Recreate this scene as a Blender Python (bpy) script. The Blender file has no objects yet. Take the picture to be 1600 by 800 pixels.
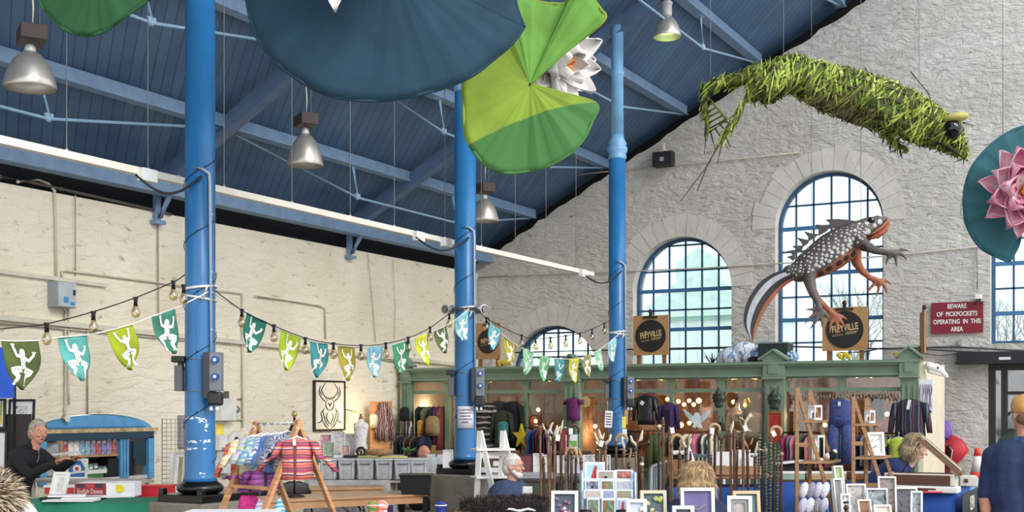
import bpy,bmesh,math,random
from mathutils import Vector,Matrix,Euler
from mathutils.geometry import tessellate_polygon
random.seed(7)
rnd=random.random
def ru(a,b):return a+(b-a)*rnd()
# ---------------------------------------------------------------- camera, sky, exposure
F=1880.0; HY=635.0; CZ=1.68 # focal length in pixels, horizon row, eye height
T=math.radians(28.86); cT=math.cos(T); sT=math.sin(T); VX=800+F*math.tan(T)
scene=bpy.context.scene
COL=scene.collection
cam_d=bpy.data.cameras.new('camera'); cam=bpy.data.objects.new('camera',cam_d); COL.objects.link(cam)
cam.location=(0,0,CZ); cam.rotation_euler=(math.pi/2,0,T)
cam_d.sensor_width=36; cam_d.lens=36*F/1600; cam_d.shift_y=(HY-400)/1600
cam_d.clip_start=.05; cam_d.clip_end=300
scene.camera=cam
vs=scene.view_settings
vs.view_transform='Standard'; vs.look='None'; vs.gamma=1; vs.use_curve_mapping=False
vs.exposure=0.52
w=bpy.data.worlds.new('overcast_sky'); scene.world=w; w.use_nodes=True
nt=w.node_tree; nt.nodes.clear()
wo=nt.nodes.new('ShaderNodeOutputWorld'); bg=nt.nodes.new('ShaderNodeBackground')
tc=nt.nodes.new('ShaderNodeTexCoord'); sx=nt.nodes.new('ShaderNodeSeparateXYZ'); cr=nt.nodes.new('ShaderNodeValToRGB')
nt.links.new(tc.outputs['Generated'],sx.inputs[0]); nt.links.new(sx.outputs['Z'],cr.inputs[0])
cr.color_ramp.elements[0].position=0; cr.color_ramp.elements[0].color=(.97,.98,1,1)
cr.color_ramp.elements[1].position=1; cr.color_ramp.elements[1].color=(.86,.93,1,1)
nt.links.new(cr.outputs[0],bg.inputs[0]); nt.links.new(bg.outputs[0],wo.inputs[0]); bg.inputs[1].default_value=1.25
sd=bpy.data.lights.new('sun','SUN'); sun=bpy.data.objects.new('sun',sd); COL.objects.link(sun)
sd.energy=1.25; sd.angle=math.radians(25); sd.color=(1,.96,.9)
sun.rotation_euler=Vector((-.8,.34,-.46)).to_track_quat('-Z','Y').to_euler()

# ---------------------------------------------------------------- pixel rays -> points of the hall
def P(x,y,Z):
    X=(x-800)/F*Z
    return Vector((cT*X-sT*Z,sT*X+cT*Z,CZ+(HY-y)/F*Z))
def ZX(x,X):return -X*F/(cT*(VX-x))
def ZY(x,Y):return Y/(sT*(x-800)/F+cT)
def onX(x,y,X):return P(x,y,ZX(x,X))
def onY(x,y,Y):return P(x,y,ZY(x,Y))

# ---------------------------------------------------------------- materials
def lin(c):
    r=[]
    for v in c[:3]:
        v=v/255
        r.append(v/12.92 if v<=.04045 else ((v+.055)/1.055)**2.4)
    return (r[0],r[1],r[2],1)
_m={}
def nodes(name):
    m=bpy.data.materials.new(name); m.use_nodes=True
    n=m.node_tree.nodes; l=m.node_tree.links
    return m,n,l,n['Principled BSDF']
def M(name,col=(200,200,200),rough=.6,metal=0,noise=.06,ns=6,bump=0,bs=40,emit=0,alpha=1,trans=0,sc=(1,1,1)):
    if name in _m:return _m[name]
    m,n,l,b=nodes(name)
    c=lin(col); b.inputs['Roughness'].default_value=rough; b.inputs['Metallic'].default_value=metal
    b.inputs['Base Color'].default_value=c
    t=n.new('ShaderNodeTexCoord'); mp=n.new('ShaderNodeMapping'); mp.inputs['Scale'].default_value=sc
    l.new(t.outputs['Object'],mp.inputs[0])
    if noise:
        nz=n.new('ShaderNodeTexNoise'); nz.inputs['Scale'].default_value=ns; nz.inputs['Detail'].default_value=4
        l.new(mp.outputs[0],nz.inputs[0])
        r=n.new('ShaderNodeValToRGB'); l.new(nz.outputs[0],r.inputs[0])
        r.color_ramp.elements[0].position=.3; r.color_ramp.elements[1].position=.7
        r.color_ramp.elements[0].color=tuple(v*(1-2*noise) for v in c[:3])+(1,)
        r.color_ramp.elements[1].color=tuple(min(1,v*(1+2*noise)) for v in c[:3])+(1,)
        l.new(r.outputs[0],b.inputs['Base Color'])
    if bump:
        nb=n.new('ShaderNodeTexNoise'); nb.inputs['Scale'].default_value=bs; nb.inputs['Detail'].default_value=3
        l.new(mp.outputs[0],nb.inputs[0]); bp=n.new('ShaderNodeBump'); bp.inputs['Strength'].default_value=bump
        bp.inputs['Distance'].default_value=.02; l.new(nb.outputs[0],bp.inputs['Height']); l.new(bp.outputs[0],b.inputs['Normal'])
    if emit:b.inputs['Emission Color'].default_value=c; b.inputs['Emission Strength'].default_value=emit
    if alpha<1:b.inputs['Alpha'].default_value=alpha
    if trans:b.inputs['Transmission Weight'].default_value=trans
    _m[name]=m; return m
def C(r,g,b,rough=.7):return M('paint_%d_%d_%d'%(r,g,b),(r,g,b),rough,noise=.04)
def fab(r,g,b):return M('cloth_%d_%d_%d'%(r,g,b),(r,g,b),.9,noise=.10,ns=14,bump=.25,bs=60)
def stripes(name,cols,scale=20,axis='Z',dist=0,rough=.85,bump=0,zig=0):
    """bands of the given colours repeating along an axis of the object"""
    if name in _m:return _m[name]
    m,n,l,b=nodes(name); b.inputs['Roughness'].default_value=rough
    t=n.new('ShaderNodeTexCoord'); s=n.new('ShaderNodeSeparateXYZ'); l.new(t.outputs['Object'],s.inputs[0])
    src=s.outputs[axis]
    nz=n.new('ShaderNodeTexNoise'); nz.inputs['Scale'].default_value=9; l.new(t.outputs['Object'],nz.inputs[0])
    ma=n.new('ShaderNodeMath'); ma.operation='MULTIPLY_ADD'; ma.inputs[1].default_value=dist; l.new(nz.outputs[0],ma.inputs[0]); l.new(src,ma.inputs[2])
    mu=n.new('ShaderNodeMath'); mu.operation='MULTIPLY'; mu.inputs[1].default_value=scale/len(cols); l.new(ma.outputs[0],mu.inputs[0])
    fr=n.new('ShaderNodeMath'); fr.operation='FRACT'; l.new(mu.outputs[0],fr.inputs[0])
    r=n.new('ShaderNodeValToRGB'); r.color_ramp.interpolation='CONSTANT'; l.new(fr.outputs[0],r.inputs[0])
    e=r.color_ramp.elements; k=len(cols)
    e[0].position=0; e[0].color=lin(cols[0]); e[1].position=1/k; e[1].color=lin(cols[1])
    for i in range(2,k):
        q=e.new(i/k); q.color=lin(cols[i])
    l.new(r.outputs[0],b.inputs['Base Color'])
    _m[name]=m; return m
def blotch(name,cols,scale=8,rough=.8,detail=3,dist=1.5,bump=0):
    """colour patches from a noise field, for prints, furs and pictures"""
    if name in _m:return _m[name]
    m,n,l,b=nodes(name); b.inputs['Roughness'].default_value=rough
    t=n.new('ShaderNodeTexCoord'); nz=n.new('ShaderNodeTexNoise'); nz.inputs['Scale'].default_value=scale
    nz.inputs['Detail'].default_value=detail; nz.inputs['Distortion'].default_value=dist
    l.new(t.outputs['Object'],nz.inputs[0]); r=n.new('ShaderNodeValToRGB'); l.new(nz.outputs[0],r.inputs[0])
    e=r.color_ramp.elements; k=len(cols)
    e[0].position=.3; e[0].color=lin(cols[0]); e[1].position=.7; e[1].color=lin(cols[-1])
    for i in range(1,k-1):
        q=e.new(.3+.4*i/(k-1)); q.color=lin(cols[i])
    l.new(r.outputs[0],b.inputs['Base Color'])
    if bump:
        bp=n.new('ShaderNodeBump'); bp.inputs['Strength'].default_value=bump; bp.inputs['Distance'].default_value=.02
        l.new(nz.outputs[0],bp.inputs['Height']); l.new(bp.outputs[0],b.inputs['Normal'])
    _m[name]=m; return m
def glow(name,col,s):
    return M(name,col,.5,noise=0,emit=s)
def glass(name,fac=.12,col=(235,245,245),rough=.05):
    if name in _m:return _m[name]
    m=bpy.data.materials.new(name); m.use_nodes=True; n=m.node_tree.nodes; l=m.node_tree.links; n.clear()
    o=n.new('ShaderNodeOutputMaterial'); mx=n.new('ShaderNodeMixShader'); tr=n.new('ShaderNodeBsdfTransparent'); g=n.new('ShaderNodeBsdfGlossy')
    g.inputs['Roughness'].default_value=rough; tr.inputs[0].default_value=lin(col); mx.inputs[0].default_value=fac
    l.new(tr.outputs[0],mx.inputs[1]); l.new(g.outputs[0],mx.inputs[2]); l.new(mx.outputs[0],o.inputs[0])
    _m[name]=m; return m
def wood(name,col,rough=.55,axis=(1,1,12)):
    return M(name,col,rough,noise=.14,ns=4,bump=.1,bs=20,sc=axis)

# ---------------------------------------------------------------- mesh builder
def frame_of(d):
    d=d.normalized(); u=Vector((0,0,1)) if abs(d.z)<.95 else Vector((1,0,0))
    a=d.cross(u).normalized(); return a,a.cross(d).normalized()
class MB:
    def __init__(s):s.v=[]; s.f=[]; s.m=[]; s.s=[]
    def add(s,vs,fs,mi=0,smooth=False):
        o=len(s.v); s.v+=[tuple(v) for v in vs]
        for f in fs:s.f.append(tuple(o+i for i in f)); s.m.append(mi); s.s.append(smooth)
        return s
    def box(s,c,d,rot=None,mi=0,bev=0):
        x,y,z=d[0]/2,d[1]/2,d[2]/2
        vs=[Vector((a*x,b*y,e*z)) for e in (-1,1) for b in (-1,1) for a in (-1,1)]
        if rot is not None:vs=[rot@v for v in vs]
        c=Vector(c); vs=[v+c for v in vs]
        return s.add(vs,[(0,2,3,1),(4,5,7,6),(0,1,5,4),(2,6,7,3),(0,4,6,2),(1,3,7,5)],mi)
    def bar(s,a,b,w,h=None,mi=0,up=None):
        """rectangular bar from a to b, w across, h deep"""
        a=Vector(a); b=Vector(b); h=h or w; d=(b-a)
        if up is None:p,q=frame_of(d)
        else:p=d.normalized().cross(Vector(up)).normalized(); q=p.cross(d.normalized()).normalized()
        vs=[]
        for e in (a,b):
            for i,j in ((-1,-1),(1,-1),(1,1),(-1,1)):vs.append(e+p*(i*w/2)+q*(j*h/2))
        return s.add(vs,[(0,3,2,1),(4,5,6,7),(0,1,5,4),(1,2,6,5),(2,3,7,6),(3,0,4,7)],mi)
    def tube(s,pts,r,n=8,mi=0,cap=True,flat=1.0):
        pts=[Vector(p) for p in pts]; k=len(pts); rs=r if isinstance(r,(list,tuple)) else [r]*k
        o=len(s.v); pa=None
        for i,p in enumerate(pts):
            d=(pts[min(i+1,k-1)]-pts[max(i-1,0)])
            if d.length<1e-9:d=Vector((0,0,1))
            d.normalize()
            if pa is None:a,b=frame_of(d)
            else:
                a=(pa-d*pa.dot(d))
                if a.length<1e-6:a,b=frame_of(d)
                a.normalize(); b=d.cross(a)
            pa=a
            for j in range(n):
                t=2*math.pi*j/n; s.v.append(tuple(p+a*(math.cos(t)*rs[i])+b*(math.sin(t)*rs[i]*flat)))
        for i in range(k-1):
            for j in range(n):
                j2=(j+1)%n; s.f.append((o+i*n+j,o+i*n+j2,o+(i+1)*n+j2,o+(i+1)*n+j)); s.m.append(mi); s.s.append(True)
        if cap:
            s.f.append(tuple(o+j for j in reversed(range(n)))); s.m.append(mi); s.s.append(False)
            s.f.append(tuple(o+(k-1)*n+j for j in range(n))); s.m.append(mi); s.s.append(False)
        return s
    def lathe(s,prof,c=(0,0,0),n=20,mi=0,rot=None,smooth=True,closed=True):
        """prof: (radius, height) pairs"""
        c=Vector(c); o=len(s.v)
        for r,z in prof:
            for j in range(n):
                t=2*math.pi*j/n; v=Vector((r*math.cos(t),r*math.sin(t),z))
                if rot is not None:v=rot@v
                s.v.append(tuple(v+c))
        for i in range(len(prof)-1):
            for j in range(n):
                j2=(j+1)%n; s.f.append((o+i*n+j,o+i*n+j2,o+(i+1)*n+j2,o+(i+1)*n+j)); s.m.append(mi); s.s.append(smooth)
        if closed:
            s.f.append(tuple(o+j for j in reversed(range(n)))); s.m.append(mi); s.s.append(False)
            q=o+(len(prof)-1)*n; s.f.append(tuple(q+j for j in range(n))); s.m.append(mi); s.s.append(False)
        return s
    def ball(s,c,r,n=12,mi=0,rot=None):
        r=r if isinstance(r,(tuple,list)) else (r,r,r); c=Vector(c); k=max(5,n//2+1); o=len(s.v)
        for i in range(1,k):
            ph=math.pi*i/k
            for j in range(n):
                t=2*math.pi*j/n; v=Vector((r[0]*math.sin(ph)*math.cos(t),r[1]*math.sin(ph)*math.sin(t),-r[2]*math.cos(ph)))
                if rot is not None:v=rot@v
                s.v.append(tuple(v+c))
        for e in (-1,1):
            v=Vector((0,0,e*r[2])); v=rot@v if rot is not None else v; s.v.append(tuple(v+c))
        b=o+(k-1)*n
        for i in range(k-2):
            for j in range(n):
                j2=(j+1)%n; s.f.append((o+i*n+j,o+i*n+j2,o+(i+1)*n+j2,o+(i+1)*n+j)); s.m.append(mi); s.s.append(True)
        for j in range(n):
            j2=(j+1)%n
            s.f.append((b,o+j2,o+j)); s.f.append((b+1,o+(k-2)*n+j,o+(k-2)*n+j2)); s.m+=[mi,mi]; s.s+=[True,True]
        return s
    def prism(s,poly,y0,y1,mi=0,holes=(),xf=None,mside=None):
        """outline in the x-z plane, thickness from y0 to y1; xf maps (x, y, z) Vectors"""
        xf=xf or (lambda v:v); loops=[list(poly)]+[list(h) for h in holes]
        flat=[p for lp in loops for p in lp]; n=len(flat)
        tris=tessellate_polygon([[Vector((p[0],p[1],0)) for p in lp] for lp in loops])
        vs=[xf(Vector((p[0],y0,p[1]))) for p in flat]+[xf(Vector((p[0],y1,p[1]))) for p in flat]
        def area(t):a,b,c=[flat[i] for i in t]; return (b[0]-a[0])*(c[1]-a[1])-(b[1]-a[1])*(c[0]-a[0])
        fs=[]
        for t in tris:
            t=tuple(t) if area(t)>0 else tuple(reversed(t)); fs.append(t); fs.append(tuple(n+i for i in reversed(t)))
        s.add(vs,fs,mi)
        o=len(s.v)-2*n; k=0
        for li,lp in enumerate(loops):
            m=len(lp); ar=sum(lp[i][0]*lp[(i+1)%m][1]-lp[(i+1)%m][0]*lp[i][1] for i in range(m))
            ccw=(ar>0)==(li==0)
            for i in range(m):
                a=k+i; b=k+(i+1)%m
                q=(o+a,o+n+a,o+n+b,o+b)
                s.f.append(q if ccw else tuple(reversed(q))); s.m.append(mi if mside is None else mside); s.s.append(False)
            k+=m
        return s
    def grid(s,fn,nu,nv,mi=0,thick=0,smooth=True):
        """surface fn(u, v) -> point, u and v in 0..1; thick closes it into a sheet of that thickness"""
        P0=[[Vector(fn(i/nu,j/nv)) for j in range(nv+1)] for i in range(nu+1)]
        o=len(s.v); W=nv+1
        for r in P0:
            for p in r:s.v.append(tuple(p))
        def q(a,b,c,d):s.f.append((a,b,c,d)); s.m.append(mi); s.s.append(smooth)
        for i in range(nu):
            for j in range(nv):q(o+i*W+j,o+(i+1)*W+j,o+(i+1)*W+j+1,o+i*W+j+1)
        if thick:
            o2=len(s.v)
            for i in range(nu+1):
                for j in range(nv+1):
                    du=P0[min(i+1,nu)][j]-P0[max(i-1,0)][j]; dv=P0[i][min(j+1,nv)]-P0[i][max(j-1,0)]
                    nn=du.cross(dv); nn=nn.normalized() if nn.length>1e-9 else Vector((0,1,0)); s.v.append(tuple(P0[i][j]-nn*thick))
            for i in range(nu):
                for j in range(nv):q(o2+i*W+j,o2+i*W+j+1,o2+(i+1)*W+j+1,o2+(i+1)*W+j)
            for i in range(nu):
                q(o+i*W,o2+i*W,o2+(i+1)*W,o+(i+1)*W); q(o+i*W+nv,o+(i+1)*W+nv,o2+(i+1)*W+nv,o2+i*W+nv)
            for j in range(nv):
                q(o+j,o+j+1,o2+j+1,o2+j); q(o+nu*W+j,o2+nu*W+j,o2+nu*W+j+1,o+nu*W+j+1)
        return s
    def build(s,name,mats,parent=None,bevel=0):
        me=bpy.data.meshes.new(name); me.from_pydata(s.v,[],s.f)
        for m in (mats if isinstance(mats,(list,tuple)) else [mats]):me.materials.append(m)
        me.polygons.foreach_set('material_index',s.m); me.polygons.foreach_set('use_smooth',s.s); me.update()
        o=bpy.data.objects.new(name,me); COL.objects.link(o)
        if parent:o.parent=parent
        if bevel:
            b=o.modifiers.new('bevel','BEVEL'); b.width=bevel; b.segments=2; b.limit_method='ANGLE'
        return o
def tag(o,label=None,cat=None,group=None,kind=None):
    if label:o['label']=label
    if cat:o['category']=cat
    if group:o['group']=group
    if kind:o['kind']=kind
    return o
def thing(name,label,cat,loc=(0,0,0),rz=0,group=None):
    o=bpy.data.objects.new(name,None); COL.objects.link(o); o.location=loc; o.rotation_euler=(0,0,rz); o.empty_display_size=.1
    return tag(o,label,cat,group)
def solo(mb,name,mats,label,cat,loc=(0,0,0),rz=0,group=None,bevel=0):
    o=mb.build(name,mats,None,bevel); o.location=loc; o.rotation_euler=(0,0,rz); return tag(o,label,cat,group)
def struct(mb,name,mats):o=mb.build(name,mats); o['kind']='structure'; return o
def kids(o):return [c for c in bpy.data.objects if c.parent==o]
_kids={}
def dup(o,loc=None,rz=None,label=None,group=None,parent=None,scale=None):
    c=o.copy(); COL.objects.link(c); c.parent=parent
    for k in kids(o):dup(k,parent=c)
    if loc is not None:c.location=loc
    if rz is not None:c.rotation_euler=(0,0,rz)
    if scale is not None:c.scale=(scale,)*3 if not isinstance(scale,(tuple,list)) else scale
    if label:c['label']=label
    if group:c['group']=group
    return c
def arc(cx,cz,r,a0,a1,n):
    return [(cx+r*math.cos(math.radians(a0+(a1-a0)*i/n)),cz+r*math.sin(math.radians(a0+(a1-a0)*i/n))) for i in range(n+1)]
def text_mesh(txt,size,depth,mat,name,parent,loc,rot=(math.pi/2,0,0),align='CENTER',sx=1.0,shear=0,spacing=1,bold=0):
    cu=bpy.data.curves.new(name,'FONT'); cu.body=txt; cu.size=size; cu.extrude=depth; cu.align_x=align; cu.align_y='CENTER'; cu.resolution_u=3
    cu.shear=shear; cu.space_character=spacing; cu.offset=bold
    to=bpy.data.objects.new(name,cu); COL.objects.link(to)
    me=bpy.data.meshes.new_from_object(to.evaluated_get(bpy.context.evaluated_depsgraph_get()))
    bpy.data.objects.remove(to); me.materials.clear(); me.materials.append(mat)
    o=bpy.data.objects.new(name,me); COL.objects.link(o); o.parent=parent; o.location=loc; o.rotation_euler=rot; o.scale=(sx,1,1)
    return o
def blob(prims,voxel=.01,smooth=4,classify=None):
    """one continuous skin around overlapping round cones and ellipsoids; returns a mesh.
    prim: ('c', p0, r0, p1, r1, mat) or ('e', centre, radii, euler, mat)"""
    mb=MB()
    for p in prims:
        if p[0]=='c':
            a,b=Vector(p[1]),Vector(p[3]); r0,r1=p[2],p[4]; d=b-a; L=max(d.length,1e-4); dn=d/L
            pts=[]; rs=[]
            for k in range(4):t=k/4*math.pi/2; pts.append(a-dn*r0*math.cos(t)); rs.append(max(r0*math.sin(t),r0*.02))
            for k in range(4):pts.append(a+d*(k/3)); rs.append(r0+(r1-r0)*k/3)
            for k in range(3,-1,-1):t=k/4*math.pi/2; pts.append(b+dn*r1*math.cos(t)); rs.append(max(r1*math.sin(t),r1*.02))
            mb.tube(pts,rs,12)
        else:
            mb.ball(p[1],p[2],16,0,Euler(p[3]).to_matrix() if p[3] else None)
    o=mb.build('tmp',[])
    md=o.modifiers.new('r','REMESH'); md.mode='VOXEL'; md.voxel_size=voxel; md.use_smooth_shade=True
    if smooth:sm=o.modifiers.new('s','SMOOTH'); sm.factor=.5; sm.iterations=smooth
    me=bpy.data.meshes.new_from_object(o.evaluated_get(bpy.context.evaluated_depsgraph_get()))
    old=o.data; bpy.data.objects.remove(o); bpy.data.meshes.remove(old)
    if len({p[5] if p[0]=='c' else p[4] for p in prims})>1 or classify:
        cs=[]
        for p in prims:
            if p[0]=='c':
                a,b=Vector(p[1]),Vector(p[3]); cs.append((0,a,b-a,max((b-a).length_squared,1e-9),p[2],p[4]-p[2],p[5]))
            else:
                cs.append((1,Vector(p[1]),(Euler(p[3]).to_matrix().inverted() if p[3] else None),p[2] if isinstance(p[2],(tuple,list)) else (p[2],)*3,min(p[2]) if isinstance(p[2],(tuple,list)) else p[2],0,p[4]))
        for f in me.polygons:
            c=f.center
            if classify:
                r=classify(c,f.normal)
                if r is not None:f.material_index=r; continue
            best=1e9; bm=0
            for q in cs:
                if q[0]==0:
                    v=c-q[1]; t=min(1,max(0,v.dot(q[2])/q[3])); d=(v-q[2]*t).length-(q[4]+q[5]*t)
                else:
                    v=c-q[1]
                    if q[2] is not None:v=q[2]@v
                    k=math.sqrt((v.x/q[3][0])**2+(v.y/q[3][1])**2+(v.z/q[3][2])**2); d=(k-1)*q[4]
                if d<best:best=d; bm=q[6]
            f.material_index=bm
    for f in me.polygons:f.use_smooth=True
    return me
def mesh_obj(me,name,mats,parent=None):
    me.name=name
    for m in (mats if isinstance(mats,(list,tuple)) else [mats]):me.materials.append(m)
    o=bpy.data.objects.new(name,me); COL.objects.link(o)
    if parent:o.parent=parent
    return o
# ================================================================ THE HALL
LW=-11.34; GY=19.25; RIDGE=-3.2; EAVE=4.15
def zroof(X):return 10.68+.53*X # underside of the roof boards
blue_paint=M('blue_gloss_paint',(52,128,196),.33,noise=.07,ns=3)
def wall_mat(name,col,col2,hs,sc_=6,brk=.9,bmp=.8):
    """lime-washed rubble: random courses of stone under thick paint"""
    m,n,l,b=nodes(name); b.inputs['Roughness'].default_value=.85
    t=n.new('ShaderNodeTexCoord'); mp=n.new('ShaderNodeMapping'); l.new(t.outputs['Object'],mp.inputs[0])
    mp.inputs['Rotation'].default_value=hs
    nz=n.new('ShaderNodeTexNoise'); nz.inputs['Scale'].default_value=2.2; nz.inputs['Detail'].default_value=3; l.new(mp.outputs[0],nz.inputs[0])
    mx=n.new('ShaderNodeMix'); mx.data_type='VECTOR'; mx.inputs[0].default_value=.2
    l.new(mp.outputs[0],mx.inputs[4]); l.new(nz.outputs[1],mx.inputs[5])
    br=n.new('ShaderNodeTexBrick'); l.new(mx.outputs[1],br.inputs[0]); br.offset=.37; br.squash=1.6; br.squash_frequency=3
    br.inputs['Scale'].default_value=1; br.inputs['Mortar Size'].default_value=.006; br.inputs['Mortar Smooth'].default_value=.6
    br.inputs['Brick Width'].default_value=.34; br.inputs['Row Height'].default_value=.115
    br.inputs[1].default_value=(1,1,1,1); br.inputs[2].default_value=(.72,.72,.72,1); br.inputs[3].default_value=(.0,.0,.0,1)
    n2=n.new('ShaderNodeTexNoise'); n2.inputs['Scale'].default_value=sc_; n2.inputs['Detail'].default_value=5; n2.inputs['Roughness'].default_value=.6
    m2=n.new('ShaderNodeMapping'); m2.inputs['Scale'].default_value=(1,2.4,1.6); l.new(mx.outputs[1],m2.inputs[0]); l.new(m2.outputs[0],n2.inputs[0])
    ad=n.new('ShaderNodeMix'); ad.data_type='RGBA'; ad.inputs[0].default_value=brk; l.new(br.outputs[0],ad.inputs[6]); l.new(n2.outputs[0],ad.inputs[7])
    bp=n.new('ShaderNodeBump'); bp.inputs['Strength'].default_value=bmp; bp.inputs['Distance'].default_value=.07
    l.new(ad.outputs[2],bp.inputs['Height']); l.new(bp.outputs[0],b.inputs['Normal'])
    n3=n.new('ShaderNodeTexNoise'); n3.inputs['Scale'].default_value=.9; n3.inputs['Detail'].default_value=5; l.new(mp.outputs[0],n3.inputs[0])
    r=n.new('ShaderNodeValToRGB'); l.new(n3.outputs[0],r.inputs[0])
    r.color_ramp.elements[0].position=.35; r.color_ramp.elements[0].color=lin(col2); r.color_ramp.elements[1].position=.62; r.color_ramp.elements[1].color=lin(col)
    # fine cracks and dirt caught in the joints
    r2=n.new('ShaderNodeValToRGB'); l.new(n2.outputs[0],r2.inputs[0]); r2.color_ramp.elements[0].position=.26; r2.color_ramp.elements[0].color=lin((160,148,128)); r2.color_ramp.elements[1].position=.38; r2.color_ramp.elements[1].color=(1,1,1,1)
    mm=n.new('ShaderNodeMix'); mm.data_type='RGBA'; mm.blend_type='MULTIPLY'; mm.inputs[0].default_value=.8; l.new(r.outputs[0],mm.inputs[6]); l.new(r2.outputs[0],mm.inputs[7])
    l.new(mm.outputs[2],b.inputs['Base Color']); return m
# rotate so that the brick pattern lies in the wall's own plane
stone_left=wall_mat('limewashed_stone_cream',(240,232,212),(230,220,196),(0,-math.pi/2,-math.pi/2),5,.9,.6)
stone_gable=wall_mat('limewashed_stone_white',(206,204,198),(196,193,185),(-math.pi/2,0,0),7.5,.93,1.0)
smooth_stone=M('dressed_stone_white',(200,197,188),.8,noise=.05,ns=3,bump=.3,bs=10)
# floor
mb=MB(); mb.box(((LW+6)/2,9,-.1),(6-LW+1,26,.2)); struct(mb,'floor',M('concrete_floor',(120,116,110),.7,noise=.12,ns=2))
# left wall, its hatch opening filled by the blue arched hatch
def wl(Y,z):return Vector((LW,Y,z))
hY0=onX(58,700,LW).y; hY1=onX(237,700,LW).y; hz0=.78; hz1=onX(148,672,LW).z; hzt=onX(148,647,LW).z
hc=(hY0+hY1)/2
hatch_out=[(hY0,hz0),(hY1,hz0),(hY1,hz1)]+[(hc+(hY1-hY0)/2*math.cos(a),hz1+(hzt-hz1)*math.sin(a)) for a in [math.pi*i/16 for i in range(1,16)]]+[(hY0,hz1)]
mb=MB(); mb.prism([(-4,0),(GY+.5,0),(GY+.5,EAVE),(-4,EAVE)],0,.5,holes=[hatch_out],xf=lambda v:Vector((LW-v.y,v.x,v.z)))
struct(mb,'wall_left',stone_left)
# windows in the gable wall: centre X, springing height, sill height, radius
WINS=[(-9.77,2.24,1.2,.885),(-7.335,3.67,1.5,.885),(-4.85,4.58,1.6,.86),(-1.51,4.58,2.62,.92)]
def wout(c,sp,sill,r,n=24):return [(c-r,sill),(c+r,sill)]+arc(c,sp,r,0,180,n)
door=(-2.46,-.62,2.32)
GR=5.2
gable=[(LW-.1,0),(GR,0),(GR,3.9)]
pts=[]
n=60
for i in range(n+1): # ragged stepped stone edge under the roof
    X=RIDGE+(LW-.1-RIDGE)*i/n; pts.append((X,zroof(X)-.34+ru(-.035,.035)))
gable+=[(GR,zroof(2*RIDGE-GR)-.34)]+pts
holes=[wout(*w_) for w_ in WINS]+[[(door[0],.02),(door[1],.02),(door[1],door[2]),(door[0],door[2])]]
mb=MB(); mb.prism(gable,0,.45,holes=holes,xf=lambda v:Vector((v.x,GY+v.y,v.z)),mside=1)
struct(mb,'wall_gable',[stone_gable,smooth_stone])
# near-black slabs stand in for the shadow gap under the roof, above both walls
dark=M('eave_gap_shade',(22,22,26),.9)
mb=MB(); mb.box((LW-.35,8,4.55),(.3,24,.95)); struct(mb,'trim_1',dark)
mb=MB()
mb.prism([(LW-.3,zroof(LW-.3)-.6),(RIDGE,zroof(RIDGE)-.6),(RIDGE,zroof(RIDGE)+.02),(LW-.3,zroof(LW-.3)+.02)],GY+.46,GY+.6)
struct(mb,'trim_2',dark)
# arch surrounds of dressed stone
k=3
for (c,sp,sill,r) in WINS:
    mb=MB(); ns_=17
    for i in range(ns_):
        a0=180*i/ns_+.18; a1=180*(i+1)/ns_-.18; ro=r+.36+ru(-.03,.05)
        mb.prism(arc(c,sp,r+.004,a0,a1,3)+arc(c,sp,ro,a1,a0,3),-.008-ru(0,.006),.01,xf=lambda v:Vector((v.x,GY+v.y,v.z)))
    struct(mb,'trim_%d'%k,M('arch_stone_white',(204,201,194),.8,noise=.05,ns=3,bump=.5,bs=12)); k+=1
# window frames, bars and glass
wb=M('window_bar_blue',(46,84,122),.5); wg=glass('window_glass',.06)
for i,(c,sp,sill,r) in enumerate(WINS):
    y=GY+.22
    root=thing('window_%d'%(i+1),None,None); root['kind']='structure'
    mb=MB(); o_=wout(c,sp,sill,r-.002); i_=wout(c,sp,sill+.045,r-.05)
    i_=[(c-r+.05,sill+.045),(c+r-.05,sill+.045)]+arc(c,sp,r-.05,0,180,24)
    mb.prism(o_,y-.04,y+.04,holes=[i_]); mb.build('window_frame',wb,root)
    mb=MB(); ri=r-.03
    for q in range(1,6):
        X=c-r+2*r*q/6; top=sp+math.sqrt(max(0,ri*ri-(X-c)**2)); mb.bar((X,y,sill),(X,y,top),.022,.03)
    rh=.3725 if i>1 else .335; q=1
    if i==3:rh=.375
    z=sp+rh
    while z<sp+r-.1:
        hw=math.sqrt(ri*ri-(z-sp)**2); mb.bar((c-hw,y,z),(c+hw,y,z),.022,.03); z+=rh*1.3
    z=sp-rh
    while z>sill+.1:
        if q%2:mb.bar((c-ri,y,z),(c+ri,y,z),.022,.03)
        z-=rh; q+=1
    mb.build('glazing_bar',wb,root)
    mb=MB(); z=sp
    while z>sill+.1:mb.box((c,y,z),(2*ri,.06,.06)); z-=2*rh
    mb.build('transom',M('window_transom_blue',(60,112,158),.5),root)
    mb=MB(); mb.prism(i_,y-.003,y+.003); mb.build('pane',wg,root)
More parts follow.
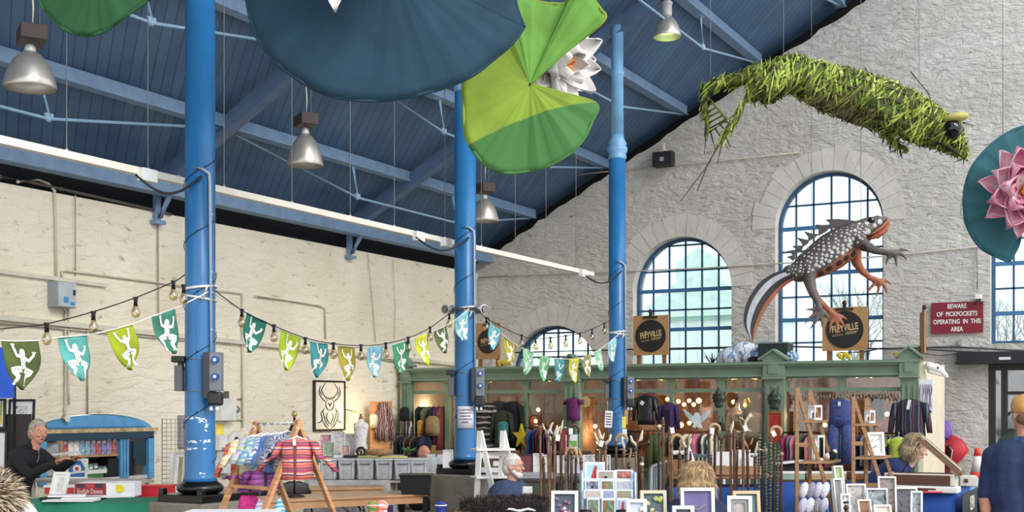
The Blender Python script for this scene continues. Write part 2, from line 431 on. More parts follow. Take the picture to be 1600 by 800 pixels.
# door on the right with its black steel frame
root=thing('door_1',None,None); root['kind']='structure'
blk=M('black_steel',(34,32,32),.45)
y=GY+.1; mb=MB(); d0,d1,dz=door
for X in (d0+.05,d0+.22,d0+.95,d1-.05):mb.box((X,y,dz/2),(.085,.08,dz))
for z in (.06,dz-.05):mb.box(((d0+d1)/2,y,z),(d1-d0,.07,.1))
for z in (1.88,1.32,.8):mb.box(((d0+d1)/2+.1,y,z),(d1-d0-.25,.06,.05))
mb.build('door_frame',blk,root)
mb=MB(); mb.box(((d0+d1)/2,y+.02,dz/2),(d1-d0-.1,.01,dz-.1)); mb.build('pane',glass('door_glass',.25,(120,135,130)),root)
mb=MB(); mb.tube([(d0+.9,y-.1,1.0),(d0+.9,y-.1,1.3)],.014); mb.bar((d0+.9,y-.1,1.02),(d0+.9,y,1.02),.015); mb.bar((d0+.9,y-.1,1.28),(d0+.9,y,1.28),.015); mb.build('door_handle',M('steel',(170,172,175),.3,1),root)
# roof boards and purlins
m,n_,l_,b_=nodes('blue_roof_boards'); b_.inputs['Roughness'].default_value=.75
t_=n_.new('ShaderNodeTexCoord'); s_=n_.new('ShaderNodeSeparateXYZ'); l_.new(t_.outputs['Object'],s_.inputs[0])
mu=n_.new('ShaderNodeMath'); mu.operation='MULTIPLY'; mu.inputs[1].default_value=1/.125
vd=n_.new('ShaderNodeVectorMath'); vd.operation='DOT_PRODUCT'; vd.inputs[1].default_value=(.5994,.8009,0); l_.new(t_.outputs['Object'],vd.inputs[0]); l_.new(vd.outputs['Value'],mu.inputs[0])
fr=n_.new('ShaderNodeMath'); fr.operation='FRACT'; l_.new(mu.outputs[0],fr.inputs[0])
fl=n_.new('ShaderNodeMath'); fl.operation='FLOOR'; l_.new(mu.outputs[0],fl.inputs[0])
wn=n_.new('ShaderNodeTexWhiteNoise'); wn.noise_dimensions='1D'; l_.new(fl.outputs[0],wn.inputs['W'])
rb=n_.new('ShaderNodeValToRGB'); l_.new(wn.outputs[0],rb.inputs[0])
rb.color_ramp.elements[0].color=lin((88,118,150)); rb.color_ramp.elements[1].color=lin((98,130,164))
rg=n_.new('ShaderNodeValToRGB'); l_.new(fr.outputs[0],rg.inputs[0]); e=rg.color_ramp.elements
e[0].position=.0; e[0].color=(.12,.15,.22,1); e[1].position=.1; e[1].color=(1,1,1,1)
mm=n_.new('ShaderNodeMix'); mm.data_type='RGBA'; mm.blend_type='MULTIPLY'; mm.inputs[0].default_value=1; l_.new(rb.outputs[0],mm.inputs[6]); l_.new(rg.outputs[0],mm.inputs[7])
nz=n_.new('ShaderNodeTexNoise'); nz.inputs['Scale'].default_value=1.3; nz.inputs['Detail'].default_value=6; l_.new(t_.outputs['Object'],nz.inputs[0])
rn=n_.new('ShaderNodeValToRGB'); l_.new(nz.outputs[0],rn.inputs[0]); rn.color_ramp.elements[0].position=.35; rn.color_ramp.elements[0].color=(.78,.8,.84,1); rn.color_ramp.elements[1].position=.6; rn.color_ramp.elements[1].color=(1,1,1,1)
m3=n_.new('ShaderNodeMix'); m3.data_type='RGBA'; m3.blend_type='MULTIPLY'; m3.inputs[0].default_value=1; l_.new(mm.outputs[2],m3.inputs[6]); l_.new(rn.outputs[0],m3.inputs[7])
l_.new(m3.outputs[2],b_.inputs['Base Color'])
roof_mat=m
def slab(X0,X1,Y0,Y1,z0,z1,th):
    mb=MB(); vs=[(X0,Y0,z0),(X1,Y0,z1),(X1,Y1,z1),(X0,Y1,z0),(X0,Y0,z0+th),(X1,Y0,z1+th),(X1,Y1,z1+th),(X0,Y1,z0+th)]
    return mb.add(vs,[(0,3,2,1),(4,5,6,7),(0,1,5,4),(1,2,6,5),(2,3,7,6),(3,0,4,7)])
struct(slab(LW-.6,RIDGE,-4,GY+.6,zroof(LW-.6),zroof(RIDGE),.08),'ceiling',roof_mat)
PURL=[-11.1,-10.2,-8.75,-7.3,-6.0,-4.65]
beam=M('pale_blue_beam_paint',(122,150,182),.5,noise=.06); beam_d=M('mid_blue_beam_paint',(90,114,148),.55,noise=.06)
TR=[3.07,7.13,11.18,15.24]
k=8
for i,X in enumerate(PURL):
    mb=MB(); z=zroof(X)-.02 if i else 4.5; w_=.11 if i else .16
    mb.box((X,7.6,z-.09),(w_,23.4,.15)); mb.box((X,7.6,z-.165),(w_+.05,23.4,.014))
    struct(mb,'trim_%d'%k,beam); k+=1
for Y in TR: # principal rafters with bolted foot plates
    mb=MB(); a=Vector((LW+.05,Y,zroof(LW+.05)-.2)); b=Vector((RIDGE,Y,zroof(RIDGE)-.2))
    mb.bar(a,b,.12,.2,up=(0,1,0)) if False else mb.bar(a,b,.09,.2,up=(0,0,1))
    mb.bar(a+Vector((0,0,-.11)),b+Vector((0,0,-.11)),.16,.014,up=(0,0,1))
    struct(mb,'trim_%d'%k,beam_d); k+=1
# ================================================================ HALL FITTINGS
def wbld(mb,name,mats,root,bevel=0):
    """mesh given in hall coordinates, parented to a thing"""
    Mi=root.matrix_basis.inverted(); mb.v=[tuple(Mi@Vector(v)) for v in mb.v]
    return mb.build(name,mats,root,bevel)
_ut={}
def W(mb,name,mats,label,cat,loc,group=None,bevel=0):
    """one-mesh thing given in hall coordinates, origin moved to loc"""
    mb.v=[(v[0]-loc[0],v[1]-loc[1],v[2]-loc[2]) for v in mb.v]
    return solo(mb,name,mats,label,cat,loc,0,group,bevel)
# purlin trussing: rods and struts under each purlin
rodm=M('rod_pale_blue',(150,186,214),.45,noise=.03)
for i,X in enumerate(PURL[1:]):
    zp=zroof(X)-.2
    for (y0,y1) in ((3.07,11.18),(11.18,19.2)):
        j1=y0+(y1-y0)*.345; j2=y0+(y1-y0)*.68; zl=zp-.42
        mb=MB(); mb.tube([(X,y0+.1,zp),(X,j1,zl),(X,j2,zl),(X,y1-.05,zp)],.017,8)
        for j in (j1,j2):
            mb.tube([(X,j-.12,zp+.02),(X,j,zl+.03)],[.028,.02],8); mb.ball((X,j,zl),.035,8); mb.box((X,j,zl+.03),(.03,.1,.05))
            mb.box((X,j-.12,zp+.02),(.09,.16,.03))
        struct(mb,'trim_%d'%k,rodm); k+=1
# cast brackets on the left wall under two rafters
for Y in (11.18,15.24):
    mb=MB(); z=EAVE
    mb.bar((LW+.04,Y,z-.12),(LW+.04,Y,z+.42),.08,.06); mb.tube([(LW+.1,Y,z-.08),(LW+.22,Y,z+.12),(LW+.5,Y,z+.62)],[.03,.035,.03],8); mb.box((LW+.05,Y,z-.14),(.14,.16,.05))
    struct(mb,'trim_%d'%k,beam); k+=1
# ---- iron columns on concrete pedestals
col_lo=M('column_blue_paint',(44,114,172),.3,noise=.07,ns=3); col_hi=M('column_pale_blue_paint',(120,172,212),.4,noise=.08,ns=5)
blk_gloss=M('black_gloss_iron',(14,14,16),.25,noise=0); conc=M('pedestal_concrete',(128,122,110),.85,noise=.12,ns=5,bump=.3,bs=30)
CX=-6.74; CY=[7.13,11.18,15.24]
names=['nearest thick blue iron column at the left, with a socket box and white ties','middle blue iron column with a white notice taped to it','farthest blue iron column with a pale blue collar high up']
pnames=['concrete pedestal under the nearest blue column','big grey concrete pedestal under the middle blue column','concrete pedestal under the farthest blue column']
ptop=[.935,.952,.98]
peds=[]
for i,Y in enumerate(CY):
    z0=ptop[i]; a=.56
    mb=MB(); mb.box((0,0,z0/2),(a,a,z0)); solo(mb,'concrete_pedestal',conc,pnames[i],'pedestal',(CX,Y,0),0,'pedestals of the iron columns',bevel=.015)
    root=thing('iron_column',names[i],'column',(CX,Y,z0),0,'blue iron columns')
    mb=MB(); mb.box((0,0,.03),(.46,.46,.06)); mb.box((.2,-.2,.08),(.05,.05,.05)); mb.box((-.2,-.2,.08),(.05,.05,.05)); mb.build('base_plate',blk_gloss,root,.006)
    mb=MB(); mb.lathe([(.13,.06),(.165,.07),(.182,.09),(.182,.115),(.165,.135),(.14,.15),(.128,.165)],n=28); mb.build('base_ring',blk_gloss,root)
    zc=5.2-z0; top=zroof(CX)-.18-z0
    mb=MB(); mb.lathe([(.135,.155),(.124,.19),(.119,.23),(.118,1.5),(.116,zc-.12)],n=28); mb.build('shaft',col_lo,root)
    mb=MB(); mb.lathe([(.118,zc-.12),(.125,zc-.1),(.125,zc-.06),(.115,zc-.04),(.138,zc),(.138,zc+.05),(.115,zc+.07),(.13,zc+.1),(.1,zc+.16),(.088,zc+.22)],n=28); mb.build('collar',col_hi,root)
    mb=MB(); mb.lathe([(.088,zc+.2),(.084,top-.7),(.098,top-.68),(.098,top-.64),(.084,top-.62),(.084,top)],n=24); mb.build('upper_shaft',col_hi,root)
    mb=MB() # thin cable wound up the shaft
    pts=[(.126*math.cos(a_),.126*math.sin(a_),.3+a_*.075) for a_ in [q*.35 for q in range(100)]]; mb.tube(pts,.003,5)
    for q in range(3,98,3):mb.tube([pts[q],(pts[q][0]*1.07,pts[q][1]*1.07,pts[q][2]+.012)],.0035,4)
    mb.build('wound_cable',M('dark_cable',(40,44,54),.6),root)
    if i==0:
        mb=MB()
        for (px,py,pw,ph) in ((305,653,26,3),(322,657,10,7),(327,668,3,14),(306,690,18,3),(325,689,14,4),(300,701,8,3),(316,700,20,2),(322,738,9,2)):
            for q in range(int(pw*ph/5)+3):
                a_=(px-312.5+ru(-.5,.5)*pw)/23.5
                a_=max(-.95,min(.95,a_)); an=math.asin(a_); th_=-math.pi/2+T+an; r_=.1192
                z=onX(px,py+ru(-.5,.5)*ph,CX).z-z0
                c=Vector((r_*math.cos(th_),r_*math.sin(th_),z)); mb.ball(c,(ru(.005,.014),.0016,ru(.003,.007)),6,0,Euler((0,ru(-.4,.4),th_+math.pi/2)).to_matrix())
        mb.build('chipped_paint',M('white_chips',(222,230,236),.8),root)
# ties round the nearest and middle columns
wrope=M('white_cotton_rope',(232,230,222),.9,noise=.03)
for i,zz in enumerate((2.56,2.75)):
    pass
def ring(mb,c,r,th,n=24,tilt=0,flat=1):
    mb.tube([(c[0]+r*math.cos(2*math.pi*q/n),c[1]+r*math.sin(2*math.pi*q/n),c[2]+tilt*math.sin(2*math.pi*q/n+1)) for q in range(n+1)],th,6,cap=False)
# ---- electrical boxes on the columns
def socket_box(i,zc,label):
    """grey distribution box strapped to the column's right side, black conduit box on the left"""
    Y=CY[i]; root=thing('socket_box',label,'electrical box',(CX,Y,zc),T,'electrical boxes on the columns')
    g=M('socket_grey',(120,126,132),.5); dk=M('socket_dark_grey',(58,60,66),.5)
    mb=MB(); mb.box((.1,-.13,.0),(.06,.12,.36)); mb.build('back_box',dk,root,.005)
    mb=MB(); mb.box((.165,-.15,.03),(.09,.1,.3)); mb.build('cover',g,root,.006)
    for zz in (.12,-.01):
        mb=MB(); mb.tube([(.17,-.199,zz),(.17,-.225,zz)],.028,12); mb.build('blue_socket',M('socket_blue',(40,76,168),.4),root)
        mb=MB(); mb.tube([(.17,-.2,zz),(.17,-.229,zz)],.013,10); mb.build('socket_centre',M('socket_white',(220,225,232),.4),root)
    mb=MB(); mb.box((.16,-.16,-.18),(.11,.1,.11)); mb.build('lower_box',M('socket_black',(34,35,38),.4),root,.02)
    mb=MB()
    for q in (.13,.175):mb.lathe([(.008,0),(.016,.008),(.012,.03),(.004,.045)],(q,-.17,-.275),10)
    mb.build('gland',M('gland_white',(225,228,230),.4),root)
    mb=MB(); mb.box((-.15,-.05,-.02),(.06,.09,.2)); mb.build('conduit_box',M('conduit_grey',(96,98,102),.6),root,.006)
    mb=MB(); mb.box((-.155,-.06,.13),(.1,.07,.05)); mb.box((-.14,-.05,.09),(.04,.05,.08)); mb.build('bracket',M('socket_black',(34,35,38),.4),root,.008)
    mb=MB()
    for zz in (.13,-.12):
        mb=MB(); ring(mb,(0,0,zz),.122,.004); mb.build('strap',M('steel',(170,172,175),.3,1),root)
socket_box(0,onX(330,588,CX).z,'grey socket box with blue sockets strapped to the nearest blue column')
socket_box(1,onX(742,602,CX).z,'grey socket box strapped to the middle blue column above the notice')
socket_box(2,onX(975,610,CX).z,'grey socket box strapped to the farthest blue column')
# white pipe down the nearest column
pw=M('pipe_pale_grey',(178,190,205),.4)
rr=Vector((cT,sT,0)); ff=Vector((-sT,cT,0))
def colpt(i,px,z,out=.135):
    off=(px-(800+F*0))*0
    return Vector((CX,CY[i],z))+rr*px+ff*(-math.sqrt(max(out*out-px*px,0)))
for i,(zt,zb,lab) in enumerate(((3.48,2.08,'pale conduit pipe running down the nearest blue column'),(3.55,2.1,'pale conduit pipe running down the middle blue column'),(3.6,2.1,'pale conduit pipe running down the farthest blue column'))):
    mb=MB(); mb.tube([colpt(i,-.02,zt+.06),colpt(i,.05,zt+.05),colpt(i,.095,zt+.02),colpt(i,.1,zt-.05),colpt(i,.108,zb)],.011,8)
    for z in (zt-.3,zt-.75,zt-1.2):mb.ball(colpt(i,.11,z,.14),.013,6)
    W(mb,'conduit_pipe',pw,lab,'pipe',tuple(colpt(i,.1,zb)),'conduit pipes on the columns')
# ---- white cable trunking hung on wires along the columns
TX=-7.05
zt=onX(300,287,TX).z
root=thing('cable_trunking','long white cable trunking hung on wires from the blue roof','trunking',(TX,9,zt))
y0,y1=2.0,onX(925,433,TX).y
mb=MB(); mb.box((0,(y0+y1)/2-9,0),(.07,y1-y0,.055)); mb.build('rail',M('trunking_white',(238,232,218),.5,noise=.02),root)
for px in (104,231,350,456,547,616,695,752,805,853,900):
    Y=onX(px,300,TX).y; mb=MB(); mb.tube([(0,Y-9,.02),(0,Y-9,zroof(TX)-zt)],.004,5); mb.ball((0,Y-9,.035),.014,6); mb.build('hanger_wire',M('wire_grey',(186,190,186),.5),root)
for px in (222,647,690,905):
    Y=onX(px,300,TX).y; mb=MB(); mb.box((.06,Y-9,-.03),(.06,.16,.1)); mb.build('junction_box',M('box_white',(226,226,222),.5),root,.006)
dkc=M('cable_black',(28,28,32),.5,noise=0)
for i,px in enumerate((200,640,905)):
    a=Vector((TX+.08,onX(px,300,TX).y,zt-.05)); b=colpt(i,0,zt+(-.08,-.06,-.02)[i])+Vector((.0,0,0)); b=Vector((CX+.1,CY[i]-.09,b.z+.05))
    pts=[a.lerp(b,q/10)+Vector((0,0,-.14*math.sin(math.pi*q/10))) for q in range(11)]
    mb=MB(); mb.tube(pts,.011,6)
    W(mb,'drooping_cable',dkc,'black cable drooping from the trunking to the %s blue column'%('nearest','middle','farthest')[i],'cable',tuple(a),'cables from the trunking to the columns')
# ---- pendant lamps
def lamp(px,X,ytop,ybot,wpx,label,lit=False):
    Z=ZX(px,X); s=Z/F; c=P(px,ybot,Z); r=wpx*s/2; h=(ybot-ytop)*s
    root=thing('pendant_lamp',label,'lamp',tuple(c),T,'metal pendant lamps')
    al=M('spun_aluminium',(205,200,192),.38,.75,noise=.04); ali=M('aluminium_inside',(214,210,204),.5,.3)
    prof=[(r,0),(r*1.02,.01),(r*.97,h*.2),(r*.86,h*.45),(r*.66,h*.72),(r*.42,h*.9),(r*.2,h)]
    mb=MB(); mb.lathe(prof+[(r*.18,h*.98)]+[(q[0]-.008,q[1]-.004) for q in reversed(prof)],n=28,closed=False); mb.build('shade',al,root)
    mb=MB(); mb.lathe([(r*.2,h*.93),(r*.24,h*1.02),(r*.17,h*1.16),(r*.06,h*1.2)],n=16)
    if lit:mb.lathe([(r*.32,h*.95),(r*.36,h*1.0),(r*.36,h*1.5),(r*.42,h*1.52),(r*.42,h*1.58),(r*.3,h*1.6),(r*.3,h*1.9)],n=20)
    mb.build('cap',M('cap_grey',(190,190,190),.5,.4),root)
    if lit:mb=MB(); mb.lathe([(r*.2,h*.15),(r*.5,h*.2),(r*.45,h*.6),(r*.2,h*.7)],n=16); mb.build('lamp_glass',glow('lamp_green_glow',(196,235,120),1.6),root)
    else:mb=MB(); mb.lathe([(.02,h*.4),(.05,h*.5),(.05,h*.75),(.03,h*.85)],n=12); mb.build('bulb',M('frosted_bulb',(225,222,214),.4),root)
    if not lit:
        mb=MB(); mb.box((.02*0,.04,h*1.2+.085),(r*1.0,r*1.5,.13),Euler((0,0,.5)).to_matrix()); mb.build('gear_box',M('gear_box_brown',(62,50,48),.6),root,.006)
    zr=zroof(X)-.2-c.z; mb=MB(); mb.tube([(0,.04,h*1.2+.1),(.012,.04,h*1.2+(zr-h)*.3),(-.01,.04,zr*.8),(0,.04,zr)],.008,6); mb.tube([(r*.3,.04,h*1.2+.14),(r*.3,.04,zr)],.004,5); mb.build('flex',M('flex_cream',(216,210,196),.6),root)
lamp(47,-8.75,80,138,79,'largest aluminium pendant lamp, at the far left under the roof')
lamp(477,-8.75,209,259,55,'aluminium pendant lamp with a brown box, between the nearest and middle columns')
lamp(757,-8.75,310,346,44,'aluminium pendant lamp half hidden by the middle blue column')
lamp(1042,-6.0,24,58,44,'lit pendant lamp with ribbed neck glowing greenish, right of the farthest column',True)
# ---- things on the left wall
lwx=LW+.03
def wpipe(pts,r,label,mat=None,X=lwx,name='wall_conduit',cat='conduit',group='conduits on the cream wall'):
    P3=[onX(a,b,X) for a,b in pts]; mb=MB(); mb.tube(P3,r,7)
    for a in P3[:-1:max(1,len(P3)//2)]:mb.ball(a,r*1.5,6)
    return W(mb,name,mat or M('conduit_cream',(206,198,180),.6,noise=.06),label,cat,tuple(P3[0]),group)
def wtrunk(x0,y0,x1,y1,h,d,label):
    a=onX(x0,y0,LW+d/2); b=onX(x1,y1,LW+d/2); mb=MB(); mb.bar(a,b,d,h,up=(0,0,1))
    W(mb,'wall_trunking',M('trunking_cream',(214,207,190),.6,noise=.05),label,'trunking',tuple(a),'trunking on the cream wall')
wtrunk(-40,419,165,446,.045,.05,'short cream trunking running over the grey fuse box')
wtrunk(-40,492,740,572,.06,.07,'long cream trunking running the whole length of the cream wall')
wpipe([(-20,505),(100,514),(285,531),(380,537),(600,562),(622,566)],.012,'thin conduit running just below the long cream trunking')
wpipe([(28,284),(60,281),(76,287),(85,298),(87,350),(88,437)],.014,'conduit dropping from the eaves to the grey fuse box')
wpipe([(97,437),(97,424),(103,423),(280,446),(378,459),(379,560),(379,668)],.013,'conduit running right from the fuse box and down past the nearest column')
wpipe([(400,463),(500,478),(508,482),(509,530)],.013,'conduit with a bent corner high on the middle of the cream wall')
wpipe([(102,483),(102,640),(102,655)],.015,'left of two conduits dropping from the fuse box to a round box')
wpipe([(107,483),(107,600),(108,632)],.011,'right of two conduits dropping from the fuse box')
wpipe([(137,508),(137,648)],.011,'thin conduit dropping from the trunking to the blue arch')
wpipe([(247,330),(248,500),(248,517)],.011,'thin conduit left of the nearest column, from the eaves down',M('conduit_grey_paint',(176,172,160),.6))
wpipe([(118,306),(118,432)],.006,'very thin cable dropping beside the conduit above the fuse box',M('conduit_grey_paint',(176,172,160),.6))
wpipe([(575,398),(582,470),(587,535)],.006,'thin wavy cable on the wall left of the middle column',M('conduit_grey_paint',(176,172,160),.6))
wpipe([(614,408),(618,480),(616,530)],.005,'second thin cable on the wall left of the middle column',M('conduit_grey_paint',(176,172,160),.6))
wpipe([(0,276),(50,285),(95,295),(250,330),(268,335)],.018,'dark pipe running under the eaves of the cream wall',M('pipe_dark',(86,80,78),.6))
mb=MB(); a=onX(103,654,LW+.05); mb.tube([a+Vector((-.04,0,0)),a+Vector((.03,0,0))],.04,14); W(mb,'junction_box',M('box_cream',(226,222,210),.5),'small round white junction box above the blue arch','junction box',tuple(a))
# grey fuse box
a=onX(97,461,LW+.09); s=ZX(97,LW)/F
root=thing('fuse_box','grey metal fuse box on the cream wall with blue stickers','fuse box',tuple(a))
wy=.27; hz_=40*s
mb=MB(); mb.box((0,0,0),(.16,wy,hz_)); mb.build('case',M('fuse_box_grey',(150,156,160),.5),root,.006)
mb=MB(); mb.box((.085,0,0),(.012,wy-.02,hz_-.02)); mb.build('door',M('fuse_box_door',(182,192,196),.45),root,.004)
for (dy,dz,wy2,hz2) in ((-.02,-.06,.07,.07),(.07,-.1,.06,.04)):
    mb=MB(); mb.box((.092,dy,dz),(.003,wy2,hz2)); mb.build('sticker',M('sticker_blue',(66,140,196),.5),root)
mb=MB(); mb.box((.1,.09,.03),(.02,.02,.06)); mb.build('handle',M('socket_black',(34,35,38),.4),root)
# black flood lamp box, cables on the gable
mb=MB(); c=onY(1037,249,GY-.1); s=ZY(1037,GY)/F
root=thing('speaker_box','small black box speaker fixed high on the white gable wall','speaker',tuple(c))
mb=MB(); mb.prism([(-.17,-.12),(.17,-.12),(.17,.12),(.05,.12),(.0,.1),(-.05,.12),(-.17,.12)],-.09,.09); mb.build('case',M('speaker_black',(32,32,36),.6),root)
mb=MB(); mb.box((0,-.095,-.01),(.07,.01,.07)); mb.build('label_plate',M('plate_grey',(150,152,156),.5),root)
mb=MB(); mb.box((.0,.0,.2),(.03,.06,.16)); mb.box((.0,-.02,.14),(.12,.08,.02)); mb.build('bracket',M('bracket_cream',(208,202,188),.6),root)
def gpipe(pts,r,label,mat,name='gable_cable',off=.03,cat='cable'):
    P3=[onY(a,b,GY-off) for a,b in pts]; mb=MB(); mb.tube(P3,r,6); return W(mb,name,mat,label,cat,tuple(P3[0]),'cables on the gable wall')
gc=M('cable_cream',(186,180,168),.7); gd=M('cable_dark_grey',(66,66,70),.6)
gpipe([(745,291),(976,265),(1100,254),(1250,238)],.013,'pale conduit running past the black speaker box',gc)
gpipe([(748,434),(870,428),(985,424),(1100,419),(1215,412),(1385,400),(1530,385)],.013,'pale cable crossing the gable behind the newt',gc)
gpipe([(747,436),(748,500),(748,560)],.012,'vertical pipe in the corner behind the middle column',gc)
gpipe([(800,551),(985,546),(1120,543),(1215,541),(1380,545),(1490,542),(1600,548)],.016,'dark cable running low across the arched windows',gd,off=.06)
gpipe([(1310,551),(1350,550),(1378,544),(1450,546),(1500,549),(1600,552)],.012,'second dark cable sagging beside the door lintel',gd,off=.09)
gpipe([(1440,552),(1470,556),(1500,552)],.008,'short black cable loop left of the door lintel',gd,off=.07)
gpipe([(1527,385),(1527,452)],.01,'thin pale pipe above the red warning sign',gc)
# lintel box over the door
mb=MB(); a=onY(1498,559,GY); b=onY(1640,559,GY); mb.box(((a.x+b.x)/2,GY-.1,a.z),(b.x-a.x,.2,.15)); mb.box(((a.x+b.x)/2,GY-.1,a.z-.09),(b.x-a.x+.05,.26,.03))
root=thing('shutter_box','black shutter box over the dark door at the right','shutter box',((a.x+b.x)/2,GY-.1,a.z)); wbld(mb,'case',M('shutter_black',(28,28,32),.5),root)
mb=MB(); q=onY(1570,560,GY-.2); mb.box((q.x,GY-.205,q.z),(.16,.01,.04)); wbld(mb,'sticker',M('sticker_white',(215,218,220),.5),root)
# warning sign
a=onY(1456,475,GY-.05); b=onY(1535,518,GY-.05); c=(a+b)/2; wS=b.x-a.x+.02; hS=a.z-b.z+.03
root=thing('warning_sign','dark red sign warning of pickpockets on the white gable wall','sign',(c.x,GY-.04,c.z))
mb=MB(); mb.box((0,0,0),(wS,.02,hS)); mb.build('board',M('sign_maroon',(128,28,48),.5,noise=.02),root)
for i,t in enumerate(('BEWARE','OF  PICKPOCKETS','OPERATING  IN  THIS','AREA')):
    text_mesh(t,.096,.002,M('sign_white',(236,232,230),.5,noise=0),'lettering',root,(0,-.013,hS*(.36-.245*i)),sx=.74,bold=.002)
root=thing('security_camera','small white security camera perched on the corner of the warning sign','camera',tuple(onY(1529,464,GY-.12)))
mb=MB(); mb.box((0,0,0),(.09,.14,.07)); mb.build('housing',M('box_white',(226,226,222),.5),root,.01)
mb=MB(); mb.tube([(-.06,0,-.12),(0,0,-.03),(.06,0,-.12)],.012,6); mb.box((0,.04,-.02),(.05,.16,.03)); mb.build('bracket',M('bracket_dark',(50,46,48),.5),root)
mb=MB(); a=onY(1500,535,GY-.05); mb.box((a.x,a.y,a.z),(.05,.06,.08)); mb.bar(a+Vector((0,0,-.04)),a+Vector((.03,0,-.2)),.02); W(mb,'outdoor_socket',M('plate_grey',(150,152,156),.5),'small grey fitting on the gable under the warning sign','electrical fitting',tuple(a))
# ---- bunting and festoon lights between the columns
BX=CX+.16
def catmull(pts,n=6):
    out=[]; k_=len(pts)
    for i in range(k_-1):
        p0=pts[max(i-1,0)]; p1=pts[i]; p2=pts[i+1]; p3=pts[min(i+2,k_-1)]
        for q in range(n):
            t=q/n; out.append(.5*((2*p1)+(p2-p0)*t+(2*p0-5*p1+4*p2-p3)*t*t+(3*p1-p0-3*p2+p3)*t**3))
    out.append(pts[-1]); return out
ropes=[([(-60,524),(3,532),(60,532),(92,527),(137,523),(167,517),(208,506),(236,495),(273,482),(300,469),(325,456)],'white bunting cord left of the nearest column'),
         ([(332,457),(383,487),(414,503),(437,516),(485,533),(512,537),(560,543),(600,541),(650,527),(700,507),(733,482)],'white bunting cord between the nearest and middle columns'),
         ([(750,484),(765,504),(800,535),(832,550),(858,559),(903,560),(935,547),(960,528),(974,516)],'white bunting cord between the middle and farthest columns')]
for pts,lab in ropes:
    P3=catmull([onX(a,b,BX) for a,b in pts]); mb=MB(); mb.tube(P3,.0055,6); W(mb,'bunting_cord',wrope,lab,'cord',tuple(P3[0]),'bunting cords')
for i,(px,py) in enumerate(((325,452),(737,483),(965,519))):
    z=onX(px,py,CX).z; mb=MB(); ring(mb,(CX,CY[i],z),.127,.011,tilt=.015); ring(mb,(CX,CY[i],z-.03-.05*(i==0)),.127,.010,tilt=-.02)
    mb.tube([colpt(i,.08,z),colpt(i,.07,z-.06,.15),colpt(i,.05,z-.1,.15)],.009,5)
    W(mb,'rope_tie',wrope,'white cord wrapped round the %s blue column to hold the bunting'%('nearest','middle','farthest')[i],'rope',(CX,CY[i],z),'cord ties on the columns')
POSES=[ # head, body end, arms, legs in flag coordinates (u across, v down)
    ((.47,.24),(.47,.58),[[(.45,.33),(.3,.3),(.24,.12)],[(.52,.36),(.66,.42),(.82,.3)]],[[(.44,.58),(.18,.58),(.33,.72),(.28,.84)],[(.5,.6),(.74,.66),(.56,.74),(.54,.88)]]),
    ((.55,.24),(.45,.56),[[(.5,.33),(.36,.28),(.34,.1)],[(.58,.36),(.72,.38),(.84,.22)]],[[(.42,.55),(.16,.56),(.26,.7),(.2,.8)],[(.47,.58),(.7,.62),(.5,.74),(.52,.86)]]),
    ((.5,.26),(.52,.58),[[(.46,.35),(.3,.28),(.22,.14)],[(.56,.35),(.7,.26),(.76,.12)]],[[(.48,.57),(.26,.62),(.42,.74),(.38,.88)],[(.56,.58),(.78,.6),(.64,.74),(.68,.86)]])]
white_print=M('print_white',(240,240,232),.8,noise=.02); dark_print=M('print_dark_spots',(70,80,78),.8,noise=0)
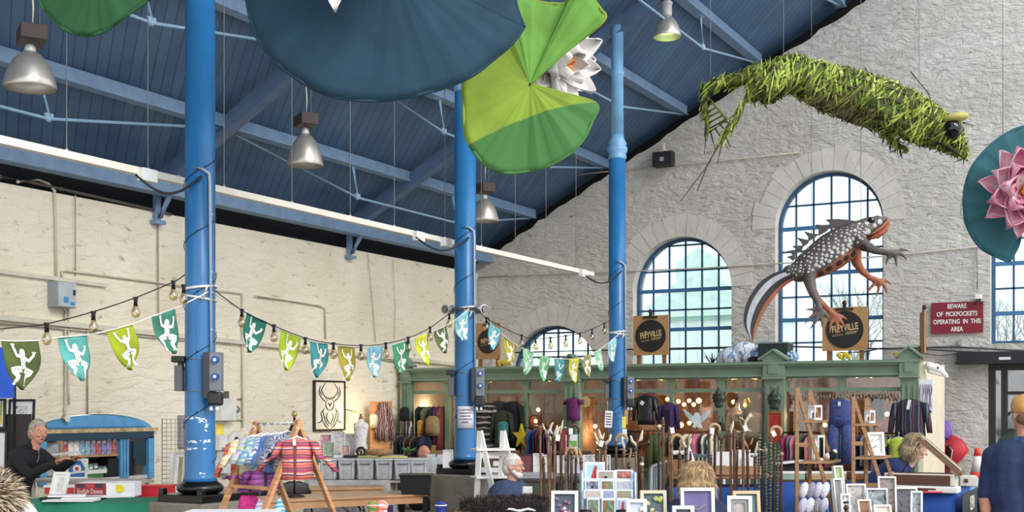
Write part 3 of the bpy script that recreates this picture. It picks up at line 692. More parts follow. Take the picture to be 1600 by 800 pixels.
def flag(tl,tr,tip,col,label,pose,X=None):
    X=X or BX; A=onX(*tl,X); B=onX(*tr,X); Tp=onX(*tip,X); Mi=(A+B)/2; ph=ru(0,6)
    def S(u,v,off=0):
        w_=1-max(0,(v-.3)/.7)**2.3; w_=max(w_,.02)
        rip=.014*math.sin(u*7+ph)*(.3+v)+.012*math.sin(v*5+ph)
        return Mi+(B-A)*((u-.5)*w_)+(Tp-Mi)*v+Vector((rip+off,0,0))
    root=thing('frog_pennant',label,'pennant',tuple(A),0,'frog pennants on the bunting')
    mb=MB(); mb.grid(lambda u,v:S(u,v),10,12,thick=.003); wbld(mb,'cloth',M('pennant_%d_%d_%d'%col,col,.85,noise=.12,ns=5),root)
    mb=MB(); hd,be,arms,legs=POSES[pose]; o=.008
    def uv(u,v,off=o):return S(.5+(u-.5)/max(.25,1-max(0,(v-.3)/.7)**2.3) if v>.3 else u,v,off)
    def strip(pts,w0,w1):
        n_=len(pts)
        fine=[]
        for a_,b_ in zip(pts[:-1],pts[1:]):
            for q in range(4):fine.append((a_[0]+(b_[0]-a_[0])*q/4,a_[1]+(b_[1]-a_[1])*q/4))
        fine.append(pts[-1]); vs=[]; m_=len(fine)
        for q,p in enumerate(fine):
            a_=fine[max(q-1,0)]; b_=fine[min(q+1,m_-1)]; dx,dy=b_[0]-a_[0],b_[1]-a_[1]; L=math.hypot(dx,dy) or 1; w_=w0+(w1-w0)*q/(m_-1)
            vs+=[uv(p[0]-dy/L*w_,p[1]+dx/L*w_),uv(p[0]+dy/L*w_,p[1]-dx/L*w_)]
        mb.add(vs,[(2*q,2*q+1,2*q+3,2*q+2) for q in range(m_-1)])
    def disc(c_,ru_,rv,mi=0,off=o):
        mb.add([uv(c_[0]+ru_*math.cos(a_),c_[1]+rv*math.sin(a_),off) for a_ in [2*math.pi*q/10 for q in range(10)]],[tuple(range(10))],mi)
    strip([hd,((hd[0]+be[0])/2,(hd[1]+be[1])/2),be],.085,.07); disc(hd,.085,.075)
    for a_ in arms:
        strip(a_,.04,.03)
        e=a_[-1]
        for t in (-.6,0,.6):strip([e,(e[0]+.09*math.sin(t),e[1]-.07*math.cos(t))],.016,.01)
    for l_ in legs:
        strip(l_,.07,.035); e=l_[-1]
        for t in (-.5,0,.5):strip([e,(e[0]+.08*math.sin(t),e[1]+.06*math.cos(t))],.018,.01)
    for q in range(9):
        t=q/8; c_=(hd[0]+(be[0]-hd[0])*t+(.035 if q%2 else -.035),hd[1]+.03+(be[1]-hd[1])*t); disc(c_,.014,.012,1,o+.002)
    for l_ in legs:
        for q in range(3):c_=(l_[0][0]+(l_[1][0]-l_[0][0])*(q+.5)/3,l_[0][1]+(l_[1][1]-l_[0][1])*(q+.5)/3); disc(c_,.015,.012,1,o+.002)
    wbld(mb,'frog_print',[white_print,dark_print],root)
FL=[((3,532),(60,532),(37,609),(84,98,50),'large dark olive pennant with a white frog at the far left',0),
      ((92,527),(137,523),(128,595),(92,172,166),'teal pennant with a white frog, second from the left',0),
      ((167,517),(208,506),(206,578),(160,176,34),'olive lime pennant with a frog, third from the left',2),
      ((236,495),(273,482),(271,553),(64,130,106),'sea green pennant just left of the nearest column',1),
      ((383,488),(414,503),(389,551),(40,120,104),'dark green pennant first to the right of the nearest column',0),
      ((437,516),(467,528),(447,579),(166,190,40),'lime pennant second to the right of the nearest column',1),
      ((485,533),(512,537),(497,590),(62,146,150),'teal blue pennant above the framed antler drawing',1),
      ((530,541),(556,543),(544,595),(172,158,48),'mustard pennant above right of the framed antler drawing',2),
      ((572,543),(596,541),(585,590),(124,186,206),'pale blue pennant halfway between nearest and middle columns',0),
      ((612,540),(636,533),(627,584),(66,152,110),'green pennant at the left end of the green shop',2),
      ((649,527),(669,521),(666,571),(206,216,40),'bright yellow lime pennant left of the middle column',2),
      ((679,516),(699,507),(695,552),(92,110,62),'small dark olive pennant left of the middle column',2),
      ((710,500),(731,484),(726,533),(126,190,200),'crumpled pale blue pennant in front of the middle column',1),
      ((764,503),(781,516),(768,547),(110,184,194),'pale blue pennant over the leftmost round signboard',1),
      ((790,527),(808,540),(795,570),(180,164,48),'mustard pennant first right of the leftmost round signboard',2),
      ((818,543),(833,551),(822,587),(140,200,160),'mint pennant in front of the lowest arched window',0),
      ((842,556),(857,559),(848,597),(110,184,124),'grass green pennant below the lowest arched window',2),
      ((865,561),(880,561),(873,598),(70,148,150),'teal pennant below the lowest arched window',0),
      ((888,561),(903,560),(897,599),(206,200,52),'yellow pennant right of the lowest arched window',1),
      ((911,557),(924,553),(918,590),(150,150,84),'khaki pennant left of the farthest column',2),
      ((930,550),(941,544),(939,580),(140,204,160),'narrow mint pennant left of the farthest column',1),
      ((948,536),(961,528),(957,566),(150,200,210),'pale blue pennant in front of the farthest column',0)]
for f_ in FL:flag(*f_)
def festoon(pts,bulbs,label):
    X=BX+.03; P3=catmull([onX(a,b,X) for a,b in pts]); root=thing('festoon_lights',label,'string lights',tuple(P3[0]),0,'festoon lights')
    mb=MB(); mb.tube(P3,.0045,6); wbld(mb,'cable',dkc,root)
    for (a,b) in bulbs:
        c=onX(a,b,X); mb=MB(); mb.tube([c+Vector((0,0,.012)),c+Vector((0,0,-.05))],[.02,.017],8); so=wbld(mb,'socket',M('bulb_socket_black',(30,28,30),.5),root)
        mb=MB(); mb.lathe([(.014,-.05),(.02,-.065),(.032,-.09),(.033,-.105),(.024,-.13),(.004,-.138)],c,10); mb.v=[tuple(Vector(v)-root.location) for v in mb.v]; mb.build('bulb',glass('clear_bulb',.25,(235,225,200)),so)
festoon([(-60,520),(0,514),(40,510),(73,506),(146,487),(212,465),(272,440),(289,429)],[(73,507),(146,489),(212,467),(271,441),(287,447)],'string of clear bulbs left of the nearest column')
festoon([(337,455),(380,486),(430,510),(477,528),(521,537),(564,540),(603,537),(640,527),(672,512),(705,488),(716,483)],[(378,485),(428,509),(477,529),(521,537),(564,540),(603,537),(638,528),(672,512),(702,491)],'string of clear bulbs between the nearest and middle columns')
festoon([(748,486),(765,500),(812,524),(837,529),(860,528),(884,525),(906,521),(925,514),(955,500)],[(760,497),(815,524),(837,529),(860,528),(884,525),(906,521),(925,515),(944,506)],'string of clear bulbs between the middle and farthest columns')
# two horn speakers on the middle column
root=thing('twin_floodlight','pair of small white floodlights clamped to the middle blue column','floodlight',(CX,CY[1],onX(727,484,CX).z),T)
for sx_ in (-1,1):
    mb=MB(); mb.tube([(sx_*.14,-.06,0),(sx_*.21,-.14,-.005)],[.05,.055],14); h=mb.build('lamp_head',M('flood_white',(210,210,204),.5),root)
    mb=MB(); mb.tube([(sx_*.211,-.141,-.005),(sx_*.222,-.153,-.006)],.042,14); mb.build('lens',M('flood_lens',(120,120,124),.2),root)
mb=MB(); mb.box((0,-.125,0),(.26,.02,.03)); mb.build('crossbar',M('bracket_dark',(50,46,48),.5),root)
# notice on the middle column
a=P(727,652,ZX(727,CX)-.14); root=thing('notice','white printed notice taped to the middle blue column','notice',tuple(a),T)
mb=MB(); mb.grid(lambda u,v:((u-.5)*.17,.04*((u-.5)*2)**2,(v-.5)*.235),8,2,thick=-.003); mb.build('paper',M('paper_white',(226,226,236),.7,noise=.01),root)
text_mesh('RECORDS WANTED',.024,.0015,M('ink',(30,30,40),.7,noise=0),'lettering',root,(0,-.006,.08),sx=.74)
mb=MB() # print too small to read
for i in range(4):
    x_=-.062+.01*(i%2)+.01*(i==3)
    while x_<.058-.02*(i==3):l_w=ru(.006,.014); mb.box((x_+l_w/2,-.004+.04*((x_+l_w/2)/.085)**2,.046-i*.033),(l_w,.003,.013)); x_+=l_w+.004
mb.build('small_print',M('ink',(30,30,40),.7,noise=0),root)
# ================================================================ HANGING SCULPTURES
def px_frame(x0,y0,Z):return thing,P(x0,y0,Z)
def hang_wire(px,py,Z,label,up=None,group='suspension wires'):
    a=P(px,py,Z); top=zroof(min(max(a.x,LW),RIDGE)) if a.x<RIDGE else zroof(RIDGE)
    mb=MB(); mb.tube([a,Vector((a.x,a.y,top-.02))],.003,5); W(mb,'suspension_wire',M('wire_grey',(186,190,186),.5),label,'wire',tuple(a),group)
def pad(name_label,Z,ctr,rim,mats,matfn=None,rings=14,thick=.025,loc=None,puck=0):
    """cloth lily pad: rim is (px, py, dz) list round the centre ctr (px, py, dz)"""
    root=thing('lily_pad',name_label,'lily pad',tuple(P(ctr[0],ctr[1],Z)),0,'hanging cloth lily pads')
    n_=len(rim); sub=8; fine=[]
    for i in range(n_-1):
        p0=rim[max(i-1,0)]; p1=rim[i]; p2=rim[i+1]; p3=rim[min(i+2,n_-1)]
        for q in range(sub):
            t=q/sub
            if p1[2]==p2[2]==99:pass
            fine.append(tuple(.5*((2*p1[c])+(p2[c]-p0[c])*t+(2*p0[c]-5*p1[c]+4*p2[c]-p3[c])*t*t+(3*p1[c]-p0[c]-3*p2[c]+p3[c])*t**3) for c in range(3)))
    fine.append(rim[-1]); m_=len(fine); mb=MB(); front=[]; back=[]
    for j,f_ in enumerate(fine):
        for r_ in range(rings+1):
            t=(r_+.02)/(rings+.02) if r_ else .02
            wv=puck*(math.sin(j*.37)+.6*math.sin(j*.83+1)+.25*math.sin(j*2.1))*t*(1-.3*t)
            x=ctr[0]+(f_[0]-ctr[0])*t; y=ctr[1]+(f_[1]-ctr[1])*t; dz=ctr[2]+(f_[2]-ctr[2])*t**1.1+wv
            front.append(P(x,y,Z+dz)); back.append(P(x,y,Z+dz+thick))
    W_=rings+1; vs=front+back; o=len(front); fs=[]; ms=[]
    for j in range(m_-1):
        for r_ in range(rings):
            a,b,c,d=j*W_+r_,(j+1)*W_+r_,(j+1)*W_+r_+1,j*W_+r_+1
            px=ctr[0]+(fine[j][0]-ctr[0])*(r_+.5)/rings; py=ctr[1]+(fine[j][1]-ctr[1])*(r_+.5)/rings
            mi=matfn(px,py) if matfn else 0
            mb.add([vs[a],vs[b],vs[c],vs[d]],[(0,1,2,3)],mi,True); mb.add([vs[o+a],vs[o+b],vs[o+c],vs[o+d]],[(0,3,2,1)],mi,True)
        a,b=j*W_+rings,(j+1)*W_+rings; mb.add([vs[a],vs[o+a],vs[o+b],vs[b]],[(0,1,2,3)],0)
    for j in (0,m_-1):
        for r_ in range(rings):a,d=j*W_+r_,j*W_+r_+1; mb.add([vs[a],vs[d],vs[o+d],vs[o+a]],[(0,1,2,3)],0)
    ob=wbld(mb,'pad_cloth',mats,root)
    bm=bmesh.new(); bm.from_mesh(ob.data); bmesh.ops.remove_doubles(bm,verts=bm.verts,dist=.0008); bmesh.ops.recalc_face_normals(bm,faces=bm.faces); bm.to_mesh(ob.data); bm.free()
    # stitched rim cord
    mb=MB(); mb.tube([P(f_[0],f_[1],Z+f_[2]+thick/2) for f_ in fine],thick*.52,6); wbld(mb,'rim_cord',mats,root)
    return root,fine
def petal_mb(mb,L,Wd,base,dirv,upv,cup=.25,curl=.3,mi=0,th=.006,nu=5,nv=9):
    dirv=dirv.normalized(); side=dirv.cross(upv).normalized(); nrm=side.cross(dirv).normalized()
    def fn(u,v):
        w_=Wd*(math.sin(math.pi*min(1,v*.93+.07)**.85))**.8*.5
        x=(u-.5)*2
        return base+dirv*(L*v)+side*(x*w_)+nrm*(cup*Wd*x*x+curl*L*v*v)
    mb.grid(fn,nu,nv,mi=mi,thick=th)
def lotus(label,c,axis,L,mats,rows,group='hanging lotus flowers',stamen=None,roll=0):
    """rows: (petal count, opening angle from axis, length factor, width, cup, curl, phase)"""
    root=thing('lotus_flower',label,'flower',tuple(c),0,group); axis=axis.normalized(); a,b=frame_of(axis)
    for (n_,op,lf,wd,cup,curl,ph) in rows:
        for i in range(n_):
            t=2*math.pi*i/n_+ph+roll; rad=a*math.cos(t)+b*math.sin(t); op_=math.radians(op+ru(-5,5))
            d=axis*math.cos(op_)+rad*math.sin(op_); up=axis*math.sin(op_)-rad*math.cos(op_)
            mb=MB(); petal_mb(mb,L*lf*ru(.93,1.05),wd,rad*.03-axis*.01*lf,d,up,cup,curl); mb.build('petal',mats,root)
    if stamen:
        mb=MB()
        for i in range(26):
            t=ru(0,6.28); op_=math.radians(ru(10,62)); rad=a*math.cos(t)+b*math.sin(t); d=axis*math.cos(op_)+rad*math.sin(op_)
            petal_mb(mb,L*ru(.26,.42),L*.13,axis*.015,d,axis*math.sin(op_)-rad*math.cos(op_),.3,.5,th=.005,nu=2,nv=4)
        mb.ball(axis*.03,L*.1,10)
        mb.build('stamens',stamen,root)
    return root
lime=M('cloth_lime',(132,158,52),.85,noise=.12,ns=3,bump=.25,bs=7); lime2=M('cloth_apple_green',(108,160,66),.85,noise=.12,ns=3,bump=.25,bs=7); grn=M('cloth_mid_green',(74,128,66),.85,noise=.12,ns=3,bump=.25,bs=9)
teal=M('cloth_deep_teal',(28,62,80),.88,noise=.16,ns=2.2,bump=.25,bs=6); dgreen=M('cloth_leaf_green',(38,88,50),.88,noise=.1,ns=2,bump=.2,bs=6); teal2=M('cloth_sea_teal',(38,90,98),.88,noise=.07,ns=3,bump=.3,bs=10)
def lime_two_tone():
    """lime cloth with a darker green cloth sewn over the lower part along a curved seam"""
    n=lime.node_tree.nodes; l=lime.node_tree.links; b=n['Principled BSDF']; s=9/F
    def mt(op,a,b_,c=None):
        q=n.new('ShaderNodeMath'); q.operation=op
        for i,v in enumerate((a,b_,c)):
            if v is None:continue
            if isinstance(v,(int,float)):q.inputs[i].default_value=v
            else:l.new(v,q.inputs[i])
        return q.outputs[0]
    t=n.new('ShaderNodeTexCoord'); d=n.new('ShaderNodeVectorMath'); d.operation='DOT_PRODUCT'; d.inputs[1].default_value=(cT/s,sT/s,0); l.new(t.outputs['Object'],d.inputs[0])
    sp=n.new('ShaderNodeSeparateXYZ'); l.new(t.outputs['Object'],sp.inputs[0]); x=mt('ADD',d.outputs['Value'],88); y=mt('MULTIPLY_ADD',sp.outputs['Z'],-1/s,132)
    e=mt('ADD',mt('MULTIPLY_ADD',x,.62,-225),y); e=mt('SUBTRACT',e,mt('MULTIPLY',mt('MULTIPLY',x,x),.0014)); m_=mt('MULTIPLY',e,.5); m_.node.use_clamp=True
    old=b.inputs['Base Color'].links[0].from_socket; mx=n.new('ShaderNodeMix'); mx.data_type='RGBA'; l.new(m_,mx.inputs[0]); l.new(old,mx.inputs[6]); mx.inputs[7].default_value=lin((70,122,62)); l.new(mx.outputs[2],b.inputs['Base Color']); return lime
# green pad, top left
pad('leaf green lily pad high up, left of the nearest blue column',8.3,(150,-50,-.1),[(232,0,0),(203,20,0),(172,43,0),(150,53,0),(124,54,0),(98,44,0),(76,22,.05),(61,0,.05),(45,-60,.1),(70,-130,.1),(150,-160,.1),(235,-130,.1),(265,-60,.05),(232,0,0)],dgreen,puck=.01)
# big teal pad
pad('biggest lily pad, deep blue teal, hanging between the nearest and middle columns',8.0,(610,-60,-.12),[(819,42,.1),(800,68,.06),(772,92,.03),(740,117,0),(700,135,0),(655,148,0),(610,156,0),(560,157,0),(505,146,0),(455,117,0),(420,84,0),(398,50,.04),(386,0,.08),(384,-60,.1),(410,-150,.1),(510,-220,.15),(640,-230,.15),(760,-180,.15),(795,-90,.1),(805,0,.1),(819,42,.1)],teal,puck=.006)
# lime pad with the notch
def limefn(x,y):
    a_=math.degrees(math.atan2(132-y,x-828))
    return 1 if 38<a_<112 else 0
pad('lime green folded lily pad with a notch, in front of the middle column top',9.0,(828,132,0),[(828,132,0),(880,84,.02),(942,34,0),(938,14,.02),(915,-12,.06),(898,-16,.1),(884,4,.2),(862,6,.18),(835,2,.14),(806,-2,.1),(790,30,.12),(768,66,.12),(727,118,-.02),(724,165,-.05),(727,208,-.08),(741,238,-.06),(762,260,-.04),(790,270,0),(822,268,.02),(855,260,.0),(886,243,-.04),(910,220,-.02),(925,190,0),(932,163,.02),(880,146,.06),(828,132,0)],[lime_two_tone(),lime2],limefn,puck=.011)
white_p=M('petal_white',(232,228,226),.8,noise=.04,ns=5); pink_w=blotch('petal_pink_white',[(226,214,220),(216,150,172),(196,104,134)],5)
R3=Vector((cT,sT,0)); F3=Vector((-sT,cT,0)); U3=Vector((0,0,1))
lotus('white cloth lotus tucked behind the notch of the lime lily pad',P(864,100,9.66),R3*.62-U3*.1-F3*.5,.42,white_p,[(11,80,1.0,.21,.35,-.05,0),(9,60,.95,.2,.4,.05,.3),(6,30,.7,.15,.4,.1,.1)],stamen=M('stamen_orange',(236,150,70),.7))
lotus('white cloth lotus on the big teal lily pad, one petal tip hanging into view',P(528,-94,7.72),-F3-U3*.3,.47,white_p,[(9,72,1.0,.17,.4,.1,.55),(7,45,.8,.15,.4,.1,.1)],stamen=M('stamen_orange',(236,150,70),.7))
# right teal pad and pink lotus
pad('dark sea teal lily pad at the right edge with the pink lotus on it',9.2,(1612,305,0),[(1577,408,.02),(1560,402,.02),(1532,386,0),(1513,357,0),(1507,330,0),(1508,295,0),(1519,262,0),(1540,235,0),(1565,214,0),(1600,198,0),(1650,200,.04),(1700,250,.06),(1715,310,.06),(1690,370,.06),(1650,405,.05),(1622,375,.03),(1602,350,.02),(1590,385,.02),(1577,408,.02)],teal2,puck=.01)
lotus('pink and white cloth lotus with orange centre on the rightmost lily pad',P(1599,300,9.08),-F3*1-R3*.12-U3*.05,.33,pink_w,[(8,82,1.08,.17,.3,.1,.2),(8,68,1.0,.22,.4,.12,.5),(7,52,.85,.21,.5,.12,.1)],stamen=M('stamen_amber',(232,158,30),.6))
for (a,b,Z,lab) in ((150,-155,8.4,'wire holding up the leaf green lily pad'),(600,-220,8.15,'wire holding up the big teal lily pad'),(862,8,9.2,'wire holding up the lime lily pad'),(1567,214,9.21,'thin wire holding up the rightmost lily pad')):
    hang_wire(a,b,Z,lab)

# ---- leafy frog
ZF=10.6; sF=ZF/F; FX,FY=1300,160
root=thing('frog_sculpture','big leaping frog woven from twigs and green leaves, hanging over the arched windows','sculpture',tuple(P(FX,FY,ZF)),T)
def L3(x,y,d=0):return Vector(((x-FX)*sF,d,(FY-y)*sF))
body=[(1228,112,24,0),(1262,124,30,0),(1300,140,35,0),(1340,152,38,0),(1380,165,38,0),(1415,178,35,0),(1448,195,31,0),(1474,208,25,0),(1492,224,16,0),(1508,244,5,0)]
limbs=[[(1236,116,25,-.1),(1210,134,23,-.18),(1192,148,21,-.2),(1174,155,12,-.2)], # near thigh
         [(1232,106,16,.12),(1195,106,13,.2),(1150,115,9,.24),(1108,129,7,.26)], # far leg
         [(1106,131,5,.26),(1110,165,5,.25),(1112,196,3,.24)],
         [(1174,122,3.5,-.18),(1160,160,4,-.2),(1140,198,4,-.22),(1119,232,3.5,-.24)],
         [(1172,158,7,-.18),(1178,122,6,-.18)],
         [(1352,176,17,-.24),(1374,192,12,-.3),(1398,209,8,-.3),(1422,223,6,-.28)],
         [(1380,182,9,.18),(1405,214,5,.2),(1428,226,4,.2)]]
pr=[]
for ch in [body]+limbs:
    for a,b in zip(ch[:-1],ch[1:]):pr.append(('c',L3(a[0],a[1],a[3]),a[2]*sF,L3(b[0],b[1],b[3]),b[2]*sF,0))
pr.append(('e',L3(1480,204,0),(.12,.16,.1),None,0))
olive=blotch('frog_moss',[(34,38,14),(70,80,26),(104,116,40)],14,bump=.4)
me=blob(pr,.018,2); fb=mesh_obj(me,'body',olive,root)
greens=[(150,168,62),(114,134,46),(76,92,34),(176,188,92),(54,62,28),(138,132,88)]
gm=[M('leaf_%d'%i,g_,.7,noise=.08,ns=9) for i,g_ in enumerate(greens)]
rs_=random.Random(3); mb=MB(); tris=[p for p in me.polygons]
area=[p.area for p in tris]
pick=rs_.choices(tris,weights=area,k=2100)
for p in pick:
    nrm=p.normal.copy(); c=p.center.copy()+nrm*rs_.uniform(.002,.014)
    ax=Vector((.9,0,-.45)) if p.center.x<0 else Vector((.85,0,-.5))
    t=nrm.cross(ax)
    if t.length<.1:t=nrm.cross(Vector((0,1,0)))
    t.normalize(); t=(t*rs_.uniform(.5,1)+nrm.cross(t)*rs_.uniform(-.55,.55)).normalized(); s_=nrm.cross(t).normalized()
    L=rs_.uniform(.04,.12); w_=rs_.uniform(.005,.011); big=1
    und=nrm.z<-.35 and -.25<c.x<.35
    mi=5 if und and rs_.random()<.8 else rs_.choices([0,1,2,3,4],weights=(6,5,3,3,2))[0]
    k_=.012
    vs=[c-t*L-nrm*.012,c-t*L*.4+s_*w_+nrm*.004,c+t*L*.4+s_*w_*.8+nrm*.006,c+t*L+nrm*rs_.uniform(-.01,.02),c+t*L*.4-s_*w_*.8+nrm*.006,c-t*L*.4-s_*w_+nrm*.004]
    vb=[v-nrm*.003 for v in vs]
    mb.add(vs+vb,[(0,5,4,3,2,1),(6,7,8,9,10,11)]+[(q,(q+1)%6,6+(q+1)%6,6+q) for q in range(6)],mi)
lv=mb.build('leaves',gm,root); lv['kind']='stuff'
twig=M('twig_brown',(92,78,48),.8,noise=.1)
mb=MB()
for off in (-.6,-.3,0,.3,.6):
    pts=[]
    for (x,y,r,d) in body:a_=off*1.5; pts.append(L3(x,y,0)+Vector((.3*r*sF*math.sin(a_),-r*sF*1.04*math.cos(a_),.97*r*sF*math.sin(a_))))
    mb.tube(catmull(pts,4),.006,5)
for (x0,y0,x1,y1,d) in ((1380,150,1405,205,-.4),(1330,125,1350,185,-.4),(1400,130,1440,200,-.38)):mb.tube([L3(x0,y0,d),L3((x0+x1)/2+6,(y0+y1)/2,d-.03),L3(x1,y1,d+.05)],.005,5)
mb.build('twig_binding',twig,root)
mb=MB() # webbed far foot woven like a ladder
mb.tube([L3(1107,133,.26),L3(1126,155,.24),L3(1143,178,.23)],.012,6); mb.tube([L3(1143,178,.23),L3(1112,199,.24)],.012,6)
for q in range(6):
    t=.25+q*.14; a=L3(1106+6*t,132+64*t,.25); b=L3(1107+36*t,133+46*t,.24); mb.tube([a,b],.01,5)
mb.build('webbed_foot',gm[1],root)
toes=[[(1111,196,.24),(1107,233,.24)],[(1117,196,.24),(1124,225,.22)],[(1124,190,.24),(1146,226,.22)],[(1130,182,.24),(1150,206,.2)],[(1140,180,.23),(1159,190,.2)],
        [(1119,230,-.24),(1095,272,-.25),(1057,322,-.26)],[(1117,232,-.24),(1098,268,-.25),(1082,307,-.24)],[(1121,232,-.24),(1114,264,-.22)],[(1126,222,-.24),(1134,238,-.22)],
        [(1420,221,-.27),(1435,236,-.28)],[(1424,220,-.27),(1444,235,-.28)],[(1415,221,-.27),(1430,230,-.27)]]
for tt in toes:
    mb=MB(); n_=len(tt); mb.tube([L3(*q) for q in tt],[.009-.006*i/(n_-1) for i in range(n_)],6); mb.build('toe',twig,root)
for side in (-1,1):
    d=.14*side; mb=MB(); mb.ball(L3(1479,207,d),.084,16); mb.ball(L3(1479,207,d),(.088,.04,.088),16,1); ey=mb.build('eye',[M('eye_black_gloss',(12,12,14),.08,noise=0),M('eye_dark_ring',(48,40,34),.5)],root)
    mb=MB(); mb.tube([L3(1480,207,d+side*.052)+Vector((.052*math.cos(q*.4),0,.052*math.sin(q*.4))) for q in range(17)],.009,6); mb.build('eye_ring',M('iris_olive',(92,88,40),.4),ey); mb=MB(); mb.ball(L3(1478,203,d+side*.074),.009,8); mb.build('eye_glint',M('eye_glint',(240,240,235),.3),ey)
    mb=MB(); mb.ball(L3(1483,190,d),(.12,.095,.042),16,0,Euler((0,-.15,0)).to_matrix()); mb.build('eyelid',M('eyelid_ochre',(172,164,84),.6),root)
mb=MB(); mb.tube([L3(1455,226,-.1),L3(1485,238,-.08),L3(1511,251,0)],[.012,.012,.006],6); mb.tube([L3(1490,232,.02),L3(1508,246,0),L3(1512,252,0)],.008,5); mb.build('mouth',M('mouth_brown',(60,50,34),.8),root)
mb=MB(); mb.tube([L3(1502,192,0),L3(1512,194,0),L3(1522,196,0)],[.006,.004,.002],4); mb.tube([L3(1502,192,0),L3(1520,190,0)],[.005,.002],4); mb.build('whisker',twig,root)
for (a,b,lab) in ((1110,118,'wire holding the frog by its rear foot'),(1224,88,'wire holding the frog by its hip'),(1436,146,'wire holding the frog behind its head')):hang_wire(a,b,ZF,lab)

# ---- newt
ZN=11.8; sN=ZN/F; NX,NY=1285,410
root=thing('newt_sculpture','great crested newt sculpture with white spots and orange belly, hanging over the shop','sculpture',tuple(P(NX,NY,ZN)),T)
def N3(u,v,d=0): # zoomed-photo coordinates of the newt
    x=1140+.2875*u; y=320+.2875*v; return Vector(((x-NX)*sN,d,(NY-y)*sN))
q_=.2875*sN
bd=[(330,372,30),(385,372,50),(440,340,68),(500,305,80),(560,265,86),(620,225,82),(670,190,70),(715,160,56),(765,135,50),(810,108,34),(850,88,14)]
legs=[([(415,375,36,-.1),(415,430,30,-.17),(425,490,24,-.2),(450,540,17,-.22),(455,575,20,-.22)],0,[(455,575),(425,578),(385,580)],[(450,590),(410,620),(380,652)],[(455,600),(435,645),(410,680)],[(465,600),(472,640),(472,676)],[(470,585),(495,610),(515,642)]),
        ([(440,400,30,.1),(470,465,26,.14),(510,515,19,.16),(560,560,15,.17),(590,590,19,.17)],1,[(585,590),(555,600),(528,612)],[(585,605),(572,650),(568,692)],[(600,605),(610,650),(608,700)],[(605,600),(635,630),(652,662)],[(605,590),(635,598),(662,616)]),
        ([(680,200,40,-.12),(710,240,30,-.2),(750,265,21,-.24),(810,278,17,-.26),(850,282,20,-.26)],0,[(855,275),(890,262),(924,268)],[(860,278),(895,290),(916,316)],[(855,290),(858,320),(862,350)],[(840,290),(815,310),(803,342)]),
        ([(700,240,34,.1),(710,300,28,.14),(745,350,20,.16),(790,385,16,.17),(840,408,19,.17)],1,[(845,400),(878,400),(906,420)],[(850,410),(875,435),(884,470)],[(840,415),(838,450),(828,488)],[(825,412),(795,440),(774,472)])]
pr=[]
for a,b in zip(bd[:-1],bd[1:]):pr.append(('c',N3(a[0]-6,a[1]-10),a[2]*q_*1.2,N3(b[0]-6,b[1]-10),b[2]*q_*1.2,2))
for L_ in legs:
    ch=L_[0]; m_=L_[1]
    for a,b in zip(ch[:-1],ch[1:]):pr.append(('c',N3(a[0],a[1],a[3]),a[2]*q_,N3(b[0],b[1],b[3]),b[2]*q_,m_))
    d=ch[-1][3]
    for fg in L_[2:]:
        for i in range(len(fg)-1):pr.append(('c',N3(*fg[i],d),(12-3*i)*q_,N3(*fg[i+1],d),(9-4*i)*q_,m_))
# belly is orange below a line along the flank
def ncls(c,n):
    # only for trunk: along-body coordinate and height across it
    a=N3(385,400); b=N3(800,150); ax=(b-a).normalized(); v=c-a; al=v.dot(ax); perp=Vector((-ax.z,0,ax.x)); h=v.dot(perp)
    if 0<al<(b-a).length+.35 and abs(c.y)<.19:
        if h<-.04+.045*(al/(b-a).length) and n.dot(perp)<.45 and h>-.30+.12*(al>.9):return 1 if not legzone(c) else None
    return None
def legzone(c):
    for L_ in legs:
        for p in L_[0][1:]:
            if (c-N3(p[0],p[1],p[3])).length<p[2]*q_*1.35:return True
    return False
dgrey=M('newt_dark_grey',(86,78,74),.5,noise=.12,ns=8,bump=.2,bs=30); norg=M('newt_orange',(156,90,62),.55,noise=.12,ns=8,bump=.2,bs=30)
me=blob(pr,.0115,2,classify=ncls)
for f_ in me.polygons:
    if f_.material_index==2:f_.material_index=0
nb=mesh_obj(me,'body',[dgrey,norg,M('newt_white_spot',(196,196,198),.4,noise=.1,ns=30),M('newt_dark_spot',(52,34,30),.5)],root)
# raised painted spots on flank and belly
mb=MB(); rs_=random.Random(11); used=[]
from mathutils.bvhtree import BVHTree
bv=BVHTree.FromPolygons([v.co.copy() for v in me.vertices],[tuple(p.vertices) for p in me.polygons])
def spot(u,v,r,mi):
    o=N3(u,v,-1.0); h=bv.ray_cast(o,Vector((0,1,0)))
    if h[0] is None:return
    n=h[1]; n=n if n.y<0 else -n; mb.ball(h[0]-n*.001,(r,r,.006),10,mi,n.to_track_quat('Z','Y').to_matrix())
ax=Vector((435,-290)).normalized(); pe=Vector((ax.y,-ax.x))
for row in range(8):
    cnt=15
    for i in range(cnt):
        t=(i+.5*(row%2)+rs_.uniform(-.25,.25))/cnt; base=Vector((330,385)).lerp(Vector((760,120)),t); hh=28+74*math.sin(math.pi*min(1,t*.85+.1))
        off=(-row/7*1.2+.42)*hh
        p=base+Vector((-.55,-.83))*(-off)
        rr_=(5+8.5*(1-abs(row-1)/7)*math.sin(math.pi*t))*rs_.uniform(.65,1.05)
        spot(p.x,p.y,rr_*q_,2)
for (u,v) in ((482,378),(524,354),(578,324),(616,298),(658,273),(690,250),(765,185),(805,150)):spot(u,v,21*q_,3)
for (u,v,r) in ((735,155,17),(805,100,17),(772,122,13),(660,150,11),(690,110,11),(728,108,12)):spot(u,v,r*q_,2)
sp_o=mb.build('spots',[dgrey,norg,M('newt_white_spot',(196,196,198),.4,noise=.1,ns=30),M('newt_dark_spot',(52,34,30),.5)],root)
sp_o['kind']='stuff'
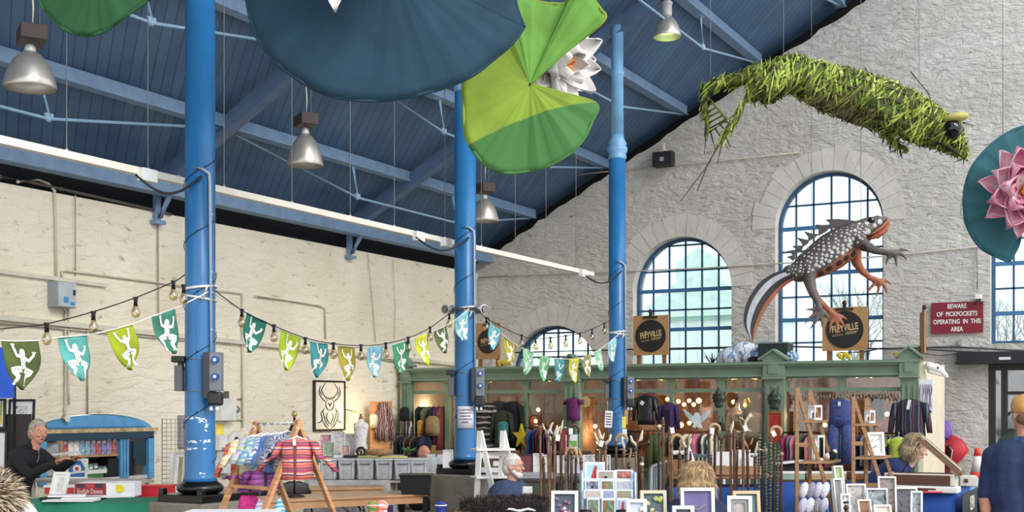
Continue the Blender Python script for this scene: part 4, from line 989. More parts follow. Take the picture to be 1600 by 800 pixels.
# tail blade
top=catmull([Vector(p) for p in ((335,352),(270,362),(220,382),(165,422),(110,498),(80,585),(82,660),(122,748))],5)
bot=catmull([Vector(p) for p in ((375,402),(335,418),(290,450),(240,505),(195,570),(162,640),(140,700),(127,748))],5)
mb=MB(); cols_=[0,0,1,1,1,0,0,0,2,2]; nv=len(cols_); n_=len(top)
def tp(i,j,sgn):
    t=j/nv; a=top[i]; b=bot[i]; p=a+(b-a)*t; taper=1-i/(n_-1); thk=(.004+.05*taper*math.sin(math.pi*(.12+.8*t))**1); return N3(p.x,p.y,sgn*thk)
for sgn in (-1,1):
    for i in range(n_-1):
        for j in range(nv):
            q4=[tp(i,j,sgn),tp(i,j+1,sgn),tp(i+1,j+1,sgn),tp(i+1,j,sgn)]; mb.add(q4 if sgn>0 else q4[::-1],[(0,1,2,3)],cols_[j],True)
for i in range(n_-1):
    mb.add([tp(i,0,-1),tp(i,0,1),tp(i+1,0,1),tp(i+1,0,-1)],[(3,2,1,0)],0); mb.add([tp(i,nv,-1),tp(i,nv,1),tp(i+1,nv,1),tp(i+1,nv,-1)],[(0,1,2,3)],2)
mb.build('tail',[M('newt_black',(44,36,36),.45),M('newt_silver',(176,180,186),.4,noise=.1,ns=20),norg],root)
# crest
mb=MB()
spk=[[(700,92),(640,82),(585,78),(524,80),(545,98),(540,130),(600,120)],[(545,125),(510,112),(470,108),(486,130),(484,168),(520,150)],[(486,160),(450,158),(408,146),(428,172),(430,198),(460,182)],[(432,192),(405,188),(368,180),(392,205),(400,228),(425,212)],[(402,222),(378,222),(342,224),(362,240),(362,262),(390,250)],[(372,245),(345,246),(314,252),(338,265),(348,280),(366,268)],[(352,275),(335,275),(312,284),(332,292),(345,305),(356,292)]]
for s_ in spk:
    c2=[N3(*p) for p in s_]; mb.prism([(p.x,p.z) for p in c2],-.014,.014)
mb.build('crest',M('newt_crest',(70,64,64),.55),root)
for d in (-1,1):
    mb=MB(); mb.ball(N3(757,92,d*.075),.036,14); mb.ball(N3(757,92,d*.092),(.025,.012,.025),12,1); mb.ball(N3(760,88,d*.106),.007,8,2); mb.build('eye',[M('eye_black_gloss',(12,12,14),.08,noise=0),M('iris_gold',(170,140,80),.4),M('eye_glint',(240,240,235),.3)],root)
mb=MB(); mb.tube([N3(728,182,-.13),N3(770,158,-.15),N3(815,124,-.13),N3(848,90,-.07),N3(866,78,0),N3(848,90,.07),N3(815,124,.13)],[.012,.014,.015,.015,.013,.014,.01],8); mb.build('lips',norg,root)
mb=MB(); mb.tube([N3(735,200,-.1),N3(780,178,-.11),N3(830,142,-.09),N3(858,100,-.03)],[.022,.032,.03,.014],8); mb.build('lower_jaw',[M('newt_jaw',(150,72,44),.55)],root)
for (a,b,lab) in ((1268,375,'wire holding the newt by its back'),(1345,352,'wire holding the newt by its neck')):hang_wire(a,b,ZN,lab)
# ================================================================ GREEN SHOP ALONG THE GABLE
SY=16.7; BY=18.25
def SX(px,Y=SY):return onY(px,600,Y).x
def SZ(px,py,Y=SY):return onY(px,py,Y).z
ORD='first second third fourth fifth sixth seventh eighth ninth tenth eleventh twelfth thirteenth fourteenth fifteenth sixteenth seventeenth eighteenth nineteenth twentieth'.split()
TEN={2:'twenty',3:'thirty',4:'forty',5:'fifty'}
def ordw(i):
    i+=1
    if i<=20:return ORD[i-1]
    t,u=divmod(i,10); return TEN[t]+'-'+ORD[u-1] if u else {3:'thirtieth',4:'fortieth',5:'fiftieth'}[t]
sg=M('shop_green_paint',(120,142,120),.55,noise=.05,ns=5); sgd=M('shop_green_dark',(104,126,106),.55,noise=.05,ns=5)
X0=LW+.1; X1=SX(1437); ztop=2.31
shop=thing('market_shop','green timber shop front with glass windows along the white gable wall','shop',((X0+X1)/2,SY,0))
def sb(mb,name,mats,bevel=0):return wbld(mb,name,mats,shop,bevel)
mb=MB(); mb.box(((X0+X1)/2,SY-.02,2.215),(X1-X0,.1,.19)); mb.box(((X0+X1)/2,SY-.07,ztop-.02),(X1-X0+.06,.2,.04)); mb.box(((X0+X1)/2,SY-.05,ztop-.055),(X1-X0+.03,.15,.035)); mb.box(((X0+X1)/2,SY-.05,2.115),(X1-X0,.12,.03)); sb(mb,'fascia',sg)
# pilasters with gabled caps
PIL=[(634,646),(886,910),(1198,1229),(1410,1437)]
for a,b in PIL:
    xa,xb=SX(a),SX(b); xc=(xa+xb)/2; w_=xb-xa
    mb=MB(); mb.box((xc,SY-.06,1.05),(w_,.14,2.1)); mb.box((xc,SY-.14,1.1),(w_*.16,.02,1.75)); mb.box((xc-w_*.33,SY-.14,1.1),(w_*.14,.02,1.75)); mb.box((xc+w_*.33,SY-.14,1.1),(w_*.14,.02,1.75)); mb.box((xc,SY-.1,.1),(w_+.04,.2,.2))
    mb.box((xc,SY-.09,2.08),(w_+.03,.2,.035)); sb(mb,'pilaster',sg)
    mb=MB(); mb.prism([(xc-w_/2-.01,2.1),(xc+w_/2+.01,2.1),(xc+w_/2+.01,2.33),(xc+w_/2+.06,2.335),(xc,2.46),(xc-w_/2-.06,2.335),(xc-w_/2-.01,2.33)],SY-.15,SY-.02); mb.prism([(xc-w_*.25,2.14),(xc+w_*.25,2.14),(xc+w_*.25,2.29),(xc-w_*.25,2.29)],SY-.165,SY-.15)
    mb.bar((xc-w_/2-.07,SY-.1,2.335),(xc,SY-.1,2.475),.2,.025,up=(0,0,1)); mb.bar((xc+w_/2+.07,SY-.1,2.335),(xc,SY-.1,2.475),.2,.025,up=(0,0,1)); sb(mb,'pilaster_cap',sg)
MUL=[(697,704),(752,760),(820,825),(1047,1053),(1123,1132),(1312,1318)]
for a,b in MUL:mb=MB(); mb.box(((SX(a)+SX(b))/2,SY,1.0),(SX(b)-SX(a),.08,2.0)); sb(mb,'mullion',sg)
BAYS=[(643,697),(704,752),(760,820),(825,886),(910,1047),(1053,1123),(1132,1198),(1229,1312),(1318,1410)]
zt_,zb_=2.1,1.93
mb=MB(); hs=[]
for a,b in BAYS:
    xa,xb=SX(a)+.02,SX(b)-.02; r=.055; z0,z1=zb_-.0,zt_-.025
    hs.append([(xa,z0+.01),(xb,z0+.01)]+arc(xb-r,z1-r,r,0,90,4)+arc(xa+r,z1-r,r,90,180,4))
mb.prism([(X0,zb_-.045),(X1,zb_-.045),(X1,zt_),(X0,zt_)],SY-.035,SY+.035,holes=hs); sb(mb,'transom',sg)
sglass=glass('shop_glass',.1,(240,236,230))
for i,(a,b) in enumerate(BAYS):
    xa,xb=SX(a),SX(b); mb=MB(); mb.box(((xa+xb)/2,SY+.01,2.0),(xb-xa,.006,.17)); sb(mb,'fanlight',sglass)
    if i==0:continue
    mb=MB(); mb.box(((xa+xb)/2,SY+.01,(.72+1.89)/2),(xb-xa,.008,1.17)); sb(mb,'pane',sglass)
mb=MB(); mb.box(((SX(704)+X1)/2,SY,.36),(X1-SX(704),.1,.72)); mb.box(((SX(704)+X1)/2,SY-.04,.72),(X1-SX(704),.18,.05)); sb(mb,'stall_riser',sgd)
iw=blotch('shop_interior_wall',[(74,52,38),(128,92,64),(96,66,46),(150,112,80)],2.2,detail=6)
mb=MB(); mb.box(((X0+X1)/2,BY+.03,1.12),(X1-X0,.06,2.24)); sb(mb,'interior_wall',iw)
mb=MB(); mb.box(((X0+X1)/2,(SY+BY)/2+.03,2.275),(X1-X0,BY-SY,.03)); sb(mb,'roof_board',M('shop_ceiling',(150,128,108),.8,noise=.08))
mb=MB(); mb.box(((X0+X1)/2,(SY+BY)/2+.03,.02),(X1-X0,BY-SY,.04)); sb(mb,'floor_board',M('shop_floor',(94,78,64),.7,noise=.1))
crm=M('shop_side_cream',(226,214,190),.75,noise=.04,ns=3)
mb=MB(); mb.box((X1+.03,(SY+BY)/2,1.14),(.06,BY-SY+.12,2.28)); sb(mb,'side_wall',crm)
mb=MB(); mb.box((X0-.03,(SY+BY)/2,1.14),(.06,BY-SY+.12,2.28)); sb(mb,'side_wall',crm)
for (a,zz) in ((910,0),):
    mb=MB(); mb.box((SX(a,17.2),17.5,1.13),(.06,1.4,2.2)); sb(mb,'partition',iw)
    mb=MB(); mb.box((SX(1205,17.2),17.5,1.13),(.06,1.4,2.2)); sb(mb,'partition',iw)
# lamps inside
lampm=glow('warm_bulb',(255,206,130),9)
def point(loc,e,name='shop_light',col=(1,.66,.34),r=.05):
    d=bpy.data.lights.new(name,'POINT'); d.energy=e; d.color=col; d.shadow_soft_size=r; o=bpy.data.objects.new(name,d); COL.objects.link(o); o.location=loc; return o
BU=[(841,640,17.4,'left of the framed portrait'),(930,666,17.5,'between the purple top and the farthest column'),(935,691,17.3,'low, left of the farthest column'),(997,688,17.4,'low, right of the farthest column'),(1043,624,17.3,'above the purple jacket'),(1060,627,17.6,'first of the cluster right of the purple jacket'),(1069,632,17.7,'second of the cluster right of the purple jacket'),(1077,626,17.8,'top of the cluster above the white bird'),(1084,632,17.7,'right of the cluster above the white bird'),(1092,626,17.3,'brightest, just above the white bird'),(1064,664,17.2,'low left of the white bird'),(1077,661,17.2,'beside the white bird, at its left wing'),(1146,628,17.6,'left of the glass lantern'),(1289,664,17.2,'between the two legs of the left ladder shelf'),(1386,647,17.3,'right of the right ladder shelf')]
for i,(x,y,Y,lab) in enumerate(BU):
    c=onY(x,y,Y); root=thing('hanging_bulb','glowing bulb in the shop, '+lab,'light bulb',tuple(c),0,'bulbs glowing in the shop')
    mb=MB(); mb.ball((0,0,0),.032 if i not in (9,10) else .042,10); mb.build('bulb',lampm,root)
    mb=MB(); mb.tube([(0,0,.028),(0,0,.07)],.015,8); mb.build('cap',M('brass_dull',(120,92,50),.4,.7),root)
    mb=MB(); mb.tube([(0,0,.065),(0,0,2.255-c.z)],.003,5); mb.build('flex',dkc,root)
for (x,y,Y,e) in ((841,655,17.3,13),(790,640,17.3,8),(932,678,17.3,13),(1000,660,17.4,13),(1070,640,17.4,16),(1150,640,17.4,15),(1280,650,17.5,13),(1380,650,17.5,13),(672,640,17.3,5)):point(onY(x,y,Y),e*.75,col=(1,.74,.46))
tube=glow('strip_glow',(255,236,150),5)
for (x,Y,L,lab) in ((757,17.3,.25,'strip light in the shop right of the middle column'),(871,17.2,.32,'strip light in the shop above the framed portrait'),(1015,17.2,.42,'strip light in the shop right of the farthest column'),(1163,17.3,.38,'strip light in the shop above the glass lantern'),(1350,17.2,.22,'strip light in the shop above the right ladder shelf'),(755-110,17.6,.15,'strip light in the leftmost bay of the shop')):
    c=onY(x,597,Y); root=thing('strip_light',lab,'strip light',(c.x,c.y,2.1),0,'strip lights in the shop')
    mb=MB(); mb.tube([(-L/2,0,0),(L/2,0,0)],.02,8); mb.build('tube',tube,root)
    mb=MB(); mb.box((0,0,.04),(L+.04,.06,.03)); mb.bar((-L*.4,0,.05),(-L*.4,0,.158),.01); mb.bar((L*.4,0,.05),(L*.4,0,.158),.01); mb.build('batten',M('box_white',(226,226,222),.5),root)
# ---- things to hang
def loft(mb,secs,n=14,rip=0,fr=5,mi=0,ph=0):
    o=len(mb.v); k_=len(secs)
    for i,(x,y,z,rx,ry) in enumerate(secs):
        for j in range(n):
            t=2*math.pi*j/n; f_=1+rip*math.sin(fr*t+ph+i*.25)*min(1,i/max(1,k_-1)+.2); mb.v.append((x+rx*math.cos(t)*f_,y+ry*math.sin(t)*f_,z))
    for i in range(k_-1):
        for j in range(n):
            j2=(j+1)%n; mb.f.append((o+i*n+j,o+(i+1)*n+j,o+(i+1)*n+j2,o+i*n+j2)); mb.m.append(mi); mb.s.append(True)
    mb.f.append(tuple(o+j for j in range(n))); mb.m.append(mi); mb.s.append(False); q=o+(k_-1)*n; mb.f.append(tuple(q+j for j in reversed(range(n)))); mb.m.append(mi); mb.s.append(False)
hng=M('hanger_dark',(40,34,32),.5)
def hanger(root,w_,h=.06,mat=None):
    mb=MB(); mb.tube([(-w_*.48,0,-.045),(-w_*.25,0,-.01),(0,0,.012),(w_*.25,0,-.01),(w_*.48,0,-.045)],.006,5)
    mb.tube([(0,0,.01),(0,0,h-.02),(.012,0,h),(0,0,h+.014),(-.012,0,h)],.003,5); mb.build('hanger',mat or hng,root)
def top_garment(name,label,cat,loc,rz,w_,h,mat,sleeve=.8,group=None,flare=1.0,open_=False,trim=None,swing=.0,hmat=None):
    """jacket, shirt or cardigan hanging on its hanger; w shoulder width, h length"""
    root=thing(name,label,cat,loc,rz,group); hw=w_/2; d=.07
    mb=MB(); loft(mb,[(0,0,0,hw*.22,d*.5),(0,0,-.02*h,hw*.4,d*.7),(0,0,-.06*h,hw*.82,d*.85),(0,0,-.16*h,hw*.86,d),(0,0,-.5*h,hw*.78*flare,d*1.1),(0,0,-.8*h,hw*.8*flare,d*1.15),(0,0,-h,hw*.84*flare,d*1.1)],18,.06,7,ph=ru(0,6)); mb.build('bodice',mat,root)
    if sleeve:
        for s_ in (-1,1):
            mb=MB(); L=h*sleeve; k2=.17+swing; loft(mb,[(s_*hw*.66,0,-.055*h,hw*.18,d*.6),(s_*hw*.86,0,-.1*h,hw*.24,d*.8),(s_*hw*(.96+k2*.2),-.005,-.3*L-.05,hw*.23,d*.75),(s_*hw*(1.0+k2*.6),-.01,-.65*L,hw*.19,d*.65),(s_*hw*(1.02+k2),-.01,-L,hw*.16,d*.5)],12,.05,4); mb.build('sleeve',mat,root)
    if open_:
        mb=MB(); mb.box((0,-d*1.03,-.5*h),(.016,.02,.92*h)); mb.build('front_band',trim or hng,root)
    if trim and not open_:
        mb=MB(); ring(mb,(0,0,.0),hw*.2,.012); mb.build('collar',trim,root)
    hanger(root,w_,mat=hmat); return root
def hang_item(px,py,Y):return tuple(onY(px,py,Y))
def wpx(n_,px,Y):return n_*ZY(px,Y)/F
def rail_clothes(x0,x1,y,Y,h,mats,n_,label,group,name='garment_on_rail'):
    """clothes hung edge-on on a rail"""
    a=onY(x0,y,Y); b=onY(x1,y,Y); protos=[]
    for i in range(n_):
        cn,mt=mats[i%len(mats)] if i<len(mats) else rnd_choice(mats)
        t=(i+.5)/n_; hh=h*ru(.75,1.0); loc=(a.x+(b.x-a.x)*t,Y+ru(-.005,.005),a.z-.035)
        root=thing(name,'%s garment from the left %s, %s'%(ordw(i),label,cn),'garment',loc,ru(-.25,.25),group); wd=(b.x-a.x)/n_*.46
        mb=MB(); loft(mb,[(0,0,0,wd*.3,.04),(0,0,-.03,wd*.8,.15),(0,0,-.1,wd,.2),(0,0,-hh*.6,wd,.17),(0,0,-hh,wd*1.05,.19)],12,.12,3,ph=ru(0,6)); mb.build('cloth',mt,root)
        mb=MB(); mb.tube([(0,0,-.01),(0,0,.025),(0,.012,.04),(0,0,.052)],.003,5); mb.build('hook',hng,root)
def rnd_choice(l):return l[int(rnd()*len(l))%len(l)]
def rail(x0,x1,y,Y,label,legs=True):
    a=onY(x0,y,Y); b=onY(x1,y,Y); root=thing('clothes_rail',label,'clothes rail',(a.x,Y,0),0,'clothes rails')
    L=b.x-a.x; z=a.z; m_=M('rail_black',(26,26,28),.4)
    mb=MB(); mb.tube([(-.03,0,z),(L+.03,0,z)],.011,8); mb.build('bar',m_,root)
    for q in (-.02,L+.02):mb=MB(); mb.tube([(q,0,.03),(q,0,z)],.012,8); mb.build('upright',m_,root); mb=MB(); mb.tube([(q,-.22,.02),(q,.22,.02)],.014,8); mb.build('foot',m_,root)
def picture(px0,py0,px1,py1,Y,fmat,pmat,label,name='framed_picture',cat='picture',mount=None,fr=.025,group=None,d=.025):
    a=onY(px0,py0,Y); b=onY(px1,py1,Y); w_,h=b.x-a.x,a.z-b.z; root=thing(name,label,cat,((a.x+b.x)/2,Y,b.z),0,group)
    mb=MB(); mb.prism([(-w_/2,0),(w_/2,0),(w_/2,h),(-w_/2,h)],-d,0,holes=[[(-w_/2+fr,fr),(w_/2-fr,fr),(w_/2-fr,h-fr),(-w_/2+fr,h-fr)]]); mb.build('frame',fmat,root)
    mb=MB(); mb.box((0,-.006,h/2),(w_-2*fr,.008,h-2*fr)); mb.build('image',pmat,root); return root,w_,h
gold=M('gilt',(150,112,56),.4,.3); dkw=wood('dark_wood',(64,42,30)); midw=wood('mid_wood',(146,100,62))
fabs={n_:fab(*c) for n_,c in dict(navy=(34,40,66),black=(26,26,30),purple=(84,36,96),teal=(34,96,104),blue=(46,72,132),red=(146,44,48),pink=(190,110,130),magenta=(150,34,92),grey=(110,108,112),green=(64,88,56),orange=(190,96,48),mustard=(186,140,46),cream=(214,202,178),khaki=(96,98,70),brown=(92,66,50),lilac=(150,130,176)).items()}
def mix(*ks):return [(k_.replace('_',' ')+'-coloured' if k_ in ('cream',) else k_,fabs[k_]) for k_ in ks]
# leftmost bay: coats in the doorway
rail_clothes(651,697,632,16.75,.75,[('navy blue',fabs['navy']),('black',fabs['black']),('khaki',fabs['khaki']),('navy blue',fabs['navy']),('dark purple',fabs['purple']),('red brown',fab(120,60,50))],6,'hanging in the leftmost shop doorway','clothes in the leftmost doorway')
c=hang_item(657,656,16.52); top_garment('shirt','mustard yellow cloth bag hanging in the leftmost shop doorway','bag',c,0,.12,.36,fabs['mustard'],0)
root=thing('backpack','tan canvas backpack hanging in the leftmost shop doorway','backpack',hang_item(676,650,16.5)); tanm=fab(150,128,92)
mb=MB(); loft(mb,[(0,0,0,.07,.04),(0,0,-.06,.12,.08),(0,0,-.25,.13,.09),(0,0,-.32,.11,.07)],14); mb.build('bag_body',tanm,root)
mb=MB(); loft(mb,[(0,-.09,-.14,.07,.03),(0,-.1,-.22,.08,.04),(0,-.09,-.29,.07,.03)],12); mb.build('pocket',fab(128,106,74),root)
mb=MB(); mb.tube([(-.04,0,-.02),(-.02,0,.08),(.02,0,.08),(.04,0,-.02)],.008,6); mb.build('strap',fabs['brown'],root)
root=thing('mannequin_bust','black hat and hood on a stand at the left end of the shop','hat display',hang_item(632,650,16.42))
mb=MB(); loft(mb,[(0,0,.15,.02,.02),(0,0,.13,.07,.07),(0,0,.06,.085,.085),(0,0,0,.08,.08),(0,0,-.08,.1,.07)],14); mb.build('hat',fabs['black'],root)
mb=MB(); loft(mb,[(.05,0,-.08,.08,.05),(.08,0,-.3,.1,.06),(.1,0,-.55,.12,.07)],12,.2,5); mb.build('scarf',stripes('grey_scarf',[(60,60,64),(190,186,182),(60,60,64),(40,38,42)],60,'X',.05),root)
mb=MB(); mb.tube([(0,0,.1),(0,0,.0-root.location.z+.03)],.014,8); mb.lathe([(.14,-root.location.z+.005),(.14,-root.location.z+.03)],n=16); mb.build('stand',dkw,root)
# scarves and poncho right of the middle column
pon=stripes('poncho_pattern',[(28,28,30),(28,28,30),(188,182,176),(60,58,58),(28,28,30),(150,146,142)],34,'Z',.06)
top_garment('poncho','black and white patterned poncho hanging right of the middle column','poncho',hang_item(759,630,16.5),0,.36,.78,pon,.75,flare=1.1)
top_garment('coat','dark grey coat hanging beside the patterned poncho','coat',hang_item(778,628,16.62),.1,.4,.78,fab(44,46,50),.8)
top_garment('coat','black coat hanging rightmost in the row with the poncho','coat',hang_item(800,628,16.6),-.1,.38,.74,fabs['black'],.8)
top_garment('jacket','dark green jacket with a teal top inside, hanging right of the poncho','jacket',hang_item(785,641,16.44),0,.32,.64,fab(48,56,44),.75)
top_garment('vest','small teal patterned vest hanging in front of the dark green jacket','vest',hang_item(786,658,16.3),0,.2,.34,blotch('teal_print',[(20,50,60),(60,140,140),(30,80,90)],40),0)
# shop window interior, left part
rail(815,886,668,16.4,'black rail of clothes behind the left walking sticks')
rail_clothes(826,884,668,16.4,.52,[('pink',fabs['pink']),('blue',fabs['blue']),('navy',fabs['navy']),('red',fabs['red']),('black',fabs['black']),('purple',fabs['purple'])],11,'on the rail behind the left walking sticks','clothes on the rail behind the left sticks')
root=thing('star_cushion','yellow star-shaped cloth hanging left of the clothes rail','decoration',hang_item(815,682,16.3)); ypts=[]
for i in range(10):r_=.2 if i%2==0 else .08; a_=math.pi/2+i*math.pi/5; ypts.append((r_*math.cos(a_)*.75,r_*math.sin(a_)))
mb=MB(); mb.prism(ypts,-.03,.03); mb.build('star',fab(196,180,40),root,.012); mb=MB(); mb.tube([(0,0,.19),(0,0,.3)],.004,5); mb.build('cord',hng,root)
portrait=blotch('portrait_print',[(60,40,44),(150,90,96),(206,176,160),(90,110,140)],7)
picture(850,617,868,648,16.85,dkw,portrait,'framed portrait hanging in the shop window left of the purple top')
root=thing('oval_mirror','round mirror standing in the shop left of the framed portrait','mirror',hang_item(827,668,17.6))
mb=MB(); mb.prism([(.22*math.cos(q*.3),.3+.3*math.sin(q*.3)) for q in range(21)],-.02,.02); mb.build('frame',dkw,root); mb=MB(); mb.prism([(.19*math.cos(q*.3),.3+.27*math.sin(q*.3)) for q in range(21)],-.026,-.02); mb.build('mirror_glass',M('mirror_grey',(150,150,150),.08,.9,noise=0),root)
root=thing('brass_lantern','small brass arched lantern on the rail left of the clothes','lantern',hang_item(837,668,16.75))
mb=MB(); mb.prism([(-.09,0),(.09,0)]+arc(0,.12,.09,0,180,10),-.05,.05,holes=[[(-.06,.03),(.06,.03)]+arc(0,.12,.06,0,180,8)]); mb.build('arch',M('brass_red',(150,82,46),.35,.5),root); mb=MB(); mb.ball((0,0,.1),.03,8); mb.build('candle_glow',lampm,root)
def anyw(px,py,Y,w_,h,mat,name,label,cat,d=.05,**k_):
    c=onY(px,py,Y); mb=MB(); mb.box((0,0,0),(w_,d,h)); return solo(mb,name,mat,label,cat,tuple(c),0,bevel=.006,**k_)
# purple top on the pilaster
pt=top_garment('velvet_top','purple velvet top with short sleeves hanging on the green pilaster','top',hang_item(896,622,16.46),0,.26,.34,blotch('velvet_purple',[(50,14,50),(110,36,100),(74,22,72)],12),.3,trim=hng)
picture(911,622,934,650,17.9,dkw,blotch('red_print',[(96,34,30),(150,64,46),(70,30,28)],6),'dark red picture on the shop wall left of the farthest column')
picture(783,619,806,640,18.1,gold,blotch('pale_print',[(150,138,120),(190,180,160)],6),'pale picture on the shop wall above the coats')
picture(934,626,950,642,17.2,M('frame_grey_white',(190,190,186),.5),blotch('pale_green_print',[(140,156,140),(190,200,186)],6),'small pale framed print just left of the farthest column')
picture(1149,623,1166,640,18.1,gold,blotch('amber_print',[(180,110,50),(220,160,90)],6),'amber picture on the shop wall left of the lantern')
picture(1183,613,1197,625,18.1,dkw,blotch('amber_print',[(180,110,50),(220,160,90)],6),'small dark framed picture on the shop wall right of the lantern')
picture(1095,634,1115,655,17.9,dkw,blotch('mauve_print',[(120,90,110),(180,150,150)],6),'mauve picture in the shop behind the white bird')
picture(1353,622,1382,655,16.85,M('frame_teal',(80,120,130),.5),blotch('teal_scene',[(30,70,90),(70,110,130),(40,60,70)],6),'teal picture in the shop window between the ladder shelf and woven jacket')
root=thing('fan_ornament','woven fan ornament on the shop glass right of the purple top','ornament',hang_item(913,628,16.6)); mb=MB(); mb.prism(arc(0,0,.09,-80,80,8)+arc(-.05,0,.06,80,-80,6),-.01,.01); mb.build('fan',M('fan_straw',(206,180,130),.7),root)
# jackets right of the farthest column
leather=M('black_leather',(30,30,34),.38,noise=.2,ns=12,bump=.4,bs=18)
jk=top_garment('leather_jacket','black leather jacket with a white tag hanging right of the farthest column','jacket',hang_item(1009,618,16.4),0,.33,.43,leather,.85)
mb=MB(); mb.box((-.02,-.09,-.11),(.055,.004,.055),Euler((0,.6,0)).to_matrix()); mb.build('price_tag',M('tag_white',(232,232,232),.6,noise=0),jk)
pj=top_garment('purple_jacket','purple jacket hanging open, right of the leather jacket','jacket',hang_item(1045,630,16.42),0,.27,.42,fab(62,40,88),.9); mb=MB(); mb.box((0,-.082,-.26),(.09,.01,.33)); mb.build('dark_lining',fab(26,22,34),pj)
root=thing('trousers','green patterned trousers hanging below the leather jacket','trousers',hang_item(1022,678,16.2))
for s_ in (-1,1):mb=MB(); loft(mb,[(s_*.03,0,0,.05,.05),(s_*.05,0,-.2,.07,.06),(s_*.08,0,-.5,.08,.06)],12,.12,5); mb.build('trouser_leg',blotch('camo',[(48,58,34),(84,96,54),(36,42,28)],22),root)
hanger(root,.14)
root=thing('coats_bundle','dark coat hanging on the green rail right of the farthest column','coat',hang_item(985,676,16.33)); mb=MB(); loft(mb,[(0,0,0,.03,.03),(0,0,-.05,.08,.06),(.01,0,-.3,.1,.07),(0,0,-.4,.09,.06)],14,.1,5); mb.build('cloth',fabs['black'],root); hanger(root,.1)
anyw(1004,690,17.2,.3,.3,blotch('copper_pots',[(90,40,24),(190,100,60),(70,30,22)],9),'copper_pot_stack','copper coloured pots piled in the window right of the farthest column','pots',.2)
rail(978,1120,674,16.35,'black rail of clothes behind the seated woman with fair hair')
rail_clothes(1042,1118,674,16.35,.42,[('khaki',fabs['khaki']),('pink',fabs['pink']),('grey',fabs['grey']),('black',fabs['black']),('teal',fabs['teal']),('cream',fabs['cream'])],13,'on the rail behind the seated woman with fair hair','clothes on the rail behind the fair-haired woman')
# white bird
root=thing('bird_cutout','white painted wooden bird with spread wings on the shop window','ornament',hang_item(1089,655,16.3)); s=ZY(1089,16.3)/F
bp_=[(-22,15),(-16,12),(-10,7),(-6,4),(-4,9),(-1,11),(3,9),(5,4),(10,8),(16,13),(22,15),(20,9),(17,4),(13,0),(8,-4),(6,-8),(9,-13),(4,-14),(0,-11),(-4,-14),(-7,-12),(-5,-7),(-9,-4),(-14,1),(-19,7)]
mb=MB(); mb.prism([(a*s,b*s) for a,b in bp_],-.01,.01); mb.build('bird',M('bird_white',(214,224,230),.6),root)
for s_ in (-1,1):
    for q in range(4):mb=MB(); mb.bar((s_*(8+3*q)*s,-.014,(7+2*q)*s),(s_*(9+2.6*q)*s,-.014,(-3+3*q)*s),.006,.004); mb.build('feather',M('bird_shade',(176,190,200),.6),root)
mb=MB(); mb.tube([(0,.005,10*s),(0,.005,(655-612)*s)],.003,4); mb.build('cord',hng,root)
# ornaments on mullion and pilaster
def face_orn(px,py,Y,label,s=1.0):
    root=thing('wall_ornament',label,'ornament',hang_item(px,py,Y),0,'dark metal ornaments on the shop front'); m_=M('verdigris_metal',(66,78,68),.5,.4,noise=.2,ns=30)
    mb=MB(); mb.ball((0,0,0),(.1*s,.05,.09*s),12); mb.ball((0,-.02,.07*s),(.05*s,.04,.05*s),10); mb.ball((0,0,-.09*s),(.07*s,.04,.05*s),10); mb.build('boss',m_,root)
    for q in (-.055,0,.055):mb=MB(); mb.tube([(-.085*s,-.045,q*s),(0,-.062,q*s-.01),(.085*s,-.045,q*s)],.007,5); mb.build('band',m_,root)
    mb=MB(); mb.ball((0,-.02,.13*s),(.02,.02,.03),8); mb.build('finial',m_,root)
face_orn(1123,622,16.42,'green metal ornament on the mullion right of the white bird'); face_orn(1210,624,16.42,'dark metal ornament on the pilaster left of the left ladder shelf',1.05)
root=thing('handbag','black triangular handbag hanging right of the white bird','handbag',hang_item(1126,668,16.35)); mb=MB(); mb.prism([(-.08,-.05),(.08,-.05),(.03,.08),(-.03,.08)],-.04,.04); mb.build('bag_body',leather,root,.01); mb=MB(); mb.tube([(-.03,0,.07),(-.02,0,.16),(.02,0,.16),(.03,0,.07)],.006,5); mb.build('handle',leather,root)
root=thing('glass_lantern','round glass lantern glowing in the shop right of the white bird','lantern',hang_item(1164,632,17.3)); mb=MB(); mb.lathe([(.05,-.1),(.085,-.06),(.095,0),(.085,.06),(.05,.1)],n=16,closed=False); mb.build('globe',glass('amber_glass',.2,(200,190,120)),root)
mb=MB(); mb.lathe([(.055,.095),(.06,.11),(.02,.13)],n=14); mb.lathe([(.05,-.12),(.055,-.1)],n=14); mb.build('rim',M('rail_black',(26,26,28),.4),root); mb=MB(); mb.ball((0,0,-.01),.028,8); mb.build('bulb',lampm,root); mb=MB(); mb.tube([(0,0,.12),(0,0,2.255-root.location.z)],.004,5); mb.build('flex',dkc,root)
